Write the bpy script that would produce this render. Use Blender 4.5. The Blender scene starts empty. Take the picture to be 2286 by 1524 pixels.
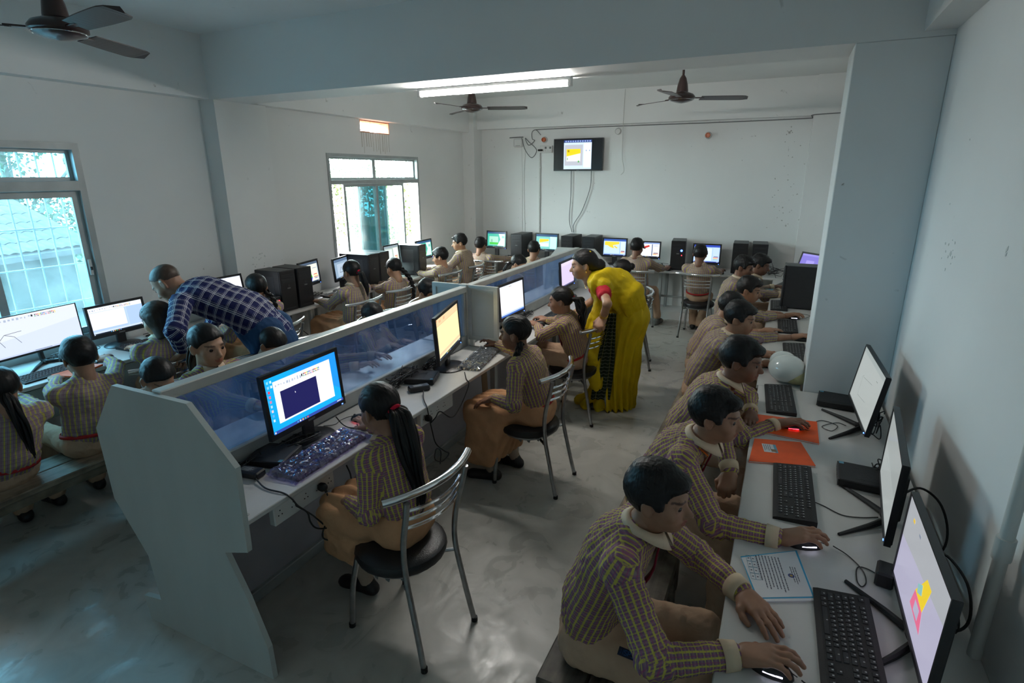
import bpy, math, random
import numpy as np
from mathutils import Vector, Matrix
random.seed(7); np.random.seed(7)
SC = bpy.context.scene
COL = SC.collection

# ------------------------------------------------------------------ camera, world, lights, exposure
cam_d = bpy.data.cameras.new('camera'); cam = bpy.data.objects.new('camera', cam_d); COL.objects.link(cam)
cam_d.sensor_width = 36.0; cam_d.lens = 36.0 * 1257.0 / 2286.0; cam_d.clip_start = 0.02; cam_d.clip_end = 300
_pi, _ya, _ro = math.radians(16.38), math.radians(25.49), math.radians(-0.24)
_f = Vector((-math.sin(_ya) * math.cos(_pi), math.cos(_ya) * math.cos(_pi), -math.sin(_pi)))
_r0 = Vector((math.cos(_ya), math.sin(_ya), 0)); _u0 = _r0.cross(_f)
_r = _r0 * math.cos(_ro) + _u0 * math.sin(_ro); _u = -_r0 * math.sin(_ro) + _u0 * math.cos(_ro)
cam.matrix_world = Matrix(((_r.x, _u.x, -_f.x, 0), (_r.y, _u.y, -_f.y, 0), (_r.z, _u.z, -_f.z, 1.92), (0, 0, 0, 1)))
SC.camera = cam
SC.view_settings.view_transform = 'Standard'; SC.view_settings.look = 'None'
SC.view_settings.gamma = 1.0; SC.view_settings.use_curve_mapping = False
SC.view_settings.exposure = EXPOSURE = 0.54
SC.cycles.use_denoising = True
SC.cycles.max_bounces = 7; SC.cycles.diffuse_bounces = 4; SC.cycles.glossy_bounces = 3; SC.cycles.transparent_max_bounces = 16
SC.cycles.adaptive_threshold = 0.06
SC.cycles.sample_clamp_indirect = 6.0

world = bpy.data.worlds.new('world'); SC.world = world; world.use_nodes = True
wn = world.node_tree.nodes; wl = world.node_tree.links
bg = wn['Background']; bg.inputs['Color'].default_value = (0.97, 0.975, 1.0, 1); bg.inputs['Strength'].default_value = 31.0

def portal(name, x, y0, y1, z0, z1):
    l = bpy.data.lights.new(name, 'AREA'); l.shape = 'RECTANGLE'; l.size = z1 - z0; l.size_y = y1 - y0
    l.cycles.is_portal = True
    o = bpy.data.objects.new(name, l); COL.objects.link(o); o.location = (x, (y0 + y1) / 2, (z0 + z1) / 2)
    o.rotation_euler = (0, math.radians(-90), 0)
    return o
WIN1 = (0.90, 2.50, 0.76, 2.155); WIN2 = (4.98, 6.72, 0.76, 2.17); WIN3 = (5.58, 6.14, 2.42, 2.56)
WXL, WXR, WYB, WYF, CEIL = -4.62, 0.62, 8.20, -1.5, 3.04
for i, w in enumerate((WIN1, WIN2, WIN3)): portal('window_daylight_portal', WXL - 0.16, *w)

# ------------------------------------------------------------------ materials
MATS = {}
def newmat(name):
    m = bpy.data.materials.new(name); m.use_nodes = True; MATS[name] = m
    return m, m.node_tree.nodes, m.node_tree.links, m.node_tree.nodes['Principled BSDF']
def c4(c): return (c[0], c[1], c[2], 1)
def pm(name, col, rough=0.5, metal=0.0, spec=0.5, noise=None, bump=None, emis=None, coat=0, aniso=None):
    """plain procedural material: noise=(scale, amount, [stretch xyz]) colour variation, bump=(scale, strength)"""
    m, n, l, b = newmat(name)
    b.inputs['Roughness'].default_value = rough; b.inputs['Metallic'].default_value = metal
    b.inputs['Specular IOR Level'].default_value = spec; b.inputs['Base Color'].default_value = c4(col)
    b.inputs['Coat Weight'].default_value = coat
    tc = n.new('ShaderNodeTexCoord')
    def noi(scale, stretch=None, detail=4):
        t = n.new('ShaderNodeTexNoise'); t.inputs['Scale'].default_value = scale; t.inputs['Detail'].default_value = detail
        if stretch:
            mp = n.new('ShaderNodeMapping'); mp.inputs['Scale'].default_value = stretch
            l.new(tc.outputs['Object'], mp.inputs['Vector']); l.new(mp.outputs['Vector'], t.inputs['Vector'])
        else: l.new(tc.outputs['Object'], t.inputs['Vector'])
        return t
    if noise:
        t = noi(noise[0], noise[2] if len(noise) > 2 else None)
        r = n.new('ShaderNodeValToRGB'); a = noise[1]
        r.color_ramp.elements[0].position = 0.3; r.color_ramp.elements[1].position = 0.7
        r.color_ramp.elements[0].color = c4([max(0, c * (1 - a)) for c in col]); r.color_ramp.elements[1].color = c4([min(1, c * (1 + a)) for c in col])
        l.new(t.outputs['Fac'], r.inputs['Fac']); l.new(r.outputs['Color'], b.inputs['Base Color'])
    if bump:
        t = noi(bump[0], bump[2] if len(bump) > 2 else None, 6)
        bp = n.new('ShaderNodeBump'); bp.inputs['Strength'].default_value = bump[1]; bp.inputs['Distance'].default_value = 0.01
        l.new(t.outputs['Fac'], bp.inputs['Height']); l.new(bp.outputs['Normal'], b.inputs['Normal'])
    if emis:
        b.inputs['Emission Color'].default_value = c4(emis[0]); b.inputs['Emission Strength'].default_value = emis[1]
    return m
def M(n): return MATS[n]

def wall_mat(name, col, dirt):
    """painted plaster with faint roller mottling, scuffs and small stains"""
    m, n, l, b = newmat(name); b.inputs['Roughness'].default_value = 0.62
    tc = n.new('ShaderNodeTexCoord')
    def noi(s, d=5, dist=0.0):
        t = n.new('ShaderNodeTexNoise'); t.inputs['Scale'].default_value = s; t.inputs['Detail'].default_value = d; t.inputs['Distortion'].default_value = dist
        l.new(tc.outputs['Object'], t.inputs['Vector']); return t
    big = noi(0.9); fine = noi(7, 8); spot = noi(11, 3, 0.6); zone = noi(1.3, 2)
    r1 = n.new('ShaderNodeValToRGB'); r1.color_ramp.elements[0].position = 0.25; r1.color_ramp.elements[1].position = 0.75
    r1.color_ramp.elements[0].color = c4([c * 0.90 for c in col]); r1.color_ramp.elements[1].color = c4(col)
    l.new(big.outputs['Fac'], r1.inputs['Fac'])
    rs = n.new('ShaderNodeMapRange'); rs.inputs[1].default_value = 0.70; rs.inputs[2].default_value = 0.76; rs.inputs[4].default_value = dirt
    l.new(spot.outputs['Fac'], rs.inputs[0])
    rz = n.new('ShaderNodeMapRange'); rz.inputs[1].default_value = 0.52; rz.inputs[2].default_value = 0.68
    l.new(zone.outputs['Fac'], rz.inputs[0])
    mu = n.new('ShaderNodeMath'); mu.operation = 'MULTIPLY'; l.new(rs.outputs[0], mu.inputs[0]); l.new(rz.outputs[0], mu.inputs[1])
    mx = n.new('ShaderNodeMixRGB'); l.new(mu.outputs[0], mx.inputs['Fac']); l.new(r1.outputs['Color'], mx.inputs['Color1']); mx.inputs['Color2'].default_value = (0.16, 0.14, 0.11, 1)
    l.new(mx.outputs['Color'], b.inputs['Base Color'])
    bp = n.new('ShaderNodeBump'); bp.inputs['Strength'].default_value = 0.12; bp.inputs['Distance'].default_value = 0.01
    l.new(fine.outputs['Fac'], bp.inputs['Height']); l.new(bp.outputs['Normal'], b.inputs['Normal'])
    return m
wall_mat('plaster', (0.845, 0.85, 0.835), 0.75)
wall_mat('ceiling_paint', (0.85, 0.86, 0.845), 0.2)

def floor_mat():
    """trowelled cement: cloudy tone, sweeping trowel marks, hairline scratches, uneven sheen"""
    m, n, l, b = newmat('cement'); tc = n.new('ShaderNodeTexCoord')
    def noi(s, d=5, dist=0.0, st=None):
        t = n.new('ShaderNodeTexNoise'); t.inputs['Scale'].default_value = s; t.inputs['Detail'].default_value = d; t.inputs['Distortion'].default_value = dist
        if st:
            mp = n.new('ShaderNodeMapping'); mp.inputs['Scale'].default_value = st; l.new(tc.outputs['Object'], mp.inputs['Vector']); l.new(mp.outputs['Vector'], t.inputs['Vector'])
        else: l.new(tc.outputs['Object'], t.inputs['Vector'])
        return t
    a = noi(0.8, 6, 0.8); c = noi(4.5, 8, 1.6)
    ad = n.new('ShaderNodeMath'); ad.operation = 'MULTIPLY_ADD'; ad.inputs[1].default_value = 0.55; l.new(c.outputs['Fac'], ad.inputs[0])
    mm = n.new('ShaderNodeMath'); mm.operation = 'MULTIPLY'; mm.inputs[1].default_value = 0.5; l.new(a.outputs['Fac'], mm.inputs[0]); l.new(mm.outputs[0], ad.inputs[2])
    r = n.new('ShaderNodeValToRGB'); r.color_ramp.elements[0].position = 0.35; r.color_ramp.elements[1].position = 0.72
    r.color_ramp.elements[0].color = (0.37, 0.36, 0.325, 1); r.color_ramp.elements[1].color = (0.56, 0.545, 0.495, 1)
    l.new(ad.outputs[0], r.inputs['Fac']); l.new(r.outputs['Color'], b.inputs['Base Color'])
    rr = n.new('ShaderNodeMapRange'); rr.inputs[1].default_value = 0.3; rr.inputs[2].default_value = 0.7; rr.inputs[3].default_value = 0.20; rr.inputs[4].default_value = 0.48
    l.new(c.outputs['Fac'], rr.inputs[0]); l.new(rr.outputs[0], b.inputs['Roughness'])
    w = noi(3.0, 3, 2.5, (1.0, 0.45, 1)); bp = n.new('ShaderNodeBump'); bp.inputs['Strength'].default_value = 0.25; bp.inputs['Distance'].default_value = 0.02
    l.new(w.outputs['Fac'], bp.inputs['Height']); l.new(bp.outputs['Normal'], b.inputs['Normal'])
    return m
floor_mat()

def wood_mat(name, c1, c2, rough=0.55):
    m, n, l, b = newmat(name); b.inputs['Roughness'].default_value = rough; tc = n.new('ShaderNodeTexCoord')
    mp = n.new('ShaderNodeMapping'); mp.inputs['Scale'].default_value = (18, 1.6, 18); l.new(tc.outputs['Object'], mp.inputs['Vector'])
    t = n.new('ShaderNodeTexNoise'); t.inputs['Scale'].default_value = 1.4; t.inputs['Detail'].default_value = 7; t.inputs['Distortion'].default_value = 0.6; l.new(mp.outputs['Vector'], t.inputs['Vector'])
    t2 = n.new('ShaderNodeTexNoise'); t2.inputs['Scale'].default_value = 14; t2.inputs['Detail'].default_value = 6; l.new(tc.outputs['Object'], t2.inputs['Vector'])
    mx = n.new('ShaderNodeMath'); mx.operation = 'MULTIPLY_ADD'; mx.inputs[1].default_value = 0.55; l.new(t.outputs['Fac'], mx.inputs[0])
    m2 = n.new('ShaderNodeMath'); m2.operation = 'MULTIPLY'; m2.inputs[1].default_value = 0.45; l.new(t2.outputs['Fac'], m2.inputs[0]); l.new(m2.outputs[0], mx.inputs[2])
    r = n.new('ShaderNodeValToRGB'); r.color_ramp.elements[0].position = 0.38; r.color_ramp.elements[1].position = 0.64
    r.color_ramp.elements[0].color = c4(c1); r.color_ramp.elements[1].color = c4(c2); l.new(mx.outputs[0], r.inputs['Fac']); l.new(r.outputs['Color'], b.inputs['Base Color'])
    bp = n.new('ShaderNodeBump'); bp.inputs['Strength'].default_value = 0.3; bp.inputs['Distance'].default_value = 0.004; l.new(mx.outputs[0], bp.inputs['Height']); l.new(bp.outputs['Normal'], b.inputs['Normal'])
    return m
wood_mat('bench_wood', (0.045, 0.035, 0.025), (0.20, 0.165, 0.125))
wood_mat('bench_wood_light', (0.10, 0.075, 0.05), (0.30, 0.25, 0.18))
pm('desk_laminate', (0.60, 0.59, 0.565), 0.38, noise=(9, 0.06, (1, 0.25, 1)), bump=(60, 0.05))
pm('desk_edge', (0.52, 0.49, 0.44), 0.6, noise=(20, 0.15))
pm('panel_board', (0.52, 0.555, 0.53), 0.5, noise=(4, 0.07, (1, 1, 0.3)), bump=(40, 0.04))
pm('kick_board', (0.44, 0.43, 0.47), 0.55, noise=(5, 0.06))
pm('aluminium', (0.60, 0.62, 0.60), 0.42, 0.55, noise=(10, 0.08))
pm('frame_grey', (0.40, 0.425, 0.42), 0.45, 0.2, noise=(8, 0.10))
pm('chrome', (0.72, 0.73, 0.74), 0.13, 1.0)
pm('dull_chrome', (0.42, 0.43, 0.44), 0.28, 1.0, noise=(30, 0.15))
pm('black_vinyl', (0.018, 0.018, 0.02), 0.35, bump=(180, 0.15))
pm('black_plastic', (0.014, 0.014, 0.016), 0.38)
pm('matte_black', (0.011, 0.011, 0.012), 0.6, bump=(300, 0.1))
pm('tower_black', (0.017, 0.018, 0.021), 0.42, noise=(40, 0.1))
pm('dark_grey_plastic', (0.045, 0.046, 0.05), 0.5)
pm('key_cap', (0.022, 0.022, 0.025), 0.45)
pm('key_legend', (0.45, 0.47, 0.47), 0.6)
pm('cable_black', (0.012, 0.012, 0.013), 0.5)
pm('cable_grey', (0.16, 0.165, 0.165), 0.6)
pm('white_plastic', (0.70, 0.70, 0.68), 0.35)
pm('pvc_pipe', (0.60, 0.60, 0.57), 0.45)
pm('brown_enamel', (0.035, 0.016, 0.014), 0.28, coat=0.3)
pm('blade_brown', (0.05, 0.035, 0.035), 0.35)
pm('orange_plastic', (0.62, 0.16, 0.05), 0.35)
pm('folder_orange', (0.85, 0.105, 0.012), 0.5, noise=(15, 0.08))
pm('paper', (0.70, 0.71, 0.73), 0.7)
pm('paper_print', (0.10, 0.10, 0.13), 0.8)
pm('paper_blue', (0.05, 0.38, 0.62), 0.6)
pm('sticker_white', (0.65, 0.68, 0.70), 0.5)
pm('sticker_blue', (0.10, 0.32, 0.45), 0.4)
pm('helmet_white', (0.70, 0.74, 0.70), 0.12, coat=0.5)
pm('cream_plastic', (0.42, 0.39, 0.20), 0.4)
pm('cardboard', (0.25, 0.17, 0.10), 0.8)
pm('brick_orange', (0.60, 0.30, 0.18), 0.8, noise=(30, 0.2))
pm('led_blue', (0.02, 0.05, 0.8), 0.4, emis=((0.05, 0.15, 1.0), 9))
pm('led_red', (0.8, 0.02, 0.02), 0.4, emis=((1.0, 0.03, 0.05), 5))
pm('led_white', (0.7, 0.7, 0.8), 0.4, emis=((0.75, 0.75, 1.0), 3))
pm('led_green', (0.1, 0.8, 0.1), 0.4, emis=((0.2, 1.0, 0.2), 3))
for _n in ('led_blue', 'led_red', 'led_white', 'led_green'): MATS[_n].cycles.emission_sampling = 'NONE'
pm('tube_glow', (1, 1, 1), 0.4, emis=((1.0, 0.97, 0.92), 114))
pm('stain', (0.30, 0.27, 0.20), 0.9)
pm('scuff_light', (0.62, 0.64, 0.62), 0.9); pm('scuff', (0.46, 0.46, 0.43), 0.9)

def glass_mat(name, tint, alpha, rough=0.05, haze=(0.8, 0.9, 0.9), mir=0.035):
    """thin pane: tinted see-through plus a dusty diffuse share and a mirror share"""
    m, n, l, b = newmat(name); out = n['Material Output']; n.remove(b)
    tr = n.new('ShaderNodeBsdfTransparent'); tr.inputs['Color'].default_value = c4(tint)
    gl = n.new('ShaderNodeBsdfGlossy'); gl.inputs['Roughness'].default_value = rough; gl.inputs['Color'].default_value = (0.9, 0.95, 1, 1)
    df = n.new('ShaderNodeBsdfTranslucent'); df.inputs['Color'].default_value = c4(haze)
    d2 = n.new('ShaderNodeBsdfDiffuse'); d2.inputs['Color'].default_value = c4(haze)
    md = n.new('ShaderNodeMixShader'); md.inputs[0].default_value = 0.5; l.new(df.outputs[0], md.inputs[1]); l.new(d2.outputs[0], md.inputs[2])
    tc = n.new('ShaderNodeTexCoord'); t = n.new('ShaderNodeTexNoise'); t.inputs['Scale'].default_value = 5; t.inputs['Detail'].default_value = 6; l.new(tc.outputs['Object'], t.inputs['Vector'])
    mr = n.new('ShaderNodeMapRange'); mr.inputs[1].default_value = 0.35; mr.inputs[2].default_value = 0.7; mr.inputs[3].default_value = alpha * 0.6; mr.inputs[4].default_value = alpha * 1.4; l.new(t.outputs['Fac'], mr.inputs[0])
    m1 = n.new('ShaderNodeMixShader'); l.new(mr.outputs[0], m1.inputs[0]); l.new(tr.outputs[0], m1.inputs[1]); l.new(md.outputs[0], m1.inputs[2])
    fr = n.new('ShaderNodeLayerWeight'); fr.inputs['Blend'].default_value = 0.5
    pw = n.new('ShaderNodeMath'); pw.operation = 'POWER'; pw.inputs[1].default_value = 4.0; l.new(fr.outputs['Facing'], pw.inputs[0])
    fm = n.new('ShaderNodeMath'); fm.operation = 'MULTIPLY_ADD'; fm.inputs[1].default_value = 0.75; fm.inputs[2].default_value = mir; l.new(pw.outputs[0], fm.inputs[0])
    m2 = n.new('ShaderNodeMixShader'); l.new(fm.outputs[0], m2.inputs[0]); l.new(m1.outputs[0], m2.inputs[1]); l.new(gl.outputs[0], m2.inputs[2])
    l.new(m2.outputs[0], out.inputs['Surface'])
    return m
glass_mat('window_glass', (0.30, 0.53, 0.63), 0.05); glass_mat('window_glass_clear', (0.80, 0.95, 0.94), 0.06)
glass_mat('window_glass_dark', (0.06, 0.15, 0.17), 0.03)
glass_mat('partition_film', (0.66, 0.73, 0.86), 0.26, 0.10, (0.22, 0.31, 0.52), 0.07)
glass_mat('clear_wrap', (0.93, 0.94, 0.97), 0.08, 0.06, (0.8, 0.82, 0.9), 0.16)
def emit_mat(name, col, s=1.0):
    m, n, l, b = newmat(name); b.inputs['Base Color'].default_value = (0.01, 0.01, 0.01, 1); b.inputs['Roughness'].default_value = 0.25
    b.inputs['Emission Color'].default_value = c4(col); b.inputs['Emission Strength'].default_value = s; m.cycles.emission_sampling = 'NONE'
    return m
def lin(h):
    h = h.lstrip('#'); o = []
    for i in (0, 2, 4):
        v = int(h[i:i + 2], 16) / 255; o.append(v / 12.92 if v < 0.04045 else ((v + 0.055) / 1.055) ** 2.4)
    return tuple(o)
def scr(hexc, s=1.0):
    k = 'screen_' + hexc.lstrip('#') + ('' if s == 1 else '_%d' % int(s * 100))
    if k not in MATS: emit_mat(k, lin(hexc), s)
    return MATS[k]

# ------------------------------------------------------------------ mesh builder
class MB:
    def __init__(s): s.v = []; s.f = []; s.m = []; s.mats = []; s.uv = None
    def mi(s, mat):
        if mat not in s.mats: s.mats.append(mat)
        return s.mats.index(mat)
    def add(s, vs, fs, mat):
        o = len(s.v); i = s.mi(mat); s.v.extend([tuple(p) for p in vs]); s.f.extend([tuple(o + k for k in f) for f in fs]); s.m.extend([i] * len(fs)); return s
    def box(s, x0, x1, y0, y1, z0, z1, mat, bev=0.0, T=None):
        if bev > 0:
            b = min(bev, (x1 - x0) * .45, (y1 - y0) * .45, (z1 - z0) * .45)
            ring = [(x0 + b, y0), (x1 - b, y0), (x1, y0 + b), (x1, y1 - b), (x1 - b, y1), (x0 + b, y1), (x0, y1 - b), (x0, y0 + b)]
            ins = [(x0 + b, y0 + b), (x1 - b, y0 + b), (x1 - b, y0 + b), (x1 - b, y1 - b), (x1 - b, y1 - b), (x0 + b, y1 - b), (x0 + b, y1 - b), (x0 + b, y0 + b)]
            vs = [(p[0], p[1], z0 + b) for p in ring] + [(p[0], p[1], z1 - b) for p in ring]
            t = [(x0 + b, y0 + b), (x1 - b, y0 + b), (x1 - b, y1 - b), (x0 + b, y1 - b)]
            vs += [(p[0], p[1], z0) for p in t] + [(p[0], p[1], z1) for p in t]
            fs = [(i, (i + 1) % 8, 8 + (i + 1) % 8, 8 + i) for i in range(8)]
            fs += [(19, 18, 17, 16), (20, 21, 22, 23)]
            idx = [0, 1, 1, 2, 2, 3, 3, 0]
            for i in range(8):
                j = (i + 1) % 8; a, c = idx[i], idx[j]
                if a == c: fs += [(j, i, 16 + a), (8 + i, 8 + j, 20 + a)]
                else: fs += [(j, i, 16 + a, 16 + c), (8 + i, 8 + j, 20 + c, 20 + a)]
        else:
            vs = [(x, y, z) for z in (z0, z1) for y in (y0, y1) for x in (x0, x1)]
            fs = [(0, 2, 3, 1), (4, 5, 7, 6), (0, 1, 5, 4), (2, 6, 7, 3), (0, 4, 6, 2), (1, 3, 7, 5)]
        if T is not None: vs = [T @ Vector(p) for p in vs]
        return s.add(vs, fs, mat)
    def tube(s, pts, r, mat, n=8, caps=True, closed=False, rr=None):
        P = [Vector(p) for p in pts]; k = len(P); vs = []; prev = None
        for i, p in enumerate(P):
            if closed: t = P[(i + 1) % k] - P[i - 1]
            else: t = P[min(i + 1, k - 1)] - P[max(i - 1, 0)]
            t.normalize()
            if prev is None: a = t.orthogonal().normalized()
            else:
                a = prev - t * prev.dot(t)
                a = a.normalized() if a.length > 1e-6 else t.orthogonal().normalized()
            prev = a; b = t.cross(a); R = rr[i] if rr else r
            for j in range(n):
                q = 2 * math.pi * j / n; vs.append(p + a * (R * math.cos(q)) + b * (R * math.sin(q)))
        fs = []
        for i in range(k if closed else k - 1):
            o1, o2 = i * n, ((i + 1) % k) * n
            fs += [(o1 + j, o1 + (j + 1) % n, o2 + (j + 1) % n, o2 + j) for j in range(n)]
        if caps and not closed: fs += [tuple(range(n - 1, -1, -1)), tuple((k - 1) * n + j for j in range(n))]
        return s.add(vs, fs, mat)
    def lathe(s, prof, mat, n=24, T=None):
        vs = []; fs = []
        for (r, z) in prof:
            for j in range(n): q = 2 * math.pi * j / n; vs.append(Vector((r * math.cos(q), r * math.sin(q), z)))
        for i in range(len(prof) - 1): fs += [(i * n + j, i * n + (j + 1) % n, (i + 1) * n + (j + 1) % n, (i + 1) * n + j) for j in range(n)]
        fs += [tuple(range(n - 1, -1, -1)), tuple((len(prof) - 1) * n + j for j in range(n))]
        if T is not None: vs = [T @ p for p in vs]
        return s.add(vs, fs, mat)
    def prism(s, poly, axis, a0, a1, mat):
        """extrude 2-D polygon along axis ('x','y','z'); poly gives the other two coordinates in order"""
        def P(p, a): return {'x': (a, p[0], p[1]), 'y': (p[0], a, p[1]), 'z': (p[0], p[1], a)}[axis]
        k = len(poly); vs = [P(p, a0) for p in poly] + [P(p, a1) for p in poly]
        fs = [tuple(range(k - 1, -1, -1)), tuple(range(k, 2 * k))] + [(i, (i + 1) % k, k + (i + 1) % k, k + i) for i in range(k)]
        return s.add(vs, fs, mat)
    def mesh(s, name):
        me = bpy.data.meshes.new(name); me.from_pydata([tuple(p) for p in s.v], [], s.f)
        for m in s.mats: me.materials.append(MATS[m] if isinstance(m, str) else m)
        me.polygons.foreach_set('material_index', s.m); me.validate(); me.update()
        return me
    def build(s, name, parent=None, smooth=False, loc=None, recalc=True):
        me = s.mesh(name)
        if recalc:
            import bmesh
            bm = bmesh.new(); bm.from_mesh(me); bmesh.ops.recalc_face_normals(bm, faces=bm.faces); bm.to_mesh(me); bm.free()
        if smooth: me.polygons.foreach_set('use_smooth', [True] * len(me.polygons)); sharp(me)
        return link(name, me, parent, loc)
def sharp(me, ang=0.7):
    try: me.set_sharp_from_angle(angle=ang)
    except Exception: pass
def link(name, me, parent=None, loc=None):
    o = bpy.data.objects.new(name, me); COL.objects.link(o)
    if parent is not None: o.parent = parent
    if loc is not None: o.location = loc
    return o
def tag(o, label=None, cat=None, group=None, kind=None):
    if label: o['label'] = label
    if cat: o['category'] = cat
    if group: o['group'] = group
    if kind: o['kind'] = kind
    return o
def empty(name, loc=(0, 0, 0), rz=0.0, label=None, cat=None, group=None, kind=None):
    o = bpy.data.objects.new(name, None); COL.objects.link(o); o.location = loc; o.rotation_euler = (0, 0, rz); o.empty_display_size = 0.1
    return tag(o, label, cat, group, kind)
CHILD = {}
def copy_tree(o, parent=None, skip=()):
    c = o.copy(); COL.objects.link(c); c.parent = parent
    for ch in [k for k in o.children]:
        if ch.name.split('.')[0] in skip: continue
        copy_tree(ch, c)
    return c
def spline(pts, n=6):
    """Catmull-Rom through pts"""
    P = [Vector(p) for p in pts]; P = [P[0] * 2 - P[1]] + P + [P[-1] * 2 - P[-2]]; out = []
    for i in range(1, len(P) - 2):
        a, b, c, d = P[i - 1:i + 3]
        for k in range(n):
            t = k / n; out.append(0.5 * ((2 * b) + (c - a) * t + (2 * a - 5 * b + 4 * c - d) * t * t + (3 * b - a - 3 * c + d) * t ** 3))
    out.append(P[-2]); return out
D = 0.70   # desk height
# ------------------------------------------------------------------ the room
def slab_with_holes(name, axis, inner, outer, a0, a1, b0, b1, holes, mat):
    """wall slab: axis 'x' spans (y,z), axis 'y' spans (x,z); holes (a0,a1,b0,b1) cut right through"""
    A = sorted({a0, a1, *[h[0] for h in holes], *[h[1] for h in holes]}); B = sorted({b0, b1, *[h[2] for h in holes], *[h[3] for h in holes]})
    def solid(i, j):
        if i < 0 or j < 0 or i >= len(A) - 1 or j >= len(B) - 1: return False
        ca, cb = (A[i] + A[i + 1]) / 2, (B[j] + B[j + 1]) / 2
        return not any(h[0] < ca < h[1] and h[2] < cb < h[3] for h in holes)
    vid = {}; vs = []; fs = []
    def V(i, j, s):
        k = (i, j, s)
        if k not in vid:
            d = inner if s == 0 else outer; vid[k] = len(vs)
            vs.append((d, A[i], B[j]) if axis == 'x' else (A[i], d, B[j]))
        return vid[k]
    for i in range(len(A) - 1):
        for j in range(len(B) - 1):
            if not solid(i, j): continue
            fs.append((V(i, j, 0), V(i + 1, j, 0), V(i + 1, j + 1, 0), V(i, j + 1, 0)))
            fs.append((V(i, j, 1), V(i, j + 1, 1), V(i + 1, j + 1, 1), V(i + 1, j, 1)))
            if not solid(i - 1, j): fs.append((V(i, j, 0), V(i, j + 1, 0), V(i, j + 1, 1), V(i, j, 1)))
            if not solid(i + 1, j): fs.append((V(i + 1, j, 0), V(i + 1, j, 1), V(i + 1, j + 1, 1), V(i + 1, j + 1, 0)))
            if not solid(i, j - 1): fs.append((V(i, j, 0), V(i, j, 1), V(i + 1, j, 1), V(i + 1, j, 0)))
            if not solid(i, j + 1): fs.append((V(i, j + 1, 0), V(i + 1, j + 1, 0), V(i + 1, j + 1, 1), V(i, j + 1, 1)))
    m = MB(); m.add(vs, fs, mat); return m.build(name)
def struct(o, label=None): return tag(o, label, None, None, 'structure')
def sbox(name, x0, x1, y0, y1, z0, z1, mat, label=None, bev=0.0):
    m = MB(); m.box(x0, x1, y0, y1, z0, z1, mat, bev); return struct(m.build(name), label)

sbox('floor', WXL - .16, WXR + .16, WYF - .16, WYB + .16, -0.12, 0.0, 'cement', 'grey trowelled cement floor with cloudy sheen')
sbox('ceiling', WXL - .16, WXR + .16, WYF - .16, WYB + .16, CEIL, CEIL + .12, 'ceiling_paint', 'pale painted concrete ceiling')
struct(slab_with_holes('wall_left', 'x', WXL, WXL - .16, WYF, WYB, 0, CEIL, [WIN1, WIN2, WIN3], 'plaster'), 'pale plastered window wall on the left')
struct(slab_with_holes('wall_right', 'x', WXR, WXR + .16, WYF, WYB, 0, CEIL, [], 'plaster'), 'pale plastered wall on the right with scuffs')
struct(slab_with_holes('wall_back', 'y', WYB, WYB + .16, WXL - .16, WXR + .16, 0, CEIL, [], 'plaster'), 'stained white back wall carrying the television')
struct(slab_with_holes('wall_front', 'y', WYF, WYF - .16, WXL - .16, WXR + .16, 0, CEIL, [], 'plaster'), 'plastered wall behind the viewer')
sbox('trim_1', WXL, WXR, 3.53, 3.90, 2.545, CEIL, 'plaster', 'deep painted beam crossing the room')
sbox('trim_2', WXL, -4.50, WYF, 3.53, 2.55, CEIL, 'plaster', 'painted beam along the left wall of the near bay')
sbox('trim_3', WXL, -4.50, 3.90, 7.95, 2.56, CEIL, 'plaster', 'painted beam above the far window')
sbox('trim_4', -4.42, 0.16, 8.06, WYB, 2.60, CEIL, 'plaster', 'painted beam along the back wall')
sbox('trim_5', 0.49, WXR, WYF, 3.53, 2.57, CEIL, 'plaster', 'painted beam along the right wall')
sbox('trim_6', 0.50, WXR, 3.90, 8.0, 2.57, CEIL, 'plaster', 'painted beam along the right wall of the far bay')
sbox('wall_pillar_left', WXL, -4.445, 3.53, 4.07, 0, 2.545, 'plaster', 'shallow plastered pillar on the left wall')
sbox('wall_column_right', 0.212, WXR, 3.53, 3.90, 0, 2.545, 'plaster', 'broad plastered column on the right wall', 0.004)
sbox('wall_pillar_back', WXL, -4.42, 7.95, WYB, 0, CEIL, 'plaster', 'plastered corner pillar beside the back wall')
sbox('wall_pillar_corner', 0.16, WXR, 8.0, WYB, 0, CEIL, 'plaster', 'shallow plastered pillar in the right back corner')
sbox('baseboard_back', -4.42, 0.16, 7.78, WYB, 0, 0.11, 'plaster', 'low plastered ledge under the back desk')
m = MB()
for k in range(13):
    y = 5.60 + k * 0.043 + random.uniform(-.012, .012); h = random.uniform(.15, .25); w = random.choice((.003, .004, .006))
    m.box(WXL, WXL + .0012, y, y + w, 2.42 - h, 2.418, 'stain')
struct(m.build('trim_7'), 'brown drip stains on plaster below the ventilator')['kind'] = 'stuff'
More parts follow.
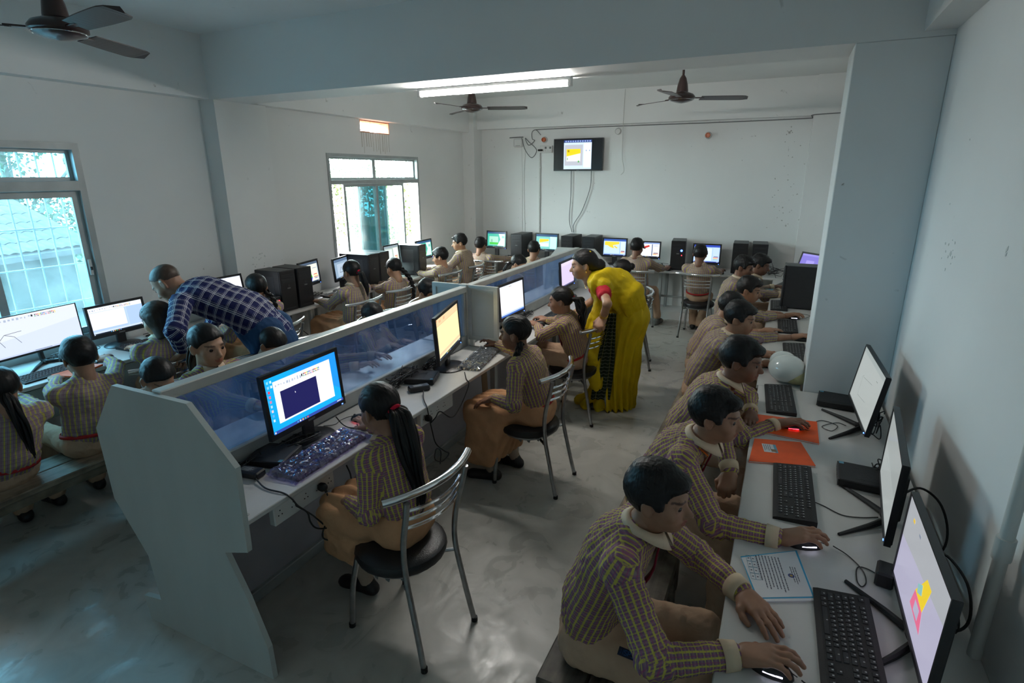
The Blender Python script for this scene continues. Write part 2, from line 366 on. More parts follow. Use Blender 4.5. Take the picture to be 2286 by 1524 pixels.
# scuffs and small stains on plaster
def splotch(name, pts, axis, d, mat, label):
    m = MB()
    for (a, b, s) in pts:
        k = random.randint(5, 8); ring = []
        for i in range(k):
            q = 2 * math.pi * i / k; r = s * random.uniform(.35, 1.0); ring.append((a + r * math.cos(q), b + r * math.sin(q) * random.uniform(.6, 1.2)))
        m.prism(ring, axis, d[0], d[1], mat)
    o = struct(m.build(name), label); o['kind'] = 'stuff'; return o
rng = random.Random(3)
splotch('trim_8', [(rng.gauss(-0.02, .10), rng.gauss(1.75, .45), rng.uniform(.003, .014)) for _ in range(46)] + [(-0.08 + rng.gauss(0, .025), 2.42 + rng.gauss(0, .012), rng.uniform(.006, .014)) for _ in range(12)]
         + [(rng.uniform(-4.3, -.2), rng.uniform(1.2, 2.5), rng.uniform(.003, .009)) for _ in range(26)] + [(rng.gauss(-4.1, .12), rng.gauss(1.85, .12), rng.uniform(.002, .006)) for _ in range(30)],
         'y', (WYB - .0012, WYB), 'scuff', 'small brown flecks on the back wall plaster')
splotch('trim_9', [(rng.gauss(3.78, .05), rng.gauss(1.12, .08), rng.uniform(.004, .014)) for _ in range(30)], 'x', (-4.445, -4.4438), 'scuff_light', 'scuff marks on the left pillar')
splotch('trim_10', [(rng.gauss(2.85, .06), rng.gauss(1.62, .03), rng.uniform(.003, .012)) for _ in range(16)]
         + [(2.20, 1.70, .014), (2.20, 1.685, .010), (2.9, 2.05, .006), (3.0, 1.8, .005)], 'x', (WXR - .0012, WXR), 'scuff_light', 'scuffs and a small stain on the right wall')

# ------------------------------------------------------------------ windows
def window_root(name, y, z, label): return empty(name, (WXL, y, z), 0, label, None, None, 'structure')
def wpart(root, name, x0, x1, y0, y1, z0, z1, mat, bev=0.004, parent=None):
    m = MB(); L = root.location; m.box(x0 - L.x, x1 - L.x, y0 - L.y, y1 - L.y, z0 - L.z, z1 - L.z, mat, bev)
    o = m.build(name, root)
    if parent is not None: o.parent = parent
    return o
def frame_ring(root, name, x0, x1, y0, y1, z0, z1, w, mat, parent=None):
    m = MB(); L = root.location
    A = [(y0, z0), (y1, z0), (y1, z1), (y0, z1)]; B = [(y0 + w, z0 + w), (y1 - w, z0 + w), (y1 - w, z1 - w), (y0 + w, z1 - w)]
    vs = [(x - L.x, p[0] - L.y, p[1] - L.z) for x in (x0, x1) for R in (A, B) for p in R]; fs = []
    for i in range(4):
        j = (i + 1) % 4
        fs += [(i, j, 4 + j, 4 + i), (8 + i, 12 + i, 12 + j, 8 + j), (i, 8 + i, 8 + j, j), (4 + i, 4 + j, 12 + j, 12 + i)]
    m.add(vs, fs, mat); o = m.build(name, root)
    if parent is not None: o.parent = parent
    return o
def grille(root, y0, y1, z0, z1, dy, dz, x, mat='white_plastic'):
    L = root.location; n = int(round((y1 - y0) / dy))
    vb = MB(); vb.tube([(0, 0, z0 - L.z), (0, 0, z1 - L.z)], .006, mat, 6); me = vb.mesh('bar')
    for i in range(1, n): link('bar', me, root, (x - L.x, y0 + i * (y1 - y0) / n - L.y, 0))
    if dz:
        hb = MB(); hb.tube([(0, y0 - L.y, 0), (0, y1 - L.y, 0)], .005, mat, 6); mh = hb.mesh('crossbar'); k = int(round((z1 - z0) / dz))
        for i in range(1, k): link('crossbar', mh, root, (x - L.x + .006, 0, z0 + i * (z1 - z0) / k - L.z))
def sash(root, y0, y1, z0, z1, x, w, glass, mat='frame_grey'):
    f = frame_ring(root, 'sash_frame', x - .012, x + .012, y0, y1, z0, z1, w, mat)
    wpart(root, 'pane', x - .002, x + .002, y0 + w * .9, y1 - w * .9, z0 + w * .9, z1 - w * .9, glass, 0)
    return f
w1 = window_root('window_1', 1.56, 1.45, 'grey aluminium sliding window with bars and an overgrown yard outside')
y0, y1, z0, z1 = WIN1
frame_ring(w1, 'outer_frame', WXL - .10, WXL + .012, y0, y1, z0, z1, .045, 'frame_grey')
wpart(w1, 'transom', WXL - .10, WXL + .014, y0 + .04, y1 - .04, 1.83, 1.90, 'frame_grey')
sash(w1, y0 + .04, 1.70, 1.895, z1 - .04, WXL - .05, .03, 'window_glass'); sash(w1, 1.70, y1 - .04, 1.895, z1 - .04, WXL - .05, .03, 'window_glass')
sash(w1, 1.83, y1 - .045, z0 + .04, 1.835, WXL - .03, .05, 'window_glass'); sash(w1, y0 + .045, 1.88, z0 + .04, 1.835, WXL - .06, .05, 'window_glass')
wpart(w1, 'latch', WXL - .018, WXL - .004, y1 - .085, y1 - .06, 1.22, 1.34, 'aluminium')
wpart(w1, 'latch_knob', WXL - .006, WXL + .004, y1 - .08, y1 - .066, 1.26, 1.285, 'black_plastic', 0.002)
grille(w1, y0, y1, z0, 1.85, .105, .26, WXL - .13); grille(w1, y0, y1, 1.88, z1, .105, None, WXL - .13)
w2 = window_root('window_2', 5.85, 1.45, 'grey aluminium sliding window half open onto bright green trees')
y0, y1, z0, z1 = WIN2
frame_ring(w2, 'outer_frame', WXL - .10, WXL + .012, y0, y1, z0, z1, .035, 'frame_grey')
wpart(w2, 'transom', WXL - .10, WXL + .014, y0 + .03, y1 - .03, 1.835, 1.885, 'frame_grey')
sash(w2, y0 + .03, 5.83, 1.88, z1 - .03, WXL - .05, .028, 'window_glass_clear'); sash(w2, 5.83, y1 - .03, 1.88, z1 - .03, WXL - .05, .028, 'window_glass_clear')
sash(w2, 5.23, 5.85, z0 + .03, 1.84, WXL - .025, .035, 'window_glass_clear'); sash(w2, 5.82, 6.43, z0 + .03, 1.84, WXL - .055, .035, 'window_glass_clear')
sash(w2, 5.54, 6.10, z0 + .03, 1.84, WXL - .085, .03, 'window_glass_dark')
grille(w2, y0, y1, z0, 1.85, .10, None, WXL - .13); grille(w2, y0, y1, 1.88, z1, .10, None, WXL - .13)
for z in (1.10, 1.62, 1.70):
    mb = MB(); mb.tube([(-.124, y0 - 5.85, z - 1.45), (-.124, y1 - 5.85, z - 1.45)], .006, 'white_plastic', 6); mb.build('crossbar', w2)
w3 = window_root('window_3', 5.86, 2.49, 'small bright ventilator slot with brick reveal under the beam')
frame_ring(w3, 'brick_reveal', WXL - .158, WXL - .004, *WIN3, .012, 'brick_orange')
wpart(w3, 'sill_lump', WXL - .06, WXL + .004, 5.60, 5.76, 2.42, 2.437, 'brick_orange', .006)

# ------------------------------------------------------------------ what lies outside the windows
pm('yard_earth', (0.06, 0.058, 0.055), 0.9, noise=(1.2, 0.35)); pm('leaf_green', (0.025, 0.06, 0.01), 0.5, noise=(2.5, 0.4)); pm('leaf_light', (0.05, 0.09, 0.018), 0.5, noise=(3, 0.35))
pm('bark', (0.12, 0.09, 0.06), 0.9, noise=(12, 0.3)); pm('rubble', (0.10, 0.095, 0.09), 0.9, noise=(6, 0.25)); pm('roof_tile', (0.07, 0.045, 0.038), 0.8, noise=(8, 0.3)); pm('mud_wall', (0.09, 0.075, 0.06), 0.9, noise=(3, 0.2))
m = MB(); nx, ny = 24, 40; vs = []; fs = []
for i in range(nx + 1):
    for j in range(ny + 1):
        x = -4.85 - 40 * (i / nx) ** 1.5; y = -22 + 60 * j / ny; vs.append((x, y, -0.75 + 0.12 * math.sin(x * 1.3 + y) + 0.1 * math.sin(y * 2.1) - 0.02 * abs(x + 4.8)))
for i in range(nx):
    for j in range(ny): a = i * (ny + 1) + j; fs.append((a, a + 1, a + ny + 2, a + ny + 1))
m.add(vs, fs, 'yard_earth'); struct(m.build('yard_ground', None, True), 'pale rough ground of the yard outside')
def tree_mesh(seed, h, r, n, mat):
    rg = random.Random(seed); f = MB(); blobs = [(rg.gauss(0, r * .5), rg.gauss(0, r * .5), h * rg.uniform(.25, 1.0), r * rg.uniform(.35, .6)) for _ in range(13)]
    for _ in range(n):
        b = rg.choice(blobs); d = Vector((rg.gauss(0, 1), rg.gauss(0, 1), rg.gauss(0, 1))).normalized() * b[3] * rg.uniform(.55, 1.05)
        c = Vector(b[:3]) + d; s = rg.uniform(.07, .16); u = Vector((rg.gauss(0, 1), rg.gauss(0, 1), rg.gauss(-.5, .7))).normalized(); w = u.orthogonal().normalized() * s * .42; w.rotate(Matrix.Rotation(rg.uniform(0, 6.3), 3, u))
        f.add([c, c + u * s * .5 + w, c + u * s * 1.2, c + u * s * .5 - w], [(0, 1, 2, 3)], mat)
    t = MB(); t.tube(spline([(0, 0, -.3), (.05, .03, h * .3), (-.04, .05, h * .6), (.02, 0, h * .85)], 4), .1, 'bark', 8, rr=[.16 - .008 * i for i in range(13)])
    for k in range(5):
        b = blobs[k]; t.tube([(0, 0, h * .25), ((b[0]) * .5, b[1] * .5, b[2] * .55 + h * .1), b[:3]], .05, 'bark', 6, rr=[.08, .05, .015])
    return f.mesh('foliage'), t.mesh('trunk')
TREES = [tree_mesh(1, 4.6, 2.0, 3600, 'leaf_green'), tree_mesh(2, 3.8, 1.8, 3200, 'leaf_light'), tree_mesh(5, 2.2, 1.5, 2600, 'leaf_light')]
for i, (x, y, k, s, lb) in enumerate([(-19.5, 8.6, 0, 1.0, 'tall dark green tree framed in the near window top'), (-13.0, 9.6, 1, 0.8, 'light green bushy tree at the right of the near window view'), (-20.5, 1.4, 0, 1.3, 'distant tree behind the tiled hut'),
        (-10.5, 13.4, 1, 0.62, 'yellow green tree seen through the far window gap'), (-13.5, 19.5, 2, 1.1, 'dark green bush outside the far window'), (-9.5, 18.5, 2, 0.8, 'leafy bush at the right edge of the far window'), (-21.0, 24.0, 1, 1.1, 'tall pale tree furthest off behind the far window')]):
    t = empty('tree', (x, y, -1.0), i * 1.7, lb, 'tree', 'trees outside the windows'); t.scale = (s, s, s)
    link('foliage', TREES[k][0], t); link('trunk', TREES[k][1], t)
hut = empty('yard_hut', (-14.2, 4.1, -1.1), 0.25, 'low mud hut with a tiled roof seen through the near window', 'hut')
m = MB(); m.box(-1.6, 1.6, -2.2, 2.2, 0, 1.7, 'mud_wall'); m.build('hut_wall', hut)
m = MB(); m.prism([(-2.0, 1.55), (0.0, 2.5), (2.0, 1.55), (2.0, 1.65), (0, 2.62), (-2.0, 1.65)], 'y', -2.5, 2.5, 'roof_tile'); m.build('hut_roof', hut)
tl = MB()
for k in range(6): tl.add([(0, -.1 + .04 * k, .03 * math.sin(math.pi * k / 5)) for _ in (0,)] + [(.34, -.1 + .04 * k, .03 * math.sin(math.pi * k / 5))], [], 'roof_tile')
tl.f = [(2 * k, 2 * k + 1, 2 * k + 3, 2 * k + 2) for k in range(5)]; tl.m = [0] * 5
tile = tl.mesh('tile')
for r in range(6):
    for c in range(24):
        o = link('tile', tile, hut, (0.05 + r * .32, -2.4 + c * .2, 2.62 - r * .155)); o.rotation_euler = (0, math.radians(25.5), 0)
def wall_run(name, p, q, h, label):
    d = (Vector(q) - Vector(p)); L = d.length; a = math.atan2(d.y, d.x); t = empty(name, (p[0], p[1], -1.0), a, label, 'yard wall')
    bm_ = MB(); bm_.box(.01, .39, -.12, .12, 0, .17, 'rubble', .02); me = bm_.mesh('stone_block')
    for r in range(int(h / .18)):
        for c in range(int(L / .42)):
            o = link('stone_block', me, t, (c * .42 + (.2 if r % 2 else 0), random.uniform(-.02, .02), r * .18)); o.rotation_euler = (0, 0, random.uniform(-.04, .04))
wall_run('yard_wall', (-9.5, 2.2), (-9.0, 6.6), .75, 'low pale stone wall crossing the yard')
wall_run('yard_wall', (-8.3, 4.4), (-8.6, 6.6), .55, 'nearer broken stone wall in the yard')
rk = [MB() for _ in range(3)]
for i, r_ in enumerate(rk):
    rg = random.Random(20 + i); r_.lathe([(.02, -.06), (.16 * rg.uniform(.8, 1.1), -.03), (.2 * rg.uniform(.7, 1.1), .05), (.10, .13), (.02, .15)], 'rubble', 7)
rm = [r_.mesh('rubble_stone') for r_ in rk]
for i in range(24):
    o = link('rubble_stone', rm[i % 3], None, (-6.9 + .38 * (i % 6) - .7, 1.7 + .62 * (i // 6) + random.uniform(-.1, .1), -.74)); s = random.uniform(.5, 1.0); o.scale = (s, s * random.uniform(.7, 1.3), s * .7); o.rotation_euler = (random.uniform(-.3, .3), random.uniform(-.3, .3), random.uniform(0, 6))
    tag(o, 'pale rubble stone lying in the yard outside the near window', 'stone', 'rubble stones in the yard')

# ------------------------------------------------------------------ double-sided workstation in the middle
MX = -2.065
ws = empty('computer_workstation', (MX, 1.2, 0), 0, 'long white double-sided computer workstation with a glazed aluminium divider', 'workstation')
def wsp(m, name, parent=None, smooth=False):
    m.v = [(x - MX, y - 1.2, z) for x, y, z in m.v]; return m.build(name, ws if parent is None else parent, smooth)
def end_panel(y0, y1):
    h = [(.44, 0), (.44, .16), (.35, .30), (.27, .56), (.40, .585), (.41, .94), (.20, 1.14)]
    h = [(.44, 0), (.435, .15), (.36, .36), (.275, .54), (.405, .58), (.41, .93), (.20, 1.14)]
    left = [(-.24, 1.14), (-.415, .925), (-.40, .60), (-.24, .36), (-.215, .14), (-.34, .12), (-.32, 0)]
    poly = [(MX + a, z) for a, z in h] + [(MX + a, z) for a, z in left]
    m = MB(); m.prism(poly, 'y', y0, y1, 'panel_board'); return m
wsp(end_panel(1.19, 1.212), 'end_panel')['label'] = 'pale green painted end panel with stepped cut outline'
wsp(end_panel(6.04, 6.065), 'end_panel')
for sx, x0, x1 in ((1, MX + .03, -1.665), (-1, -2.465, MX - .03)):
    for y0, y1 in ((1.212, 3.51), (3.53, 6.04)):
        m = MB(); m.box(x0, x1, y0, y1, D - .022, D, 'desk_laminate', .003); wsp(m, 'worktop')
m = MB(); m.box(MX - .012, MX + .012, 1.212, 6.04, .05, D - .02, 'kick_board'); wsp(m, 'kick_board')
m = MB(); m.box(MX - .035, MX + .035, 1.212, 6.04, 0.0, .06, 'frame_grey', .004); wsp(m, 'floor_channel')
for y0, y1 in ((1.212, 3.505), (3.545, 6.04)):
    m = MB(); m.box(MX - .028, MX + .028, y0, y1, 1.105, 1.15, 'aluminium', .004); wsp(m, 'top_rail')
    m = MB(); m.box(MX - .024, MX + .024, y0, y1, D, D + .085, 'frame_grey', .004); wsp(m, 'bottom_rail')
    m = MB(); m.box(MX - .003, MX + .003, y0, y1, D + .08, 1.11, 'partition_film'); wsp(m, 'pane')['label'] = 'blue filmed glass divider pane'
    for yy in (y0, y1 - .03):
        m = MB(); m.box(MX - .022, MX + .022, yy, yy + .03, D + .08, 1.11, 'aluminium', .003); wsp(m, 'upright')
m = MB(); m.box(MX - .03, MX + .03, 3.505, 3.545, D, 1.165, 'aluminium', .004); wsp(m, 'post')
for sx in (1, -1):
    a, b = (MX + .03, MX + .275) if sx == 1 else (MX - .275, MX - .03); w = .032; yy = 3.515
    m = MB(); A = [(a, D + .05), (b, D + .05), (b, 1.16), (a, 1.16)]; B = [(a + w, D + .05 + w), (b - w, D + .05 + w), (b - w, 1.16 - w), (a + w, 1.16 - w)]
    vs = [(p[0], y, p[1]) for y in (yy, yy + .024) for R in (A, B) for p in R]; fs = []
    for i in range(4):
        j = (i + 1) % 4; fs += [(i, j, 4 + j, 4 + i), (8 + i, 12 + i, 12 + j, 8 + j), (i, 8 + i, 8 + j, j), (4 + i, 4 + j, 12 + j, 12 + i)]
    m.add(vs, fs, 'aluminium'); sf = wsp(m, 'side_screen_frame')
    m = MB(); m.box(a + w * .9, b - w * .9, yy + .008, yy + .016, D + .05 + w * .9, 1.16 - w * .9, 'panel_board'); m.v = [(x - MX, y - 1.2, z) for x, y, z in m.v]; m.build('side_screen_panel', sf)
    m = MB(); m.box(a + .01, a + .04, yy, yy + .024, D, D + .05, 'white_plastic', .002); wsp(m, 'side_screen_foot')
for y in (2.35, 3.46, 4.7):
    for x in (-1.80, -2.33):
        m = MB(); m.box(x - .02, x + .02, y - .02, y + .02, 0, D - .02, 'frame_grey', .003); wsp(m, 'leg')
for y in (1.62, 2.62):
    m = MB(); m.prism([(-1.74, D - .022), (-1.69, D - .022), (-1.74, D - .08)], 'y', y, y + .02, 'cardboard'); wsp(m, 'corner_block')
m = MB(); m.tube([(-1.70, 1.24, D + .0005), (-1.70, 1.24, D + .002)], .01, 'scuff', 8); wsp(m, 'screw_cap')

# ------------------------------------------------------------------ wall desks
def desk(name, x0, x1, y0, y1, legs, label, apron=None):
    cx, cy = (x0 + x1) / 2, (y0 + y1) / 2; t = empty(name, (cx, cy, 0), 0, label, 'desk', 'long white wall desks')
    m = MB(); m.box(x0 - cx, x1 - cx, y0 - cy, y1 - cy, D - .025, D, 'desk_laminate', .003); m.build('worktop', t)
    for (x, y) in legs:
        m = MB(); m.box(x - .02 - cx, x + .02 - cx, y - .02 - cy, y + .02 - cy, 0, D - .025, 'frame_grey', .003); m.build('leg', t)
    if apron:
        m = MB(); m.box(apron[0] - cx, apron[1] - cx, apron[2] - cy, apron[3] - cy, apron[4], apron[5], 'frame_grey', .003); m.build('apron_rail', t)
    return t
dR = desk('computer_desk', -.03, .60, .55, 3.525, [(.0, .7), (.0, 1.6), (.02, 2.5), (.02, 3.45)], 'white desk along the right wall in front of the column', (.56, .60, .55, 3.5, .25, .32))
dR2 = desk('computer_desk', -.05, .60, 3.93, 7.50, [(.0, 4.05), (.0, 5.2), (.0, 6.4), (.0, 7.4)], 'white desk along the right wall beyond the column')
m = MB(); m.box(-.04 - .285, .20 - .285, 3.528 - 2.0375, 3.93 - 2.0375, D - .025, D, 'desk_laminate', .003); m.build('worktop_bridge', dR)
dB = desk('computer_desk', -4.40, .60, 7.56, 8.19, [(-3.9, 7.62), (-2.6, 7.62), (-1.42, 7.62), (-.35, 7.62), (-1.42, 8.1)], 'white desk along the back wall below the television', (-4.3, .5, 7.64, 7.67, .34, .365))
dL = desk('computer_desk', -4.60, -4.08, 3.10, 7.50, [(-4.14, 3.2), (-4.14, 4.05), (-4.14, 4.14), (-4.14, 5.0), (-4.14, 6.0), (-4.14, 6.06), (-4.14, 7.0)], 'white desk along the left wall below the far window', (-4.56, -4.52, 3.2, 7.4, .06, .1))
dL2 = desk('computer_desk', -4.60, -4.035, .3, 3.09, [(-4.09, .5), (-4.09, 1.55), (-4.09, 3.0)], 'white desk along the left wall below the near window', (-4.10, -4.075, .3, 3.05, .45, .66))

# ------------------------------------------------------------------ benches
def bench(name, x0, x1, y0, y1, h, mat, label):
    cx, cy = (x0 + x1) / 2, (y0 + y1) / 2; t = empty(name, (cx, cy, 0), 0, label, 'bench', 'wooden benches')
    n = 2; w = (x1 - x0) / n
    for i in range(n):
        m = MB(); m.box(x0 + i * w - cx + .001, x0 + (i + 1) * w - cx - .001, y0 - cy, y1 - cy, h - .035, h, mat, .006); m.build('seat_plank', t)
    for y in (y0 + .08, y1 - .08):
        for x in (x0 + .04, x1 - .04):
            m = MB(); m.box(x - .025 - cx, x + .025 - cx, y - .025 - cy, y + .025 - cy, 0, h - .03, mat, .004); m.build('leg', t)
        m = MB(); m.box(x0 + .04 - cx, x1 - .04 - cx, y - .015 - cy, y + .015 - cy, .12, .16, mat); m.build('stretcher', t)
    m = MB(); m.box(x0 + .03 - cx, x1 - .03 - cx, y0 + .1 - cy, y1 - .1 - cy, h - .09, h - .035, mat); m.build('apron', t)
    return t
bench('wooden_bench', -.545, -.235, 1.30, 2.28, .40, 'bench_wood', 'dark weathered wooden bench under the nearest boy')
bench('wooden_bench', -.56, -.25, 2.32, 4.24, .40, 'bench_wood_light', 'worn wooden bench behind, next to the white column')
bench('wooden_bench', -.56, -.25, 4.30, 6.55, .40, 'bench_wood', 'farthest wooden bench along the right desk')
bench('wooden_bench', -3.62, -3.30, .55, 1.95, .40, 'bench_wood_light', 'worn wooden bench by the desk under the near window')
# ------------------------------------------------------------------ chairs
def make_chair():
    t = empty('steel_chair')
    def arc(hw, zc, y0, bow, n=9): return [(hw * (2 * i / (n - 1) - 1), y0 - bow * (1 - (2 * i / (n - 1) - 1) ** 2), zc) for i in range(n)]
    m = MB(); m.lathe([(.05, .365), (.175, .365), (.192, .374), (.198, .393), (.192, .413), (.17, .426), (.05, .430), (.0, .431)], 'black_vinyl', 28); m.build('seat', t, True)
    m = MB(); m.tube([(.16 * math.cos(a), .16 * math.sin(a), .356) for a in [i * math.pi / 8 for i in range(16)]], .011, 'dull_chrome', 8, closed=True); m.build('seat_ring', t, True)
    m = MB()
    for k in range(9): 
        a = random.uniform(0, 6.28); r = .165; c = Vector((r * math.cos(a), r * math.sin(a), .36)); w = Vector((-math.sin(a), math.cos(a), 0)) * random.uniform(.008, .02); d = Vector((0, 0, -random.uniform(.015, .04)))
        m.add([c - w, c + w, c + w * .4 + d, c - w * .6 + d * .7], [(0, 1, 2, 3)], 'cable_grey')
    o = m.build('torn_lining', t, recalc=False); o['kind'] = 'stuff'
    for s in (-1, 1):
        m = MB(); m.tube(spline([(s * .165, -.26, .0), (s * .155, -.215, .20), (s * .150, -.175, .40), (s * .158, -.180, .55), (s * .168, -.215, .70), (s * .172, -.228, .765)], 5), .0125, 'dull_chrome', 10); m.build('back_leg', t, True)
        m = MB(); m.tube(spline([(s * .165, .17, .0), (s * .155, .155, .2), (s * .14, .125, .36)], 5), .0125, 'dull_chrome', 10); m.build('front_leg', t, True)
        for y in (-.26, .17):
            m = MB(); m.tube([(s * .165, y, -.0), (s * .165, y, .02)], .0145, 'matte_black', 10); m.build('foot_cap', t, True)
    m = MB(); m.tube(arc(.25, .785, -.180, .065, 13), .0165, 'chrome', 12); m.build('top_rail', t, True)
    for z, y in ((.715, -.205), (.675, -.196), (.635, -.19)):
        m = MB(); m.tube(arc(.163, z, y, .045, 11), .0075, 'chrome', 8); m.build('back_slat', t, True)
    for a, b in (((-.15, -.17, .348), (.14, .12, .348)), ((.15, -.17, .348), (-.14, .12, .348))):
        m = MB(); m.tube([a, b], .009, 'dull_chrome', 8); m.build('under_brace', t, True)
    return t
_chair = make_chair(); _cu = [False]
def chair(x, y, fx, fy, label):
    c = _chair if not _cu[0] else copy_tree(_chair); _cu[0] = True
    c.location = (x, y, 0); c.rotation_euler = (0, 0, math.atan2(fy, fx) - math.pi / 2); return tag(c, label, 'chair', 'chromed steel chairs with round black seats')
chair(-1.335, 1.68, -.98, .15, 'chrome chair with black seat nearest the viewer, under the long-ponytail girl')
chair(-1.34, 3.06, -1, .02, 'chrome chair under the girl in the long brown skirt')
chair(-1.44, 4.18, -.99, .12, 'chrome chair whose back the woman in the yellow sari holds')
chair(-1.36, 5.62, -.97, -.2, 'chrome chair under the girl with a bun behind the sari')
chair(-.86, 7.16, .03, 1, 'chrome chair seen squarely from behind at the back desk')
chair(-1.60, 7.12, .12, 1, 'chrome chair at the back desk left of the blue-lit tower')
chair(-3.10, 7.10, 0, 1, 'chrome chair at the back desk hidden behind the divider end')
chair(-3.72, 7.12, -.1, 1, 'chrome chair in the far left corner of the back desk')
chair(-3.70, 3.12, -1, -.15, 'empty-looking chrome chair back beside the man in the checked shirt')
chair(-3.72, 4.16, -1, .05, 'chrome chair under the girl with the pink hair tie')
chair(-3.76, 4.82, -1, .05, 'chrome chair under the girl with the long braid by the window')
chair(-3.82, 5.90, -1, .05, 'chrome chair under the boy sitting lower by the far window')
chair(-3.82, 6.52, -1, -.1, 'chrome chair under the tall boy in the far left corner')
chair(-3.66, 2.16, -1, .02, 'chrome chair the man in the checked shirt leans on')
for yy, lb in ((1.80, 'chrome chair behind the divider under the bowed dark-haired girl'), (2.30, 'chrome chair behind the divider under the girl looking sideways'), (2.80, 'chrome chair behind the divider under a bowed head left of centre'), (3.70, 'chrome chair behind the divider under the head beside the post'), (4.42, 'chrome chair behind the divider under the leaning boy'), (5.75, 'chrome chair behind the divider under the girl with red hair bands')):
    chair(-2.86, yy, 1, 0, lb)

# ------------------------------------------------------------------ monitors
def rects_mesh(w, h, items, y0=0.0):
    """screen face built of flat tiles; items: ('r',u0,u1,v0,v1,hex) or ('l',[(u,v)..],thick,hex) or ('p',[(u,v)..],hex); v runs down"""
    m = MB(); k = 0
    for it in items:
        y = y0 - .00012 * k; k += 1
        P = lambda u, v: ((u - .5) * w, y, (.5 - v) * h)
        if it[0] == 'r': _, a, b, c, d, hx = it; m.add([P(a, d), P(b, d), P(b, c), P(a, c)], [(0, 1, 2, 3)], scr(hx, SCR))
        elif it[0] == 'p': m.add([P(*q) for q in it[1]], [tuple(range(len(it[1])))], scr(it[2], SCR))
        else:
            pts, th, hx = it[1:]
            for (p, q) in zip(pts[:-1], pts[1:]):
                a = Vector((p[0] * w, -p[1] * h)); b = Vector((q[0] * w, -q[1] * h)); n = (b - a).normalized(); n = Vector((-n.y, n.x)) * th / 2
                m.add([P((c.x) / w, -c.y / h) for c in (a + n, a - n, b - n, b + n)], [(0, 1, 2, 3)], scr(hx, SCR))
    return m
SCR = 0.9
def ribbon(a, b, v0, icons=8, seed=1, bg='eef2f8'):
    rg = random.Random(seed); it = [('r', a, b, v0, v0 + .035, 'dfe7f2'), ('r', a, b, v0 + .035, v0 + .16, bg)]
    cols = ['303038', 'c03838', 'e08a30', 'e8d040', '40a050', '3878c8', '7048a0', 'b0b4bc', 'd8a0b8', '909090']
    for i in range(icons * 2): 
        u = a + (b - a) * (.50 + .018 * i); it.append(('r', u, u + .011, v0 + .055, v0 + .085, cols[i % len(cols)])); it.append(('r', u, u + .011, v0 + .095, v0 + .12, cols[(i * 3 + 4) % len(cols)]))
    for i in range(10):
        u = a + (b - a) * (.02 + .045 * i); it.append(('r', u, u + rg.uniform(.01, .03), v0 + rg.uniform(.05, .07), v0 + rg.uniform(.08, .12), 'a8b4c8'))
    it.append(('r', a + (b - a) * .455, a + (b - a) * .475, v0 + .05, v0 + .10, '202428')); return it
def taskbar(hexc='1c2836', v=.945, n=6):
    it = [('r', 0, 1, v, 1, hexc)]
    for i in range(n): it.append(('r', .30 + .035 * i, .318 + .035 * i, v + .014, v + .042, ['4aa0d8', 'e8e8e8', 'e8b040', '58b868', 'd86848', '70a0e0'][i % 6]))
    it += [('r', .9, .97, v + .015, v + .035, 'c8d0d8'), ('r', .005, .02, v + .012, v + .042, 'd8e4f0')]; return it
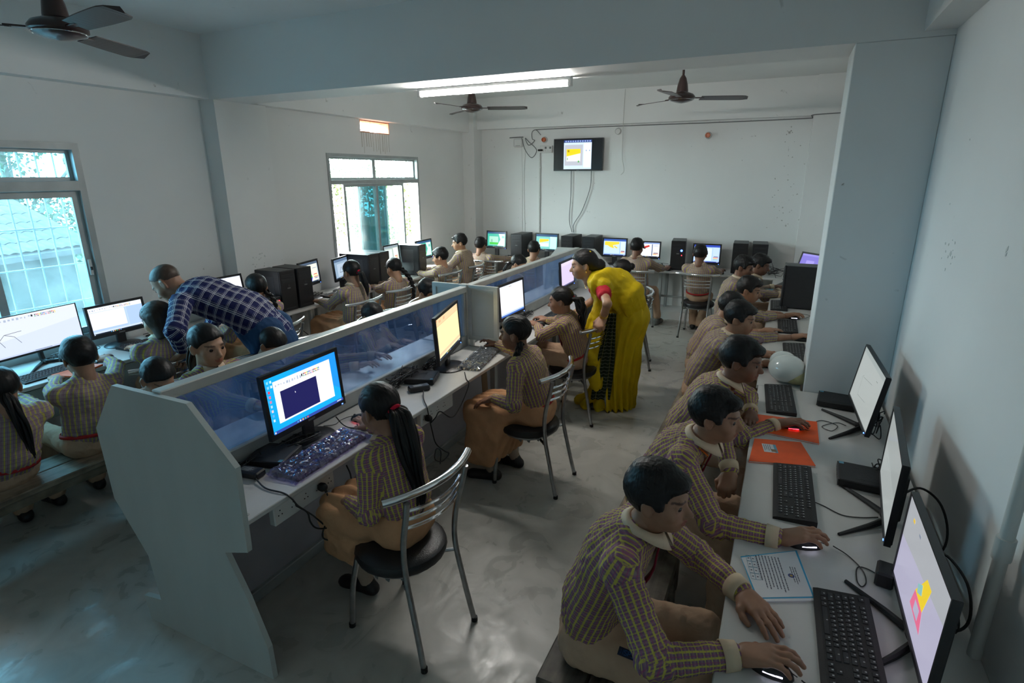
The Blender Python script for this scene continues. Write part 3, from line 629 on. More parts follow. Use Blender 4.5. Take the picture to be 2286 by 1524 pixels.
SCREENS = {
 'navy': [('r', 0, 1, 0, 1, '12a4ee')] + [('p', [(.35, 0), (1, 0), (1, .75)], '1e90f4')] + [('r', .10, .90, .10, .86, 'f3f5f8')] + ribbon(.10, .90, .10, 8, 3) + [('r', .16, .66, .30, .82, '1d1d54'), ('p', [(.345, .40), (.345, .44), (.356, .43)], 'ffffff')] + [('r', .018 + .04 * (i % 2 if i < 4 else 0), .040 + .04 * (i % 2 if i < 4 else 0), .05 + .085 * (i // 2 if i < 4 else i - 2), .095 + .085 * (i // 2 if i < 4 else i - 2), ['7ad0f0', 'b8e4f8', '8cc8e8', 'd0ecf8', 'e03848', 'e86880', 'd07898', 'a8d0e8', 'e8c8c8', '60a8e8', 'c8e0f0'][i]) for i in range(11)] + taskbar('2f4aa0', .945, 5),
 'yellow': [('r', 0, 1, 0, 1, 'efe2ac'), ('r', 0, 1, 0, .17, 'e9c99c'), ('r', 0, 1, .17, .185, 'dcb888'), ('r', 0, 1, .84, .90, 'e8c49a'), ('r', 0, 1, .90, .945, 'f0dcb0'), ('r', .01, .04, .02, .05, 'c04838'), ('r', .12, .20, .06, .12, 'dcae84'), ('r', .30, .38, .05, .12, 'dcae84')] + taskbar('26303c', .945, 6),
 'white': [('r', 0, 1, 0, 1, 'eef0f8'), ('r', 0, 1, 0, .03, 'd8def0'), ('r', 0, 1, .03, .15, 'e4e8f2')] + [('r', .40 + .02 * i, .412 + .02 * i, .06, .085, h) for i, h in enumerate(['404048', 'd06060', 'e0b050', '70b070', '6088d0', 'c0c0c8'])] + [('r', 0, 1, .90, .95, 'b8ccee'), ('r', 0, 1, .95, 1, '3a66b4')],
 'pink': [('r', 0, 1, 0, 1, 'cfc0de'), ('r', 0, 1, 0, .14, 'd8cce6'), ('r', .6, .8, .5, .52, 'b0a0c8'), ('r', 0, 1, .95, 1, '50507c')],
 'paint': [('r', 0, 1, 0, 1, 'a9c3ee')] + ribbon(0, 1, 0, 8, 5) + [('r', 0, .64, .17, .80, 'e9ecf4'), ('r', .66, .68, .17, .94, 'b8cef2'), ('r', 0, 1, .88, .945, 'c4d4f0')] + taskbar('141c26'),
 'house': [('r', 0, 1, 0, 1, 'ccd6ee'), ('p', [(0, 0), (1, 0), (1, .35), (0, .6)], 'd8dfee')] + ribbon(0, 1, 0, 7, 6, 'd8deea') + [('l', [(.10, .73), (.055, .55), (.12, .42), (.22, .51), (.28, .70)], .003, '60646c'), ('l', [(.12, .42), (.31, .40)], .003, '60646c')] + [('r', 0, 1, .96, 1, 'b8c4e0'), ('r', .4, .6, .968, .985, '7080a0')],
 'map': [('r', 0, 1, 0, 1, '8898a8'), ('r', 0, 1, 0, .12, '4a5a70'), ('r', .04, .96, .12, .92, 'e6e8d8'), ('p', [(.1, .35), (.3, .3), (.55, .5), (.62, .75), (.1, .75)], '48c020'), ('p', [(.1, .75), (.62, .75), (.55, .92), (.1, .92)], '4040d8'), ('r', .70, .90, .60, .64, 'e06030'), ('r', .72, .92, .68, .71, 'e8d040'), ('r', .70, .94, .74, .77, 'b03040'), ('r', .74, .9, .8, .83, '3050a0'), ('r', .68, .9, .30, .33, '90a0b8')] + taskbar('202a38'),
 'triangle': [('r', 0, 1, 0, 1, '8fa6bc'), ('r', 0, 1, 0, .14, '5a708c'), ('r', .2, .9, .25, .9, 'aebfd0'), ('l', [(.35, .7), (.48, .42), (.58, .7), (.35, .7)], .004, '283848'), ('l', [(.70, .7), (.78, .45), (.86, .7)], .004, '283848')] + taskbar('202a38'),
 'sheet': [('r', 0, 1, 0, 1, 'a8bcb4'), ('r', 0, 1, 0, .12, '8898a0'), ('r', .08, .55, .2, .85, 'dce6e0'), ('r', .62, .95, .16, .9, 'e4ece4'), ('r', .70, .9, .62, .66, 'd87040'), ('r', .72, .9, .70, .73, 'e0c840'), ('r', .7, .92, .76, .79, 'c03848')] + taskbar('303c44'),
 'teal': [('r', 0, 1, 0, 1, '42b8a0'), ('r', 0, 1, 0, .12, '2a5078'), ('r', .10, .60, .30, .86, 'a8dcc8'), ('r', .12, .60, .70, .84, '38c438'), ('r', .2, .22, .5, .68, '207858'), ('r', .25, .27, .5, .68, '207858'), ('p', [(.62, .12), (.96, .12), (.96, .92), (.55, .92), (.72, .5)], 'd4efe4'), ('r', .8, .93, .25, .40, '78c8b8')] + taskbar('183040'),
 'flag': [('r', 0, 1, 0, 1, '78c8c0'), ('r', 0, 1, 0, .14, '264a74'), ('r', .14, .62, .28, .80, 'b8ece4'), ('p', [(.16, .30), (.60, .30), (.60, .42), (.16, .55)], 'f0cc28'), ('r', .66, .97, .14, .92, 'c4f0ec'), ('r', .16, .60, .56, .78, 'dcf4ec')] + taskbar('1c3848'),
 'yellowmap': [('r', 0, 1, 0, 1, '9fc0ee'), ('r', 0, 1, 0, .12, '3858a8'), ('r', .03, .72, .14, .88, 'c4dcf4'), ('p', [(.05, .16), (.70, .16), (.70, .30), (.42, .38), (.48, .58), (.30, .50), (.18, .40), (.05, .38)], 'ecd03c'), ('p', [(.5, .40), (.64, .52), (.60, .58), (.46, .46)], 'e8cc48'), ('r', .76, .97, .14, .9, 'd0e0f8'), ('r', .80, .94, .70, .73, '303030'), ('r', .78, .96, .75, .79, 'd85030'), ('r', .78, .90, .81, .85, 'e8d048')] + taskbar('203070'),
 'arrow': [('r', 0, 1, 0, 1, 'e8ecf4'), ('r', 0, 1, 0, .10, '88a0d0'), ('p', [(.18, .30), (.48, .18), (.52, .28), (.24, .44)], 'c8342c'), ('p', [(.20, .38), (.30, .34), (.32, .44), (.22, .46)], '382828'), ('r', .62, .66, .12, .92, '304878'), ('r', .72, .94, .70, .74, '402820'), ('r', .70, .95, .76, .80, 'd06030'), ('r', .70, .86, .82, .86, 'e8d048'), ('r', .72, .92, .2, .24, 'a8bce0')] + taskbar('202840'),
 'bluepaint': [('r', 0, 1, 0, 1, 'a8c8fa'), ('r', 0, 1, 0, .12, '3048b0'), ('r', .04, .70, .18, .9, 'd4e4fc'), ('r', .74, .97, .14, .9, 'bcd4fb'), ('r', .78, .95, .64, .67, '303848'), ('r', .76, .96, .70, .74, 'd86038'), ('r', .76, .92, .76, .80, 'e8d848'), ('r', .76, .96, .82, .85, '48a0e0')] + taskbar('243080'),
 'violet': [('r', 0, 1, 0, 1, '7a70c8'), ('r', 0, 1, 0, .12, '9088d8'), ('r', .3, .7, .4, .7, '9a90dc')],
 'tv': [('r', 0, 1, 0, 1, '050608'), ('r', .20, .78, .03, .98, 'c9dcf4'), ('r', .20, .78, .03, .11, '2c3f78'), ('r', .22, .60, .18, .86, 'b4b8c2'), ('r', .26, .55, .32, .72, 'f6f4ea'), ('p', [(.26, .32), (.55, .32), (.55, .46), (.26, .56)], 'f4d010'), ('r', .28, .32, .35, .42, 'a08808'), ('r', .27, .29, .60, .68, '88b890'), ('r', .50, .53, .70, .76, '58a858'), ('r', .62, .77, .13, .92, 'eaf2fc'), ('r', .66, .68, .35, .40, '90a8c8'), ('r', .73, .75, .35, .40, '90a8c8')] + [('r', .23 + .05 * i, .26 + .05 * i, .045, .09, '8ea4d8') for i in range(11)],
 'pale': [('r', 0, 1, 0, 1, '9aa09e'), ('r', 0, 1, 0, .10, '8e9695'), ('l', [(.62, .72), (.30, .80), (.26, .45), (.30, .42)], .002, '707674'), ('l', [(.30, .45), (.66, .36)], .002, '707674'), ('r', .75, .80, .22, .23, '606866')],
 'pale2': [('r', 0, 1, 0, 1, '929897'), ('r', 0, 1, 0, .5, '8b9190'), ('l', [(.2, .6), (.5, .52), (.8, .62)], .002, '7c8280')],
 'shape': [('r', 0, 1, 0, 1, '9d9bb0'), ('p', [(0, 0), (1, 0), (1, .3), (0, .5)], '94979c'), ('p', [(.48, .60), (.62, .30), (.72, .30), (.66, .62)], 'd0b420'), ('p', [(.48, .60), (.66, .62), (.70, .82), (.44, .80)], 'c86080'), ('r', .52, .62, .66, .78, '9d9bb0'), ('p', [(.50, .50), (.58, .42), (.60, .52), (.52, .58)], '78a8a8'), ('r', .15, .19, .14, .18, 'c8a830'), ('r', .32, .36, .14, .17, '707888')],
}
def monitor(x, y, rz, w, h, content, style, label, group, z0=.10, tilt=6, base=None, brand=None):
    """local: screen looks to -Y; z0 height of the lower edge over the desk; tilt in degrees backwards"""
    t = empty('computer_monitor', (x, y, D), rz, label, 'monitor', group)
    T = Matrix.Translation((0, 0, z0)) @ Matrix.Rotation(math.radians(-tilt), 4, 'X')
    def put(o): o.matrix_local = T; return o
    thin = style == 'thin'; bz = .006 if thin else .018; bb = .014 if thin else .026
    m = MB(); A = [(-w / 2, 0), (w / 2, 0), (w / 2, h), (-w / 2, h)]; B = [(-w / 2 + bz, bb), (w / 2 - bz, bb), (w / 2 - bz, h - bz), (-w / 2 + bz, h - bz)]
    vs = [(p[0], yy, p[1]) for yy in (-.008, .012) for R in (A, B) for p in R]; fs = []
    for i in range(4):
        j = (i + 1) % 4; fs += [(i, j, 4 + j, 4 + i), (8 + i, 12 + i, 12 + j, 8 + j), (i, 8 + i, 8 + j, j), (4 + i, 4 + j, 12 + j, 12 + i)]
    m.add(vs, fs, 'black_plastic'); bezel = put(m.build('bezel', t))
    m = MB(); d = .02 if thin else .035
    m.box(-w / 2 + .004, w / 2 - .004, .006, .016, .004, h - .004, 'matte_black', .003); m.box(-w * .32, w * .32, .014, .016 + d, h * .12, h * .72, 'matte_black', .01); put(m.build('back_cover', t))
    m = rects_mesh(w - 2 * bz, h - bz - bb, SCREENS[content], -.004); s = m.build('screen', t, recalc=False); s.matrix_local = T @ Matrix.Translation((0, 0, bb + (h - bz - bb) / 2))
    m = MB(); m.box(w * .44, w * .455, -.0095, -.0078, .004, .008, 'led_blue'); put(m.build('power_light', t))
    if not thin:
        m = MB(); m.box(-.022, .022, -.0092, -.0078, .008, .017, 'cable_grey'); put(m.build('maker_badge', t))
    if thin:
        m = MB(); m.tube(spline([(0, .03, z0 + h * .35), (0, .04, z0), (0, .03, .03), (0, .0, .012)], 5), .016, 'matte_black', 10); m.build('neck', t, True)
        for s_ in (-1, 1):
            m = MB(); m.tube([(0, .03, .014), (s_ * .09, -.04, .010), (s_ * .19, -.13, .005)], .008, 'matte_black', 8, rr=[.012, .010, .006]); m.build('stand_foot', t, True)
    else:
        m = MB(); m.box(-.035, .035, .012, .032, .012, z0 + h * .3, 'black_plastic', .005); m.build('neck', t)
        m = MB(); m.lathe([(.05, 0), (.125, .0), (.128, .005), (.120, .011), (.06, .017), (.03, .022)], 'black_plastic', 32); o = m.build('base', t, True); o.scale = (1, .85, 1); o.location = (0, .012, 0)
    return t
RZ_R, RZ_L, RZ_B = -math.pi / 2, math.pi / 2, 0.0
GM = 'monitors on the desks'
monitor(.432, 1.585, RZ_R, .49, .29, 'shape', 'thin', 'thin monitor nearest the viewer showing a yellow and pink shape', GM, .035, 1)
monitor(.447, 2.215, RZ_R - .09, .545, .295, 'pale2', 'thin', 'thin blank monitor between two others on the right desk', GM, .055, 1)
monitor(.437, 3.07, RZ_R + .04, .55, .295, 'pale', 'thin', 'thin monitor next to the column showing a faint line sketch', GM, .075, 8)
monitor(-4.44, 1.93, RZ_L + .14, .55, .275, 'house', 'thin', 'large thin monitor under the near window showing a line drawing of a house', GM, .095, 3)
monitor(-4.44, 2.445, RZ_L + .04, .43, .24, 'paint', 'classic', 'black-framed monitor beside the window showing a blue paint program', GM, .09, 6)
monitor(-4.40, 3.33, RZ_L, .44, .28, 'white', 'classic', 'monitor half hidden behind the checked shirt against the pillar', GM, .10, 8)
monitor(-1.945, 1.83, RZ_L + .03, .49, .30, 'navy', 'classic', 'black monitor showing a dark navy canvas on a bright blue desktop', GM, .095, 5)
monitor(-1.895, 3.03, RZ_L + .28, .54, .305, 'yellow', 'classic', 'black monitor with a pale yellow screen beside the side screen', GM, .095, 4)
monitor(-1.97, 4.15, RZ_L - .02, .46, .295, 'white', 'classic', 'monitor with a white screen right behind the aluminium side screen', GM, .09, 4)
monitor(-1.98, 5.52, RZ_L + .03, .44, .285, 'pink', 'classic', 'lavender monitor partly hidden by the woman\'s face', GM, .10, 4)
monitor(-4.35, 4.31, RZ_L + .25, .37, .255, 'map', 'classic', 'monitor with green and blue picture next to two black towers', GM, .14, 5)
monitor(-4.35, 4.78, RZ_L + .3, .37, .25, 'triangle', 'classic', 'monitor with triangle drawings left of the far window', GM, .125, 5)
monitor(-4.36, 5.70, RZ_L + .1, .36, .25, 'sheet', 'classic', 'monitor with pale green sheet under the far window', GM, .165, 5)
monitor(-4.36, 6.42, RZ_L + .05, .40, .26, 'teal', 'classic', 'monitor seen edge on behind the tower by the far window', GM, .14, 5)
monitor(-4.02, 7.88, RZ_B - .05, .355, .27, 'teal', 'classic', 'grey-framed monitor with a green picture in the back left corner', GM, .135, 4)
monitor(-3.18, 7.88, RZ_B, .37, .27, 'flag', 'classic', 'monitor with a yellow flag picture on the back desk', GM, .13, 4)
monitor(-2.14, 7.88, RZ_B + .03, .355, .27, 'yellowmap', 'classic', 'monitor with a yellow map on the back desk', GM, .105, 4)
monitor(-1.65, 7.88, RZ_B + .05, .31, .24, 'arrow', 'classic', 'monitor with a red object beside the boy at the back desk', GM, .11, 4)
monitor(-.89, 7.88, RZ_B + .05, .36, .27, 'bluepaint', 'classic', 'bright blue monitor behind the boy seen from behind', GM, .08, 4)
monitor(.27, 6.75, RZ_R + .75, .30, .21, 'violet', 'classic', 'small violet monitor above the big black case by the column', GM, .22, 18)

# ------------------------------------------------------------------ computer towers
def make_tower():
    t = empty('computer_tower')
    m = MB(); m.box(-.09, .09, -.19, .20, .008, .385, 'tower_black', .004); m.build('case', t)
    m = MB(); m.box(-.091, .091, -.206, -.188, .006, .388, 'black_plastic', .005); fp = m.build('front_panel', t)
    for z in (.315, .275):
        m = MB(); m.box(-.075, .075, -.2085, -.205, z, z + .034, 'tower_black', .001); m.build('drive_bay', t)
    m = MB(); m.box(-.06, .06, -.208, -.205, .03, .035, 'dark_grey_plastic'); m.build('front_vent', t)
    m = MB(); m.box(-.018, .018, -.2085, -.206, .215, .226, 'cable_grey'); m.build('badge', t)
    m = MB(); m.tube([(.0, -.207, .245), (.0, -.2095, .245)], .008, 'dark_grey_plastic', 12); m.build('power_button', t)
    m = MB(); m.box(-.0912, -.0898, -.12, .13, .06, .33, 'dark_grey_plastic', .0004); m.build('side_panel', t)
    m = MB(); m.box(-.015, .025, -.18, -.165, .386, .389, 'cable_grey'); m.build('top_label', t)
    for sx in (-.07, .07):
        for sy in (-.16, .17):
            m = MB(); m.box(sx - .012, sx + .012, sy - .012, sy + .012, 0, .01, 'matte_black'); m.build('foot', t)
    return t
_tw = make_tower(); _tu = [False]
def tower(x, y, rz, label, lit=None, s=(1, 1, 1)):
    c = _tw if not _tu[0] else copy_tree(_tw); _tu[0] = True
    c.location = (x, y, D); c.rotation_euler = (0, 0, rz); c.scale = s
    if lit:
        for (mat, px, pz, r) in lit:
            m = MB(); m.tube([(px, -.207, pz), (px, -.211, pz)], r, mat, 12); m.build('indicator_light', c)
    return tag(c, label, 'computer', 'black computer towers')
tower(-4.33, 3.80, RZ_L, 'left of two black towers standing against the left pillar')
tower(-4.33, 4.01, RZ_L, 'right of two black towers standing against the left pillar')
tower(-4.33, 5.04, RZ_L + .05, 'glossy black tower in front of the far window')
tower(-4.34, 5.25, RZ_L + .05, 'tower pressed against the glossy one at the far window')
tower(-4.33, 6.00, RZ_L + .1, 'single black tower at the right half of the far window')
tower(-3.60, 7.92, RZ_B, 'black tower in the back row left of the yellow flag monitor')
tower(-2.81, 7.95, RZ_B, 'left of two tower tops peeking over the divider end')
tower(-2.49, 7.95, RZ_B, 'right of two tower tops peeking over the divider end')
tower(-1.26, 7.92, RZ_B + .12, 'black tower with a bright blue light on the back desk', [('led_blue', .045, .262, .014), ('led_red', .05, .2, .006)])
tower(-.48, 7.94, RZ_B + .05, 'left of two black towers at the right end of the back desk')
tower(-.25, 7.95, RZ_B + .05, 'right of two black towers at the right end of the back desk')
tower(.30, 5.95, RZ_R, 'big black computer case side-on beside the column edge', None, (1.25, 1.22, 1.05))

def ups(x, y, rz, label):
    t = empty('power_backup_unit', (x, y, D), rz, label, 'UPS')
    m = MB(); m.box(-.06, .06, -.14, .14, 0, .17, 'tower_black', .006); m.build('case', t)
    m = MB(); m.box(-.055, .055, -.146, -.138, .01, .165, 'black_plastic', .004); m.build('front_panel', t)
    m = MB(); m.tube([(.03, -.146, .13), (.03, -.150, .13)], .007, 'led_red', 10); m.build('red_light', t)
    m = MB(); m.tube([(.0, -.146, .125), (.0, -.150, .125)], .004, 'led_green', 8); m.build('status_light', t)
    m = MB(); m.box(-.02, .02, -.1475, -.145, .07, .078, 'cable_grey'); m.build('badge', t)
ups(-4.25, 3.62, RZ_L, 'small black power backup box with a red light beside the towers')

# ------------------------------------------------------------------ keyboards
def key_mesh(w):
    m = MB(); h = w * .0185 - .0012; d = .0165; a = h / 2; b = d / 2
    vs = [(-a, -b, 0), (a, -b, 0), (a, b, 0), (-a, b, 0), (-a + .002, -b + .0015, .0055), (a - .002, -b + .0015, .0055), (a - .002, b - .003, .0055), (-a + .002, b - .003, .0055)]
    m.add(vs, [(0, 1, 5, 4), (1, 2, 6, 5), (2, 3, 7, 6), (3, 0, 4, 7), (4, 5, 6, 7)], 'key_cap')
    m.add([(-.003, .0, .0057), (.001, .0, .0057), (.001, .0045, .0057), (-.003, .0045, .0057)], [(0, 1, 2, 3)], 'key_legend'); return m
def key_layout():
    U = .0185; out = []; rows = [[1] * 1 + [None] + [1] * 4 + [-.5] + [1] * 4 + [-.5] + [1] * 4, [1] * 13 + [2], [1.5] + [1] * 12 + [1.5], [1.75] + [1] * 11 + [2.25], [2.25] + [1] * 10 + [2.75], [1.25, 1.25, 1.25, 6.25, 1.25, 1.25, 1.25, 1.25]]
    for r, row in enumerate(rows):
        x = 0; y = .0185 * (5 - r) + (.005 if r == 0 else 0)
        for k in row:
            if k is None: x += 1; continue
            if k < 0: x -= k; continue
            out.append((x + k / 2, y, k)); x += k
        nav = {0: 3, 1: 3, 2: 3, 3: 0, 4: -1, 5: 3}[r]
        if nav == 3: out += [(15.3 + i + .5, y, 1) for i in range(3)]
        elif nav == -1: out.append((16.8, y, 1))
        if r > 0: out += [(18.6 + i + .5, y, 1) for i in range(4 if r not in (3, 5) else 3)]
    return [((x - 11.3) * U, y - .046, w) for x, y, w in out]
KEYS = key_layout(); KM = {}
def keyboard_case():
    m = MB(); m.prism([(-.072, 0), (.074, 0), (.074, .020), (.060, .022), (-.060, .012), (-.072, .009)], 'x', -.222, .222, 'matte_black'); return m
_kc = keyboard_case().mesh('case')
def keys_joined():
    m = MB()
    for (x, y, w) in KEYS:
        k = key_mesh(w); z = .0165 + y * .085
        for vs in (k,): m.add([(a + x, b + y, c + z - .003) for a, b, c in vs.v[:8]], vs.f[:5], 'key_cap'); m.add([(a + x, b + y, c + z - .003) for a, b, c in vs.v[8:]], [(0, 1, 2, 3)], 'key_legend')
    return m.mesh('keys')
_kj = keys_joined()
def keyboard(x, y, rz, label, near=False, z=D):
    t = empty('keyboard', (x, y, z), rz, label, 'keyboard', 'black keyboards'); link('case', _kc, t)
    if near:
        for (kx, ky, w) in KEYS:
            if w not in KM: KM[w] = key_mesh(w).mesh('key')
            link('key', KM[w], t, (kx, ky, .0135 + ky * .085)).rotation_euler = (.07, 0, 0)
    else: tag(link('keys', _kj, t), kind='stuff')
    return t
keyboard(.285, 1.475, RZ_R + .02, 'black keyboard nearest the viewer beside the boy with the printed sheet', True)
keyboard(.155, 2.275, RZ_R + .02, 'black keyboard below the orange folder with a name sticker', True)
keyboard(.088, 3.315, RZ_R + .06, 'black keyboard in front of the white helmet', True)
keyboard(.17, 4.32, RZ_R + .03, 'black keyboard just behind the column edge')
keyboard(.12, 5.08, RZ_R + .02, 'fourth black keyboard up the right desk, between two reaching hands')
keyboard(.04, 5.92, RZ_R + .02, 'black keyboard right in front of the big black case')
keyboard(.06, 7.05, RZ_R - .3, 'black keyboard at the far end of the right desk')
keyboard(-4.19, 1.86, RZ_L + .08, 'long black keyboard under the monitor with the house drawing')
keyboard(-4.30, 2.56, RZ_L + .05, 'black keyboard beside the short-haired girl')
keyboard(-4.27, 4.62, RZ_L + .06, 'keyboard on the left desk between towers and the ponytail girl')
keyboard(-4.24, 5.42, RZ_L + .06, 'keyboard by the braided girl\'s hand under the far window')
keyboard(-4.24, 6.42, RZ_L + .08, 'keyboard at the boys near the far left corner')
keyboard(-1.79, 3.24, RZ_L + .17, 'dark keyboard in clear wrap in front of the yellow screen')
keyboard(-1.78, 4.55, RZ_L, 'keyboard by the hand of the girl with curled ponytail')
keyboard(-1.78, 1.72, RZ_L + .02, 'keyboard in crumpled plastic nearest the navy screen')
keyboard(-4.0, 7.70, RZ_B, 'keyboard in the back left corner')
keyboard(-3.12, 7.70, RZ_B, 'keyboard below the flag picture monitor')
keyboard(-1.62, 7.70, RZ_B, 'keyboard below the monitor with the red object')
keyboard(-.90, 7.70, RZ_B, 'keyboard below the bright blue monitor')
def wrap(x, y, rz, label, seed, purple=False):
    """crumpled clear bag lying over a keyboard: faceted noisy sheet"""
    rg = random.Random(seed); m = MB(); nx, ny = 46, 16; W, H = .50, .17; vs = []; fs = []
    for j in range(ny + 1):
        for i in range(nx + 1):
            u, v = i / nx - .5, j / ny - .5; e = max(0, (abs(u) - .44) / .06, (abs(v) - .40) / .10)
            z = .030 + rg.uniform(-.0035, .005) + v * .008 - min(1, e) * .022; vs.append((u * W + rg.uniform(-.004, .004), v * H + rg.uniform(-.004, .004), max(.003, z)))
    for j in range(ny):
        for i in range(nx):
            a = j * (nx + 1) + i
            if rg.random() < .5: fs += [(a, a + 1, a + nx + 2), (a, a + nx + 2, a + nx + 1)]
            else: fs += [(a, a + 1, a + nx + 1), (a + 1, a + nx + 2, a + nx + 1)]
    m.add(vs, fs, 'purple_wrap' if purple else 'clear_wrap'); o = m.build('plastic_wrap', None); o.location = (x, y, D + .001); o.rotation_euler = (0, 0, rz)
    return tag(o, label, 'wrapper', 'plastic keyboard wraps')
glass_mat('purple_wrap', (0.62, 0.52, 0.86), 0.20, 0.06, (0.50, 0.44, 0.70), 0.13)
wrap(-1.78, 1.72, RZ_L + .02, 'crumpled shiny purple-tinted plastic bag over the nearest middle keyboard', 4, True)
wrap(-1.79, 3.24, RZ_L + .17, 'clear plastic bag over the keyboard by the yellow screen', 9)

# ------------------------------------------------------------------ mice
def mouse_mesh():
    m = MB(); n, k = 14, 20; vs = []; fs = []
    for i in range(n + 1):
        a = i / n * math.pi / 2
        for j in range(k):
            q = 2 * math.pi * j / k; r = math.cos(a) ** .55; x = .031 * r * math.cos(q) * (1 - .12 * math.sin(q)); y = .058 * r * math.sin(q); z = .036 * math.sin(a) * (1 - .25 * (y / .058)); vs.append((x, y, z))
    for i in range(n): fs += [(i * k + j, i * k + (j + 1) % k, (i + 1) * k + (j + 1) % k, (i + 1) * k + j) for j in range(k)]
    fs.append(tuple(range(k - 1, -1, -1))); m.add(vs, fs, 'black_plastic'); return m
_mm = mouse_mesh().mesh('shell'); _mm.polygons.foreach_set('use_smooth', [True] * len(_mm.polygons))
def mouse(x, y, rz, label, glow=None, cable=None):
    t = empty('computer_mouse', (x, y, D), rz, label, 'mouse', 'computer mice'); link('shell', _mm, t)
    m = MB(); m.tube([(-.003, .034, .027), (.003, .034, .027)], .007, 'dark_grey_plastic', 12); m.build('scroll_wheel', t, True)
    m = MB(); m.box(-.0006, .0006, .012, .055, .0275, .0300, 'dark_grey_plastic', T=Matrix.Rotation(-.32, 4, 'X') @ Matrix.Translation((0, .0, .006))); m.build('button_seam', t)
    if glow:
        for s in (-1, 1):
            m = MB(); m.tube([(s * .029, -.012, .012), (s * .0275, .012, .013), (s * .023, .034, .013)], .0022, glow, 6); m.build('light_strip', t)
    if cable:
        c = MB(); c.tube(spline([(p[0], p[1], D + p[2]) for p in cable], 6), .0018, 'cable_black', 6); o = c.build('mouse_cable', None, True)
        inv = Matrix.Rotation(-rz, 4, 'Z') @ Matrix.Translation((-x, -y, -D)); o.data.transform(inv); o.parent = t
    return t
mouse(.100, 1.322, RZ_R - .20, 'lit mouse under the nearest boy\'s hand', 'led_white', [(.172, 1.31, .01), (.20, 1.285, .012), (.205, 1.24, .006), (.19, 1.18, .003)])
mouse(.188, 1.925, RZ_R + .2, 'lit mouse under the second boy\'s hand', 'led_white', [(.277, 1.947, .01), (.32, 1.92, .004), (.355, 1.86, .003), (.36, 1.80, .003), (.345, 1.77, .003), (.335, 1.80, .003), (.345, 1.87, .003), (.39, 1.86, .003), (.42, 1.80, .003)])
mouse(.150, 2.93, RZ_R - .05, 'red-lit mouse on the orange folder', 'led_red', [(.207, 2.925, .012), (.235, 2.93, .006), (.25, 2.98, .003), (.26, 3.06, .003), (.30, 3.10, .003), (.36, 3.06, .003), (.33, 2.98, .003), (.29, 3.02, .003), (.36, 3.10, .003), (.40, 3.08, .003)])
mouse(.045, 3.91, RZ_R - .1, 'red-glowing mouse just behind the white helmet', 'led_red')
mouse(.225, 4.69, RZ_R, 'mouse under the hand reaching furthest past the column', None, [(.282, 4.69, .01), (.34, 4.72, .004), (.40, 4.76, .003)])
mouse(.165, 5.42, RZ_R - .1, 'small lit mouse of the boy sixth along the right desk', 'led_white', [(.222, 5.41, .01), (.27, 5.5, .004), (.30, 5.6, .003), (.22, 5.66, .003)])
mouse(.12, 6.42, RZ_R, 'mouse beside the hand next to the big black case')
mouse(-1.875, 2.10, RZ_L + .2, 'red-trimmed mouse in front of the nearest girl', 'led_red', [(-1.93, 2.11, .01), (-1.96, 2.10, .004), (-1.97, 2.05, .003), (-1.96, 2.0, .003), (-2.0, 1.96, .003)])
mouse(-1.86, 3.55, RZ_L, 'mouse under the hand by the yellow screen')
mouse(-1.79, 4.28, RZ_L, 'mouse by the white-screen monitor')
mouse(-4.17, 2.17, RZ_L, 'mouse under the fist of the boy at the near window')
mouse(-4.20, 5.14, RZ_L, 'mouse under the braided girl\'s hand')
mouse(-4.20, 6.05, RZ_L, 'mouse of the boy by the far window')
mouse(-1.33, 7.66, RZ_B, 'mouse at the back desk below the red object monitor')
mouse(-.66, 7.66, RZ_B, 'mouse at the back desk below the bright blue monitor')

# ------------------------------------------------------------------ small computers, adapters, folders, sheet, helmet
def mini_pc(x, y, rz, label):
    t = empty('mini_computer', (x, y, D), rz, label, 'computer', 'small flat computers')
    m = MB(); m.box(-.088, .088, -.09, .09, .003, .036, 'matte_black', .004); m.build('case', t)
    m = MB(); m.box(-.086, .086, -.094, -.089, .005, .034, 'dark_grey_plastic', .001); fp = m.build('front_panel', t)
    for i, xx in enumerate((-.05, -.03, -.012, .01, .03)):
        m = MB(); m.box(xx, xx + .012, -.0952, -.0935, .016, .022, 'black_plastic' if i % 2 else 'cable_grey'); m.build('port', t)
    m = MB(); m.box(-.082, -.062, -.088, -.070, .0361, .0364, 'sticker_blue'); m.build('sticker', t)
    m = MB()
    for i in range(9): m.box(-.05 + .012 * i, -.046 + .012 * i, -.03, .06, .0358, .0368, 'dark_grey_plastic')
    m.build('vent', t)['kind'] = 'stuff'
mini_pc(.375, 3.385, RZ_R - .1, 'flat black mini computer beside the column')
mini_pc(.415, 2.49, RZ_R - .05, 'flat black mini computer behind the blank middle monitor')
mini_pc(-1.955, 1.60, RZ_L + .30, 'flat black mini computer between end panel and navy monitor')
mini_pc(-1.93, 2.74, RZ_L + .35, 'flat black mini computer at the middle of the white desk')
def adapter(x, y, rz, label, l=.13, w=.06, h=.032, sticker=True):
    t = empty('power_adapter', (x, y, D), rz, label, 'adapter', 'black power adapters')
    m = MB(); m.box(-l / 2, l / 2, -w / 2, w / 2, 0, h, 'black_plastic', .006); m.build('case', t)
    if sticker:
        m = MB(); m.box(-l * .3, l * .25, -w * .3, w * .3, h, h + .0004, 'dark_grey_plastic'); s = m.build('rating_label', t)
        for i in range(5):
            m = MB(); m.box(-l * .27, l * (.1 + .1 * ((i * 7) % 3) / 2), -w * .24 + i * w * .105, -w * .20 + i * w * .105, h + .0004, h + .0006, 'key_legend'); m.build('print_line', s)
adapter(-1.935, 1.452, .15, 'black power adapter by the end panel with a printed label')
adapter(-1.845, 2.585, .9, 'black power adapter lying before the mini computer mid desk', .125, .055)
adapter(.41, 1.83, 1.4, 'black power adapter between two right-hand monitors', .08, .05, .05, False)
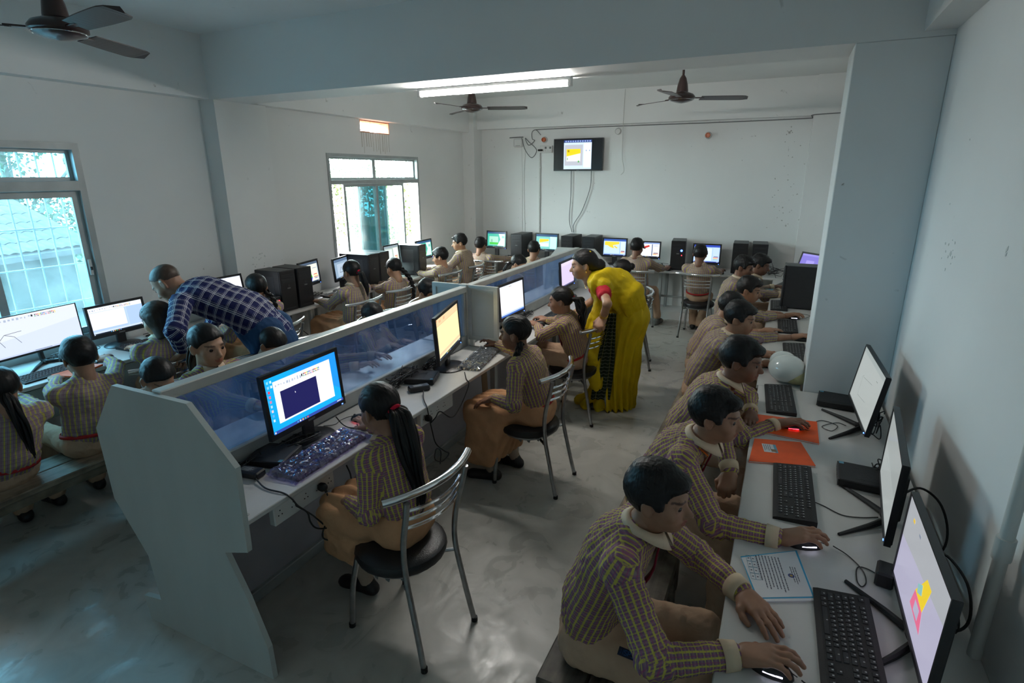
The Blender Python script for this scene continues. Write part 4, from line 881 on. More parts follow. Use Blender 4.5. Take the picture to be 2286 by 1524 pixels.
adapter(.30, 4.55, 1.2, 'black adapter at the column edge', .07, .05, .04, False)
def folder(pts, label, sticker=None, z=D):
    c = Vector((sum(p[0] for p in pts) / 4, sum(p[1] for p in pts) / 4, 0)); t = empty('paper_folder', (c.x, c.y, z), 0, label, 'folder', 'orange paper folders')
    q = [(p[0] - c.x, p[1] - c.y) for p in pts]
    m = MB(); m.prism([(a * .985, b * .985) for a, b in q], 'z', .0012, .0065, 'paper'); m.build('pages', t)
    for z0 in (0, .0065):
        m = MB(); m.prism(q, 'z', z0, z0 + .0012, 'folder_orange'); m.build('cover', t)
    if sticker:
        a, b, w, h = sticker; T = Matrix.Translation((a - c.x, b - c.y, .0078)) @ Matrix.Rotation(-1.4, 4, 'Z')
        m = MB(); m.box(-w / 2, w / 2, -h / 2, h / 2, 0, .0003, 'sticker_white', T=T); s = m.build('name_sticker', t)
        m = MB(); m.box(-w / 2, w / 2, h * .3, h / 2, .0003, .0005, 'sticker_blue', T=T); m.build('sticker_header', s)
        m = MB(); m.box(w * .1, w * .4, h * .05, h * .42, .0005, .0007, 'cardboard', T=T); m.build('sticker_picture', s)
        for i in range(4):
            m = MB(); m.box(-w * .42, w * (.3 - .1 * (i % 2)), -h * .4 + i * h * .14, -h * .36 + i * h * .14, .0003, .0005, 'paper_print', T=T); m.build('print_line', s)
folder([(-.012, 2.82), (.268, 2.79), (.268, 3.06), (-.012, 3.035)], 'orange folder under the red-lit mouse')
folder([(-.02, 2.47), (.245, 2.545), (.19, 2.77), (-.01, 2.72)], 'orange folder with a blue and white name sticker', (.06, 2.64, .085, .06))
def text_lines(parent, T, x0, x1, y, n, dy, h, rg, mat='paper_print'):
    for i in range(n):
        m = MB(); x = x0; e = x1 - rg.uniform(0, .02)
        while x < e:
            w = rg.uniform(.004, .012); m.box(x, min(x + w, e), y - i * dy, y - i * dy + h, 0, .0002, mat, T=T); x += w + .002
        m.build('print_line', parent)['kind'] = 'stuff'
pq = [(.0, 1.76), (.165, 1.872), (.212, 1.65), (.058, 1.575)]
sh = empty('printed_sheet', (.108, 1.714, D), 0, 'printed white question sheet in a blue-edged cover beside the boy\'s cuff', 'paper')
m = MB(); m.prism([(a - .108, b - 1.714) for a, b in [(.0, 1.755), (.165, 1.868), (.222, 1.645), (.062, 1.565)]], 'z', 0, .005, 'paper'); m.build('under_pages', sh)
m = MB(); m.prism([(a - .108, b - 1.714) for a, b in [(-.003, 1.762), (.166, 1.876), (.213, 1.652), (.055, 1.574)]], 'z', .005, .0056, 'paper_blue'); m.build('blue_cover', sh)
m = MB(); m.prism([(a - .108, b - 1.714) for a, b in [(.0, 1.756), (.161, 1.868), (.207, 1.655), (.059, 1.580)]], 'z', .0056, .0064, 'paper'); m.build('top_sheet', sh)
ang = math.atan2(1.655 - 1.868, .207 - .161); TS = Matrix.Translation((.108 - .108, 1.719 - 1.714, .0065)) @ Matrix.Rotation(ang, 4, 'Z'); rg = random.Random(5)
text_lines(sh, TS, -.085, .085, .018, 7, .010, .003, rg)
text_lines(sh, TS, -.045, .045, .060, 3, .007, .0025, rg); text_lines(sh, TS, -.08, .05, -.052, 1, .01, .004, rg)
pm('badge_blue', (0.05, 0.07, 0.25), 0.6); pm('badge_gold', (0.45, 0.30, 0.08), 0.6)
m = MB(); m.tube([TS @ Vector((.0, .042, 0)), TS @ Vector((.0, .042, .0004))], .0095, 'badge_blue', 18); bd = m.build('round_emblem', sh)
m = MB(); m.tube([TS @ Vector((.0, .042, .0004)), TS @ Vector((.0, .042, .0006))], .005, 'badge_gold', 12); m.build('emblem_centre', bd)
for i in range(4):
    for j in range(2):
        x, y = -.075 + .03 * i, -.068 - .014 * j
        m = MB(); m.tube([TS @ Vector((x, y, .0002)), TS @ Vector((x + .028, y, .0002)), TS @ Vector((x + .028, y + .013, .0002)), TS @ Vector((x, y + .013, .0002))], .0005, 'sticker_blue', 4, closed=True); g = m.build('answer_box', sh)
        m = MB(); m.box(x + .012, x + .016, y + .004, y + .009, .0002, .0004, 'paper_print', T=TS); m.build('digit', g)
# white helmet-like dome
hm = empty('helmet', (.115, 3.66, D), .3, 'glossy white rounded helmet beside the foot of the column', 'helmet')
def dome(m, c, r, mat, zmin=0, n=14, k=26, tw=0):
    vs = []; fs = []
    for i in range(n + 1):
        a = -math.pi / 2 + math.pi * i / n
        for j in range(k): q = 2 * math.pi * j / k; vs.append((c[0] + r[0] * math.cos(a) * math.cos(q), c[1] + r[1] * math.cos(a) * math.sin(q), max(zmin, c[2] + r[2] * math.sin(a))))
    for i in range(n): fs += [(i * k + j, i * k + (j + 1) % k, (i + 1) * k + (j + 1) % k, (i + 1) * k + j) for j in range(k)]
    m.add(vs, fs, mat)
m = MB(); dome(m, (0, 0, .085), (.105, .11, .085), 'helmet_white'); m.build('shell', hm, True)
m = MB(); dome(m, (-.01, .05, .115), (.078, .075, .062), 'helmet_white'); m.build('crown', hm, True)
m = MB(); dome(m, (.05, -.035, .05), (.085, .075, .05), 'cream_plastic'); m.build('rim', hm, True)
m = MB(); m.box(-.10, .10, -.07, .07, 0, .003, 'sticker_blue', .001); o = m.build('exercise_book', None); o.location = (-.02, 6.82, D); o.rotation_euler = (0, 0, .5); tag(o, 'light blue exercise book at the far end of the right desk', 'book')
m = MB(); m.box(-.09, .09, -.12, .12, 0, .012, 'folder_orange', .002); o = m.build('red_booklet', None); o.location = (-4.10, 1.93, D); o.rotation_euler = (0, 0, .3); tag(o, 'red booklet held at the desk edge by the boy under the near window', 'book')
m = MB(); m.box(-.1, .1, -.14, .14, 0, .008, 'paper', .001); o = m.build('loose_papers', None); o.location = (-4.20, 1.42, D); o.rotation_euler = (0, 0, .2); tag(o, 'loose papers at the left edge of the desk', 'paper')
m = MB(); m.box(-.07, .07, -.11, .11, 0, .006, 'paper', .001); o = m.build('notebook', None); o.location = (-4.15, 2.50, D); o.rotation_euler = (0, 0, .1); tag(o, 'pale notebook beside the short-haired girl\'s hand', 'book')
# leaning board with red print under the middle desk
m = MB(); m.box(-.022, .022, -.004, .004, 0, .60, 'cardboard', .002); bo = m.build('leaning_slat', None); bo.location = (-1.78, 3.33, .002); bo.rotation_euler = (-.12, .0, .9); tag(bo, 'brown printed slat leaning under the desk behind the brown skirt', 'slat')

# ------------------------------------------------------------------ sockets and cables
def socket_strip(x, y, label, n=5):
    t = empty('socket_strip', (x, y, D - .13), 0, label, 'socket strip', 'white socket strips under the desk')
    m = MB(); m.box(-.02, .012, -.17, .17, 0, .085, 'white_plastic', .004); m.build('housing', t)
    for i in range(n):
        yy = -.14 + .07 * i
        m = MB()
        for dy, dz in ((0, .015), (-.009, -.005), (.009, -.005)): m.tube([(.0115, yy + dy, .045 + dz), (.0128, yy + dy, .045 + dz)], .003, 'matte_black', 8)
        m.build('socket', t)['kind'] = 'stuff'
    return t
socket_strip(-1.715, 1.53, 'white socket strip under the desk beside the nearest girl'); socket_strip(-1.715, 2.56, 'white socket strip under the desk edge before the brown skirt', 4)
def plug(x, y, z, label):
    t = empty('mains_plug', (x, y, z), 0, label, 'plug', 'black mains plugs'); m = MB(); m.lathe([(.012, 0), (.018, .004), (.02, .02), (.014, .034), (.006, .04)], 'cable_black', 14, Matrix.Rotation(math.pi / 2, 4, 'Y')); m.build('plug_body', t, True)
    m = MB(); m.tube([(.03, 0, .0), (.036, 0, -.02)], .006, 'cable_black', 8); m.build('cord_sleeve', t, True)
plug(-1.698, 1.605, D - .075, 'black mains plug in the socket strip by the nearest girl'); plug(-1.698, 2.43, D - .085, 'black mains plug in the middle socket strip')
def cable(pts, r, label, mat='cable_black', n=6, group='loose black cables'):
    c = MB(); P = spline(pts, n); o0 = P[0].copy(); c.tube([p - o0 for p in P], r, mat, 6); o = c.build('cable', None, True); o.location = o0; return tag(o, label, 'cable', group)
cable([(-1.87, 1.43, D + .012), (-1.78, 1.40, D + .006), (-1.69, 1.405, D + .005), (-1.652, 1.41, D - .012), (-1.645, 1.43, .645), (-1.64, 1.47, .59), (-1.635, 1.475, .545), (-1.63, 1.50, .50), (-1.62, 1.56, .47), (-1.62, 1.60, .48)], .0036, 'black power cable dropping from the adapter over the nearest desk edge')
cable([(-1.69, 1.46, .615), (-1.65, 1.50, .56), (-1.64, 1.56, .47), (-1.625, 1.62, .40), (-1.62, 1.66, .40), (-1.62, 1.675, .46), (-1.625, 1.63, .50), (-1.63, 1.56, .49), (-1.635, 1.53, .44), (-1.63, 1.57, .40), (-1.62, 1.64, .43), (-1.63, 1.72, .52), (-1.66, 1.76, .60), (-1.70, 1.78, .64)], .0036, 'black cable knotted in loops below the nearest socket strip')
cable([(-1.66, 1.605, D - .10), (-1.645, 1.61, .55), (-1.64, 1.63, .50), (-1.63, 1.67, .455), (-1.62, 1.62, .47)], .0036, 'short black plug cable beside the nearest girl\'s knee')
cable([(-1.79, 2.55, D + .02), (-1.72, 2.45, D + .015), (-1.66, 2.39, D + .004), (-1.648, 2.38, D - .02), (-1.64, 2.40, .56), (-1.635, 2.425, .47), (-1.63, 2.50, .39), (-1.625, 2.54, .355), (-1.625, 2.47, .34), (-1.63, 2.40, .385), (-1.63, 2.42, .44), (-1.635, 2.47, .40), (-1.63, 2.45, .33)], .0036, 'black adapter cable hanging in loops mid desk')
cable([(-1.665, 2.43, D - .11), (-1.645, 2.45, .62), (-1.64, 2.49, .64), (-1.635, 2.60, .56), (-1.64, 2.70, .58), (-1.645, 2.80, .65), (-1.652, 2.84, D - .01), (-1.68, 2.86, D + .005), (-1.75, 2.96, D + .008)], .0036, 'black cable running from wrapped keyboard to the socket')
cable([(-1.86, 2.05, D + .004), (-1.82, 2.02, D + .004), (-1.78, 2.0, D + .004), (-1.74, 2.02, D + .004), (-1.70, 2.06, D + .004)], .0025, 'thin cable lying behind the purple bag')
cable([(-1.93, 1.98, D + .06), (-1.90, 1.99, D + .02), (-1.86, 2.0, D + .004), (-1.80, 2.03, D + .004), (-1.75, 2.10, D + .004)], .003, 'video cable drooping from the navy monitor')
def tangle(cx, cy, z, rx, ry, h, n, seed, label, r=.0028):
    rg = random.Random(seed); c = MB()
    for _ in range(n):
        pts = [(rg.uniform(-rx, rx), rg.uniform(-ry, ry), rg.uniform(.003, h)) for _ in range(7)]; c.tube(spline(pts, 6), r, 'cable_black', 5)
    o = c.build('cable_tangle', None, True); o.location = (cx, cy, z); o['kind'] = 'stuff'; return tag(o, label, 'cables')
tangle(-1.99, 2.62, D, .045, .16, .10, 7, 1, 'tangle of black cables on the white desk beside the mini computer')
tangle(-2.0, 2.90, D, .03, .12, .07, 5, 2, 'cables bunched behind the yellow screen')
tangle(-1.96, 1.74, D, .07, .12, .04, 6, 3, 'cables bunched behind the navy monitor')
tangle(-2.0, 1.47, D, .03, .10, .06, 5, 4, 'cables beside the end panel')
tangle(-4.47, 2.10, D, .06, .16, .06, 5, 5, 'cables behind the house drawing monitor')
tangle(.50, 3.03, D, .05, .10, .14, 5, 6, 'cables behind the monitor by the column')
tangle(.50, 2.60, D, .04, .07, .06, 4, 7, 'cables behind the mini computer on the right desk')
tangle(.53, 1.9, D, .03, .30, .10, 4, 8, 'cables along the foot of the right wall')
tangle(-4.46, 2.75, D, .04, .14, .03, 4, 15, 'cables behind the black-framed monitor')
tangle(-4.4, 4.42, D, .05, .10, .05, 4, 9, 'cables below the green and blue monitor')
tangle(-3.75, 7.85, D, .12, .08, .05, 4, 10, 'cables in the back left corner')
tangle(-1.45, 7.85, D, .14, .06, .07, 4, 11, 'cables between the back desk monitors')
tangle(-.02, 7.75, D, .12, .16, .12, 4, 12, 'cables at the right end of the back desk')
tangle(-2.0, 4.50, D, .03, .14, .05, 4, 13, 'cables behind the white-screen monitor')
cable([(.47, 2.12, .86), (.53, 2.16, .88), (.575, 2.10, .87), (.59, 2.02, .82), (.575, 1.98, .76), (.52, 2.02, .72)], .004, 'black cable arching between the right monitors and the wall')
cable([(.47, 1.75, .84), (.53, 1.80, .86), (.58, 1.74, .82), (.585, 1.68, .75), (.55, 1.66, .715), (.49, 1.70, .73)], .004, 'black cable arching behind the nearest monitor')
cable([(.215, 2.23, D + .008), (.26, 2.22, D + .003), (.32, 2.18, D + .003), (.38, 2.19, D + .003), (.44, 2.22, D + .003)], .002, 'keyboard cable crossing the right desk')
cable([(-.02, 7.60, D), (-.1, 7.66, D + .2), (-.2, 7.80, D + .26), (-.3, 7.92, D + .3)], .003, 'cable looping up from the right end of the back desk')
cable([(-4.14, 3.9, .50), (-4.12, 4.0, .40), (-4.12, 4.1, .36), (-4.13, 4.2, .44), (-4.14, 4.25, .55)], .004, 'cable looping under the left desk')
plug(-4.56, 4.0, .55, 'left black mains plug on the wall under the left desk'); plug(-4.56, 4.15, .52, 'right black mains plug on the wall under the left desk')
# pipe on right wall
pp = empty('wall_pipe', (.585, 1.60, 0), 0, 'pale pipe standing against the right wall by the nearest monitor', 'pipe')
m = MB(); m.tube([(0, 0, .02), (0, 0, 2.57)], .016, 'pvc_pipe', 12); m.build('pipe_run', pp, True)
m = MB(); m.tube([(0, 0, 1.0), (0, 0, 1.06)], .021, 'pvc_pipe', 12); m.build('pipe_coupling', pp, True)

# ------------------------------------------------------------------ back wall: television, router, wiring
tv = empty('television', (-2.81, WYB, 2.21), 0, 'black wall television showing a yellow banner design', 'television')
m = MB(); A = [(-.372, -.222), (.372, -.222), (.372, .222), (-.372, .222)]; B = [(-.362, -.208), (.362, -.208), (.362, .212), (-.362, .212)]
vs = [(p[0], y, p[1]) for y in (-.075, -.05) for R in (A, B) for p in R]; fs = []
for i in range(4):
    j = (i + 1) % 4; fs += [(i, j, 4 + j, 4 + i), (8 + i, 12 + i, 12 + j, 8 + j), (i, 8 + i, 8 + j, j), (4 + i, 4 + j, 12 + j, 12 + i)]
m.add(vs, fs, 'black_plastic'); m.build('bezel', tv)
m = MB(); m.box(-.37, .37, -.055, -.045, -.22, .22, 'matte_black'); m.box(-.22, .22, -.047, -.015, -.15, .12, 'matte_black', .01); m.build('back_cover', tv)
m = MB(); m.box(-.1, .1, -.016, 0, -.1, .1, 'dark_grey_plastic'); m.build('wall_bracket', tv)
m = rects_mesh(.724, .42, SCREENS['tv'], -.070); s = m.build('screen', tv, recalc=False); s.location = (0, 0, .002)
m = MB(); m.box(-.02, .02, -.0765, -.0748, -.219, -.212, 'cable_grey'); m.build('maker_badge', tv)
for pts, lb in (([(-2.92, 1.99), (-2.919, 1.613), (-2.932, 1.285), (-2.884, 1.10)], 'left cable hanging below the television'), ([(-2.614, 1.99), (-2.625, 1.743), (-2.738, 1.421), (-2.859, 1.221), (-2.863, 1.10)], 'right cable sweeping below the television')):
    cable([(x, WYB - .03, z) for x, z in pts], .0055, lb, 'cable_grey', group='wall cables')
cable([(-3.50, WYB - .008, 2.575), (-2.81, WYB - .008, 2.58), (-1.94, WYB - .008, 2.578), (-.95, WYB - .008, 2.574), (.10, WYB - .012, 2.578), (.15, WYB - .03, 2.59), (.17, 7.99, 2.60), (.55, 7.985, 2.61)], .0055, 'grey cable clipped along the back wall under the beam', 'cable_grey', 10, 'wall cables')
for i in range(9):
    m = MB(); m.box(-.008, .008, -.009, 0, -.008, .008, 'white_plastic', .002); o = m.build('cable_clip', None); o.location = (-3.2 + i * .38, WYB, 2.583); tag(o, 'small white clip holding the grey cable on the back wall', 'clip', 'white clips of the wall cable')
cable([(-3.72, WYB - .03, 2.466), (-3.652, WYB - .05, 2.292), (-3.541, WYB - .06, 2.181), (-3.468, WYB - .05, 2.288), (-3.60, WYB - .04, 2.41), (-3.66, WYB - .03, 2.46), (-3.60, WYB - .04, 2.36), (-3.50, WYB - .05, 2.42), (-3.542, WYB - .04, 2.448), (-3.55, WYB - .03, 2.54), (-3.493, WYB - .02, 2.572), (-3.413, WYB - .02, 2.50)], .0055, 'grey cable hanging in loops beside the router', 'cable_grey', 8, 'wall cables')
cable([(-3.93, WYB - .01, 2.474), (-3.80, WYB - .01, 2.478), (-3.70, WYB - .02, 2.478)], .007, 'short grey cable end above the router', 'cable_grey', 6, 'wall cables')
cable([(-3.667, WYB - .006, 2.324), (-3.69, WYB - .006, 1.87), (-3.672, WYB - .006, 1.093)], .003, 'thin pale wire running down from the router', 'white_plastic', 6, 'wall cables')
cable([(-3.73, WYB - .006, 2.324), (-3.72, WYB - .006, 1.87), (-3.72, WYB - .006, 1.093)], .0025, 'second thin pale wire down the back wall', 'white_plastic', 6, 'wall cables')
cable([(-2.138, 8.04, 3.03), (-2.144, 8.04, 2.63), (-2.175, 8.17, 2.401), (-2.17, 8.17, 2.167), (-2.135, 8.17, 1.989), (-2.177, 8.17, 1.929)], .004, 'pale wire dangling from the ceiling right of the television', 'pvc_pipe', 8, 'wall cables')
rt_ = empty('wifi_router', (-3.78, WYB, 2.40), 0, 'small white router on the back wall', 'router')
m = MB(); m.box(-.075, .075, -.04, 0, -.065, .06, 'white_plastic', .015); m.build('case', rt_)
m = MB(); m.box(-.04, .04, -.042, -.039, -.045, -.04, 'cable_grey'); m.build('status_strip', rt_)
sb = empty('switch_board', (-3.328, WYB, 2.297), 0, 'white switch board left of the television', 'switch board')
m = MB(); m.box(-.098, .098, -.03, 0, -.05, .05, 'white_plastic', .004); m.build('plate', sb)
for i in range(4):
    m = MB(); m.box(-.05 + i * .036, -.024 + i * .036, -.036, -.029, .005, .035, 'cable_grey' if i % 2 else 'white_plastic', .002); m.build('switch', sb)
    m = MB()
    for dx, dz in ((0, .008), (-.007, -.006), (.007, -.006)): m.tube([(-.037 + i * .036 + dx, -.0295, -.022 + dz), (-.037 + i * .036 + dx, -.0312, -.022 + dz)], .0035, 'matte_black', 6)
    m.build('socket', sb)['kind'] = 'stuff'
m = MB(); m.box(-.115, -.045, -.07, -.03, -.025, .0, 'matte_black', .006); m.build('plugged_charger', sb)
pi_ = empty('conduit_pipe', (-3.425, WYB - .012, 1.08), 0, 'white conduit running down from the switch board', 'conduit')
m = MB(); m.tube([(0, 0, 0), (0, 0, 1.17)], .011, 'pvc_pipe', 10); m.build('conduit_run', pi_, True)
for z in (.1, .52, .95):
    m = MB(); m.tube([(0, 0, z), (0, 0, z + .02)], .016, 'white_plastic', 10); m.build('conduit_clip', pi_, True)
def bulb_holder(x, z, label, orange=True):
    t = empty('bulb_holder', (x, WYB, z), 0, label, 'bulb holder', 'bulb holders on the back wall')
    R = Matrix.Rotation(math.pi / 2, 4, 'X')
    m = MB(); m.lathe([(.045, 0), (.045, .012), (.034, .03), (.0, .03)], 'white_plastic', 20, R); m.build('rose', t, True)
    if orange:
        m = MB(); m.lathe([(.032, .03), (.034, .055), (.028, .07), (.024, .07), (.02, .05), (.0, .05)], 'orange_plastic', 18, R); m.build('socket_ring', t, True)
bulb_holder(-3.355, 2.43, 'orange and white bulb holder above the switch board'); bulb_holder(-1.042, 2.42, 'orange and white bulb holder on the bare back wall'); bulb_holder(-2.25, 2.511, 'plain pale bulb rose beside the dangling wire', False)

# ------------------------------------------------------------------ tube light and fans
tl_ = empty('tube_light', (-1.98, 3.82, 2.50), 0, 'lit white tube light under the cross beam', 'light')
m = MB(); m.box(-.60, .60, -.022, .022, .022, .045, 'white_plastic', .004); m.build('batten', tl_)
m = MB(); m.tube([(-.585, 0, .004), (.585, 0, .004)], .016, 'tube_glow', 16); m.build('tube', tl_, True)
for s in (-1, 1):
    m = MB(); m.box(s * .592 - .012, s * .592 + .012, -.02, .02, -.014, .045, 'white_plastic', .003); m.build('end_cap', tl_)
def fan(x, y, z, rot, label):
    t = empty('ceiling_fan', (x, y, CEIL), rot, label, 'ceiling fan', 'brown three-blade ceiling fans'); dz = z - CEIL
    m = MB(); m.tube([(0, 0, 0), (0, 0, dz + .12)], .011, 'brown_enamel', 12); m.build('down_rod', t, True)
    m = MB(); m.lathe([(.055, 0), (.055, -.02), (.03, -.07), (.0, -.07)], 'brown_enamel', 20); m.build('ceiling_cup', t, True)
    m = MB(); m.lathe([(.0, dz + .19), (.014, dz + .19), (.03, dz + .165), (.045, dz + .11), (.052, dz + .06), (.052, dz + .05), (.0, dz + .05)], 'brown_enamel', 22); m.build('lower_cup', t, True)
    m = MB(); m.lathe([(.0, dz + .045), (.06, dz + .045), (.10, dz + .03), (.118, dz + .008), (.118, dz - .006), (.095, dz - .024), (.06, dz - .036), (.03, dz - .042), (.0, dz - .046)], 'brown_enamel', 32); m.build('motor', t, True)
    m = MB(); m.tube([(.108 * math.cos(i * math.pi / 16), .108 * math.sin(i * math.pi / 16), dz - .017) for i in range(32)], .003, 'chrome', 6, closed=True); m.build('trim_ring', t, True)
    for k in range(3):
        a = k * 2 * math.pi / 3; R = Matrix.Rotation(a, 4, 'Z')
        m = MB(); m.box(.08, .20, -.018, .018, dz - .004, dz + .004, 'brown_enamel', .002, T=R); m.build('blade_bracket', t)
        m = MB(); P = []; n = 12
        for i in range(n + 1):
            u = i / n; r = .17 + .43 * u; w = (.050 + .016 * math.sin(u * 2.2)) * (1 if u < .86 else max(.12, math.cos((u - .86) / .14 * 1.45)))
            for (s_, zz) in ((-1, .010), (1, -.010)): P.append(R @ Vector((r, s_ * w, dz + zz))); P.append(R @ Vector((r, s_ * w, dz + zz - .004)))
        fs = []
        for i in range(n):
            b = 4 * i; fs += [(b, b + 4, b + 6, b + 2), (b + 1, b + 3, b + 7, b + 5), (b, b + 1, b + 5, b + 4), (b + 2, b + 6, b + 7, b + 3)]
        fs += [(0, 2, 3, 1), (4 * n, 4 * n + 1, 4 * n + 3, 4 * n + 2)]
        m.add(P, fs, 'blade_brown'); m.build('blade', t)
fan(-.99, 5.72, 2.60, .42, 'brown ceiling fan on the right in the far bay')
fan(-3.21, 5.75, 2.625, .38, 'smaller-looking ceiling fan beside the lit tube')
fan(-3.13, 1.72, 2.575, -.12, 'dark ceiling fan at the top left corner of the view')
# ================================================================== people
# ---- distance-field modelling: primitives are blended on a grid and skinned with surface nets
def V3(*a): return np.array(a, dtype=np.float64)
def nrm(v): v = np.asarray(v, float); return v / (np.linalg.norm(v) + 1e-12)
class Field:
    def __init__(s): s.p = []
    def cone(s, a, b, ra, rb, k=.02, flat=None, sub=False):
        """tapered capsule; flat=(axis, ratio) squeezes the section along axis"""
        s.p.append(('c', np.asarray(a, float), np.asarray(b, float), ra, rb, k, flat, sub)); return s
    def ell(s, c, r, R=None, k=.02, sub=False):
        """ellipsoid; R rows are its axes"""
        s.p.append(('e', np.asarray(c, float), np.asarray(r, float), None if R is None else np.asarray(R, float), 0, k, None, sub)); return s
    def bounds(s):
        lo = V3(9e9, 9e9, 9e9); hi = -lo
        for q in s.p:
            if q[7]: continue
            if q[0] == 'c':
                r = max(q[3], q[4]); lo = np.minimum(lo, np.minimum(q[1], q[2]) - r); hi = np.maximum(hi, np.maximum(q[1], q[2]) + r)
            else: r = q[2].max() if q[3] is not None else q[2]; lo = np.minimum(lo, q[1] - r); hi = np.maximum(hi, q[1] + r)
        return lo, hi
    def mesh(s, h, extra=None):
        lo, hi = s.bounds(); lo = lo - 3 * h; hi = hi + 3 * h; n = np.ceil((hi - lo) / h).astype(int) + 1
        G = np.full(n, 1.0, np.float32); ax = [(lo[i] + h * np.arange(n[i])).astype(np.float32) for i in range(3)]
        for q in s.p:
            k = q[5]
            if q[0] == 'c': r = max(q[3], q[4]); a = np.minimum(q[1], q[2]) - r; b = np.maximum(q[1], q[2]) + r
            else: r = q[2].max() if q[3] is not None else q[2]; a = q[1] - r; b = q[1] + r
            m = k * 1.2 + 2.5 * h; i0 = np.clip(np.floor((a - m - lo) / h).astype(int), 0, n - 1); i1 = np.clip(np.ceil((b + m - lo) / h).astype(int) + 1, 1, n)
            if np.any(i1 <= i0): continue
            X = ax[0][i0[0]:i1[0], None, None]; Y = ax[1][None, i0[1]:i1[1], None]; Z = ax[2][None, None, i0[2]:i1[2]]
            if q[0] == 'c':
                A, B = q[1], q[2]; d = B - A
                if q[6] is not None:
                    e, ra = q[6]; e = nrm(e); g = 1 / ra - 1
                    def st(px, py, pz): t = px * e[0] + py * e[1] + pz * e[2]; return px + t * e[0] * g, py + t * e[1] * g, pz + t * e[2] * g
                    d = np.array(st(*d)); PX, PY, PZ = st(X - A[0], Y - A[1], Z - A[2]); f = .82
                else: PX, PY, PZ = X - A[0], Y - A[1], Z - A[2]; f = 1.0
                L = float(d @ d) + 1e-12; t = np.clip((PX * d[0] + PY * d[1] + PZ * d[2]) / L, 0, 1)
                D_ = (np.sqrt((PX - t * d[0]) ** 2 + (PY - t * d[1]) ** 2 + (PZ - t * d[2]) ** 2) - (q[3] + (q[4] - q[3]) * t)) * f
            else:
                PX, PY, PZ = X - q[1][0], Y - q[1][1], Z - q[1][2]; r = q[2]
                if q[3] is not None:
                    R = q[3]; PX, PY, PZ = [PX * R[i][0] + PY * R[i][1] + PZ * R[i][2] for i in range(3)]
                k0 = np.sqrt((PX / r[0]) ** 2 + (PY / r[1]) ** 2 + (PZ / r[2]) ** 2); k1 = np.sqrt((PX / r[0] ** 2) ** 2 + (PY / r[1] ** 2) ** 2 + (PZ / r[2] ** 2) ** 2) + 1e-9
                D_ = k0 * (k0 - 1) / k1
            S = G[i0[0]:i1[0], i0[1]:i1[1], i0[2]:i1[2]]
            if q[7]: hh = np.clip(.5 - .5 * (S + D_) / k, 0, 1); S[...] = S * (1 - hh) - D_ * hh + k * hh * (1 - hh)
            else: hh = np.clip(.5 + .5 * (S - D_) / k, 0, 1); S[...] = S * (1 - hh) + D_ * hh - k * hh * (1 - hh)
        if extra is not None: G = extra(G, ax)
        return surfnet(G, lo, h)
_C8 = np.array([(i, j, k) for i in (0, 1) for j in (0, 1) for k in (0, 1)])
_E12 = [(a, b) for a in range(8) for b in range(a + 1, 8) if np.abs(_C8[a] - _C8[b]).sum() == 1]
def surfnet(G, lo, h):
    s = G < 0; n = np.array(G.shape); c = np.zeros(n - 1, np.uint8)
    for (i, j, k) in _C8: c += s[i:n[0] - 1 + i, j:n[1] - 1 + j, k:n[2] - 1 + k]
    cells = np.argwhere((c > 0) & (c < 8)); idx = np.full(n - 1, -1, np.int32); idx[tuple(cells.T)] = np.arange(len(cells))
    cv = np.stack([G[tuple((cells + o).T)] for o in _C8]); acc = np.zeros((len(cells), 3)); cnt = np.zeros(len(cells))
    for a, b in _E12:
        va, vb = cv[a], cv[b]; m = (va < 0) != (vb < 0); t = (va[m] / (va[m] - vb[m]))[:, None]; acc[m] += _C8[a] + t * (_C8[b] - _C8[a]); cnt[m] += 1
    v = lo + h * (cells + acc / np.maximum(cnt, 1)[:, None]); F = []
    for axi in range(3):
        u, w = (axi + 1) % 3, (axi + 2) % 3; s0 = np.take(s, range(0, n[axi] - 1), axi); s1 = np.take(s, range(1, n[axi]), axi)
        e = np.argwhere(s0 != s1); e = e[(e[:, u] > 0) & (e[:, w] > 0) & (e[:, u] < n[u] - 1) & (e[:, w] < n[w] - 1)]
        fl = s0[tuple(e.T)]; q = []
        for du, dw in ((1, 1), (0, 1), (0, 0), (1, 0)):
            o = e.copy(); o[:, u] -= du; o[:, w] -= dw; q.append(idx[tuple(o.T)])
        q = np.stack(q, 1); q[~fl] = q[~fl][:, ::-1]; F.append(q)
    F = np.concatenate(F); return v, F[(F >= 0).all(1)]
def vnormals(v, f):
    n = np.cross(v[f[:, 2]] - v[f[:, 0]], v[f[:, 3]] - v[f[:, 1]]); out = np.zeros_like(v)
    for i in range(4): np.add.at(out, f[:, i], n)
    return out / (np.linalg.norm(out, axis=1)[:, None] + 1e-12)
def npmesh(name, v, f, mats, tint=None, uv=None, mi=None):
    me = bpy.data.meshes.new(name); v = np.ascontiguousarray(v, np.float32); f = np.ascontiguousarray(f, np.int32); k = f.shape[1]
    me.vertices.add(len(v)); me.vertices.foreach_set('co', v.ravel()); me.loops.add(f.size); me.loops.foreach_set('vertex_index', f.ravel())
    me.polygons.add(len(f)); me.polygons.foreach_set('loop_start', np.arange(0, f.size, k, dtype=np.int32)); me.polygons.foreach_set('use_smooth', np.ones(len(f), bool))
    for m in mats: me.materials.append(M(m))
    if mi is not None: me.polygons.foreach_set('material_index', np.asarray(mi, np.int32))
    if uv is not None: l = me.uv_layers.new(name='UVMap'); l.data.foreach_set('uv', np.ascontiguousarray(uv, np.float32).ravel())
    if tint is not None:
        a = me.color_attributes.new('tint', 'FLOAT_COLOR', 'POINT'); a.data.foreach_set('color', np.ascontiguousarray(np.c_[tint, np.ones(len(tint))], np.float32).ravel())
    me.update(); me.validate(); return me
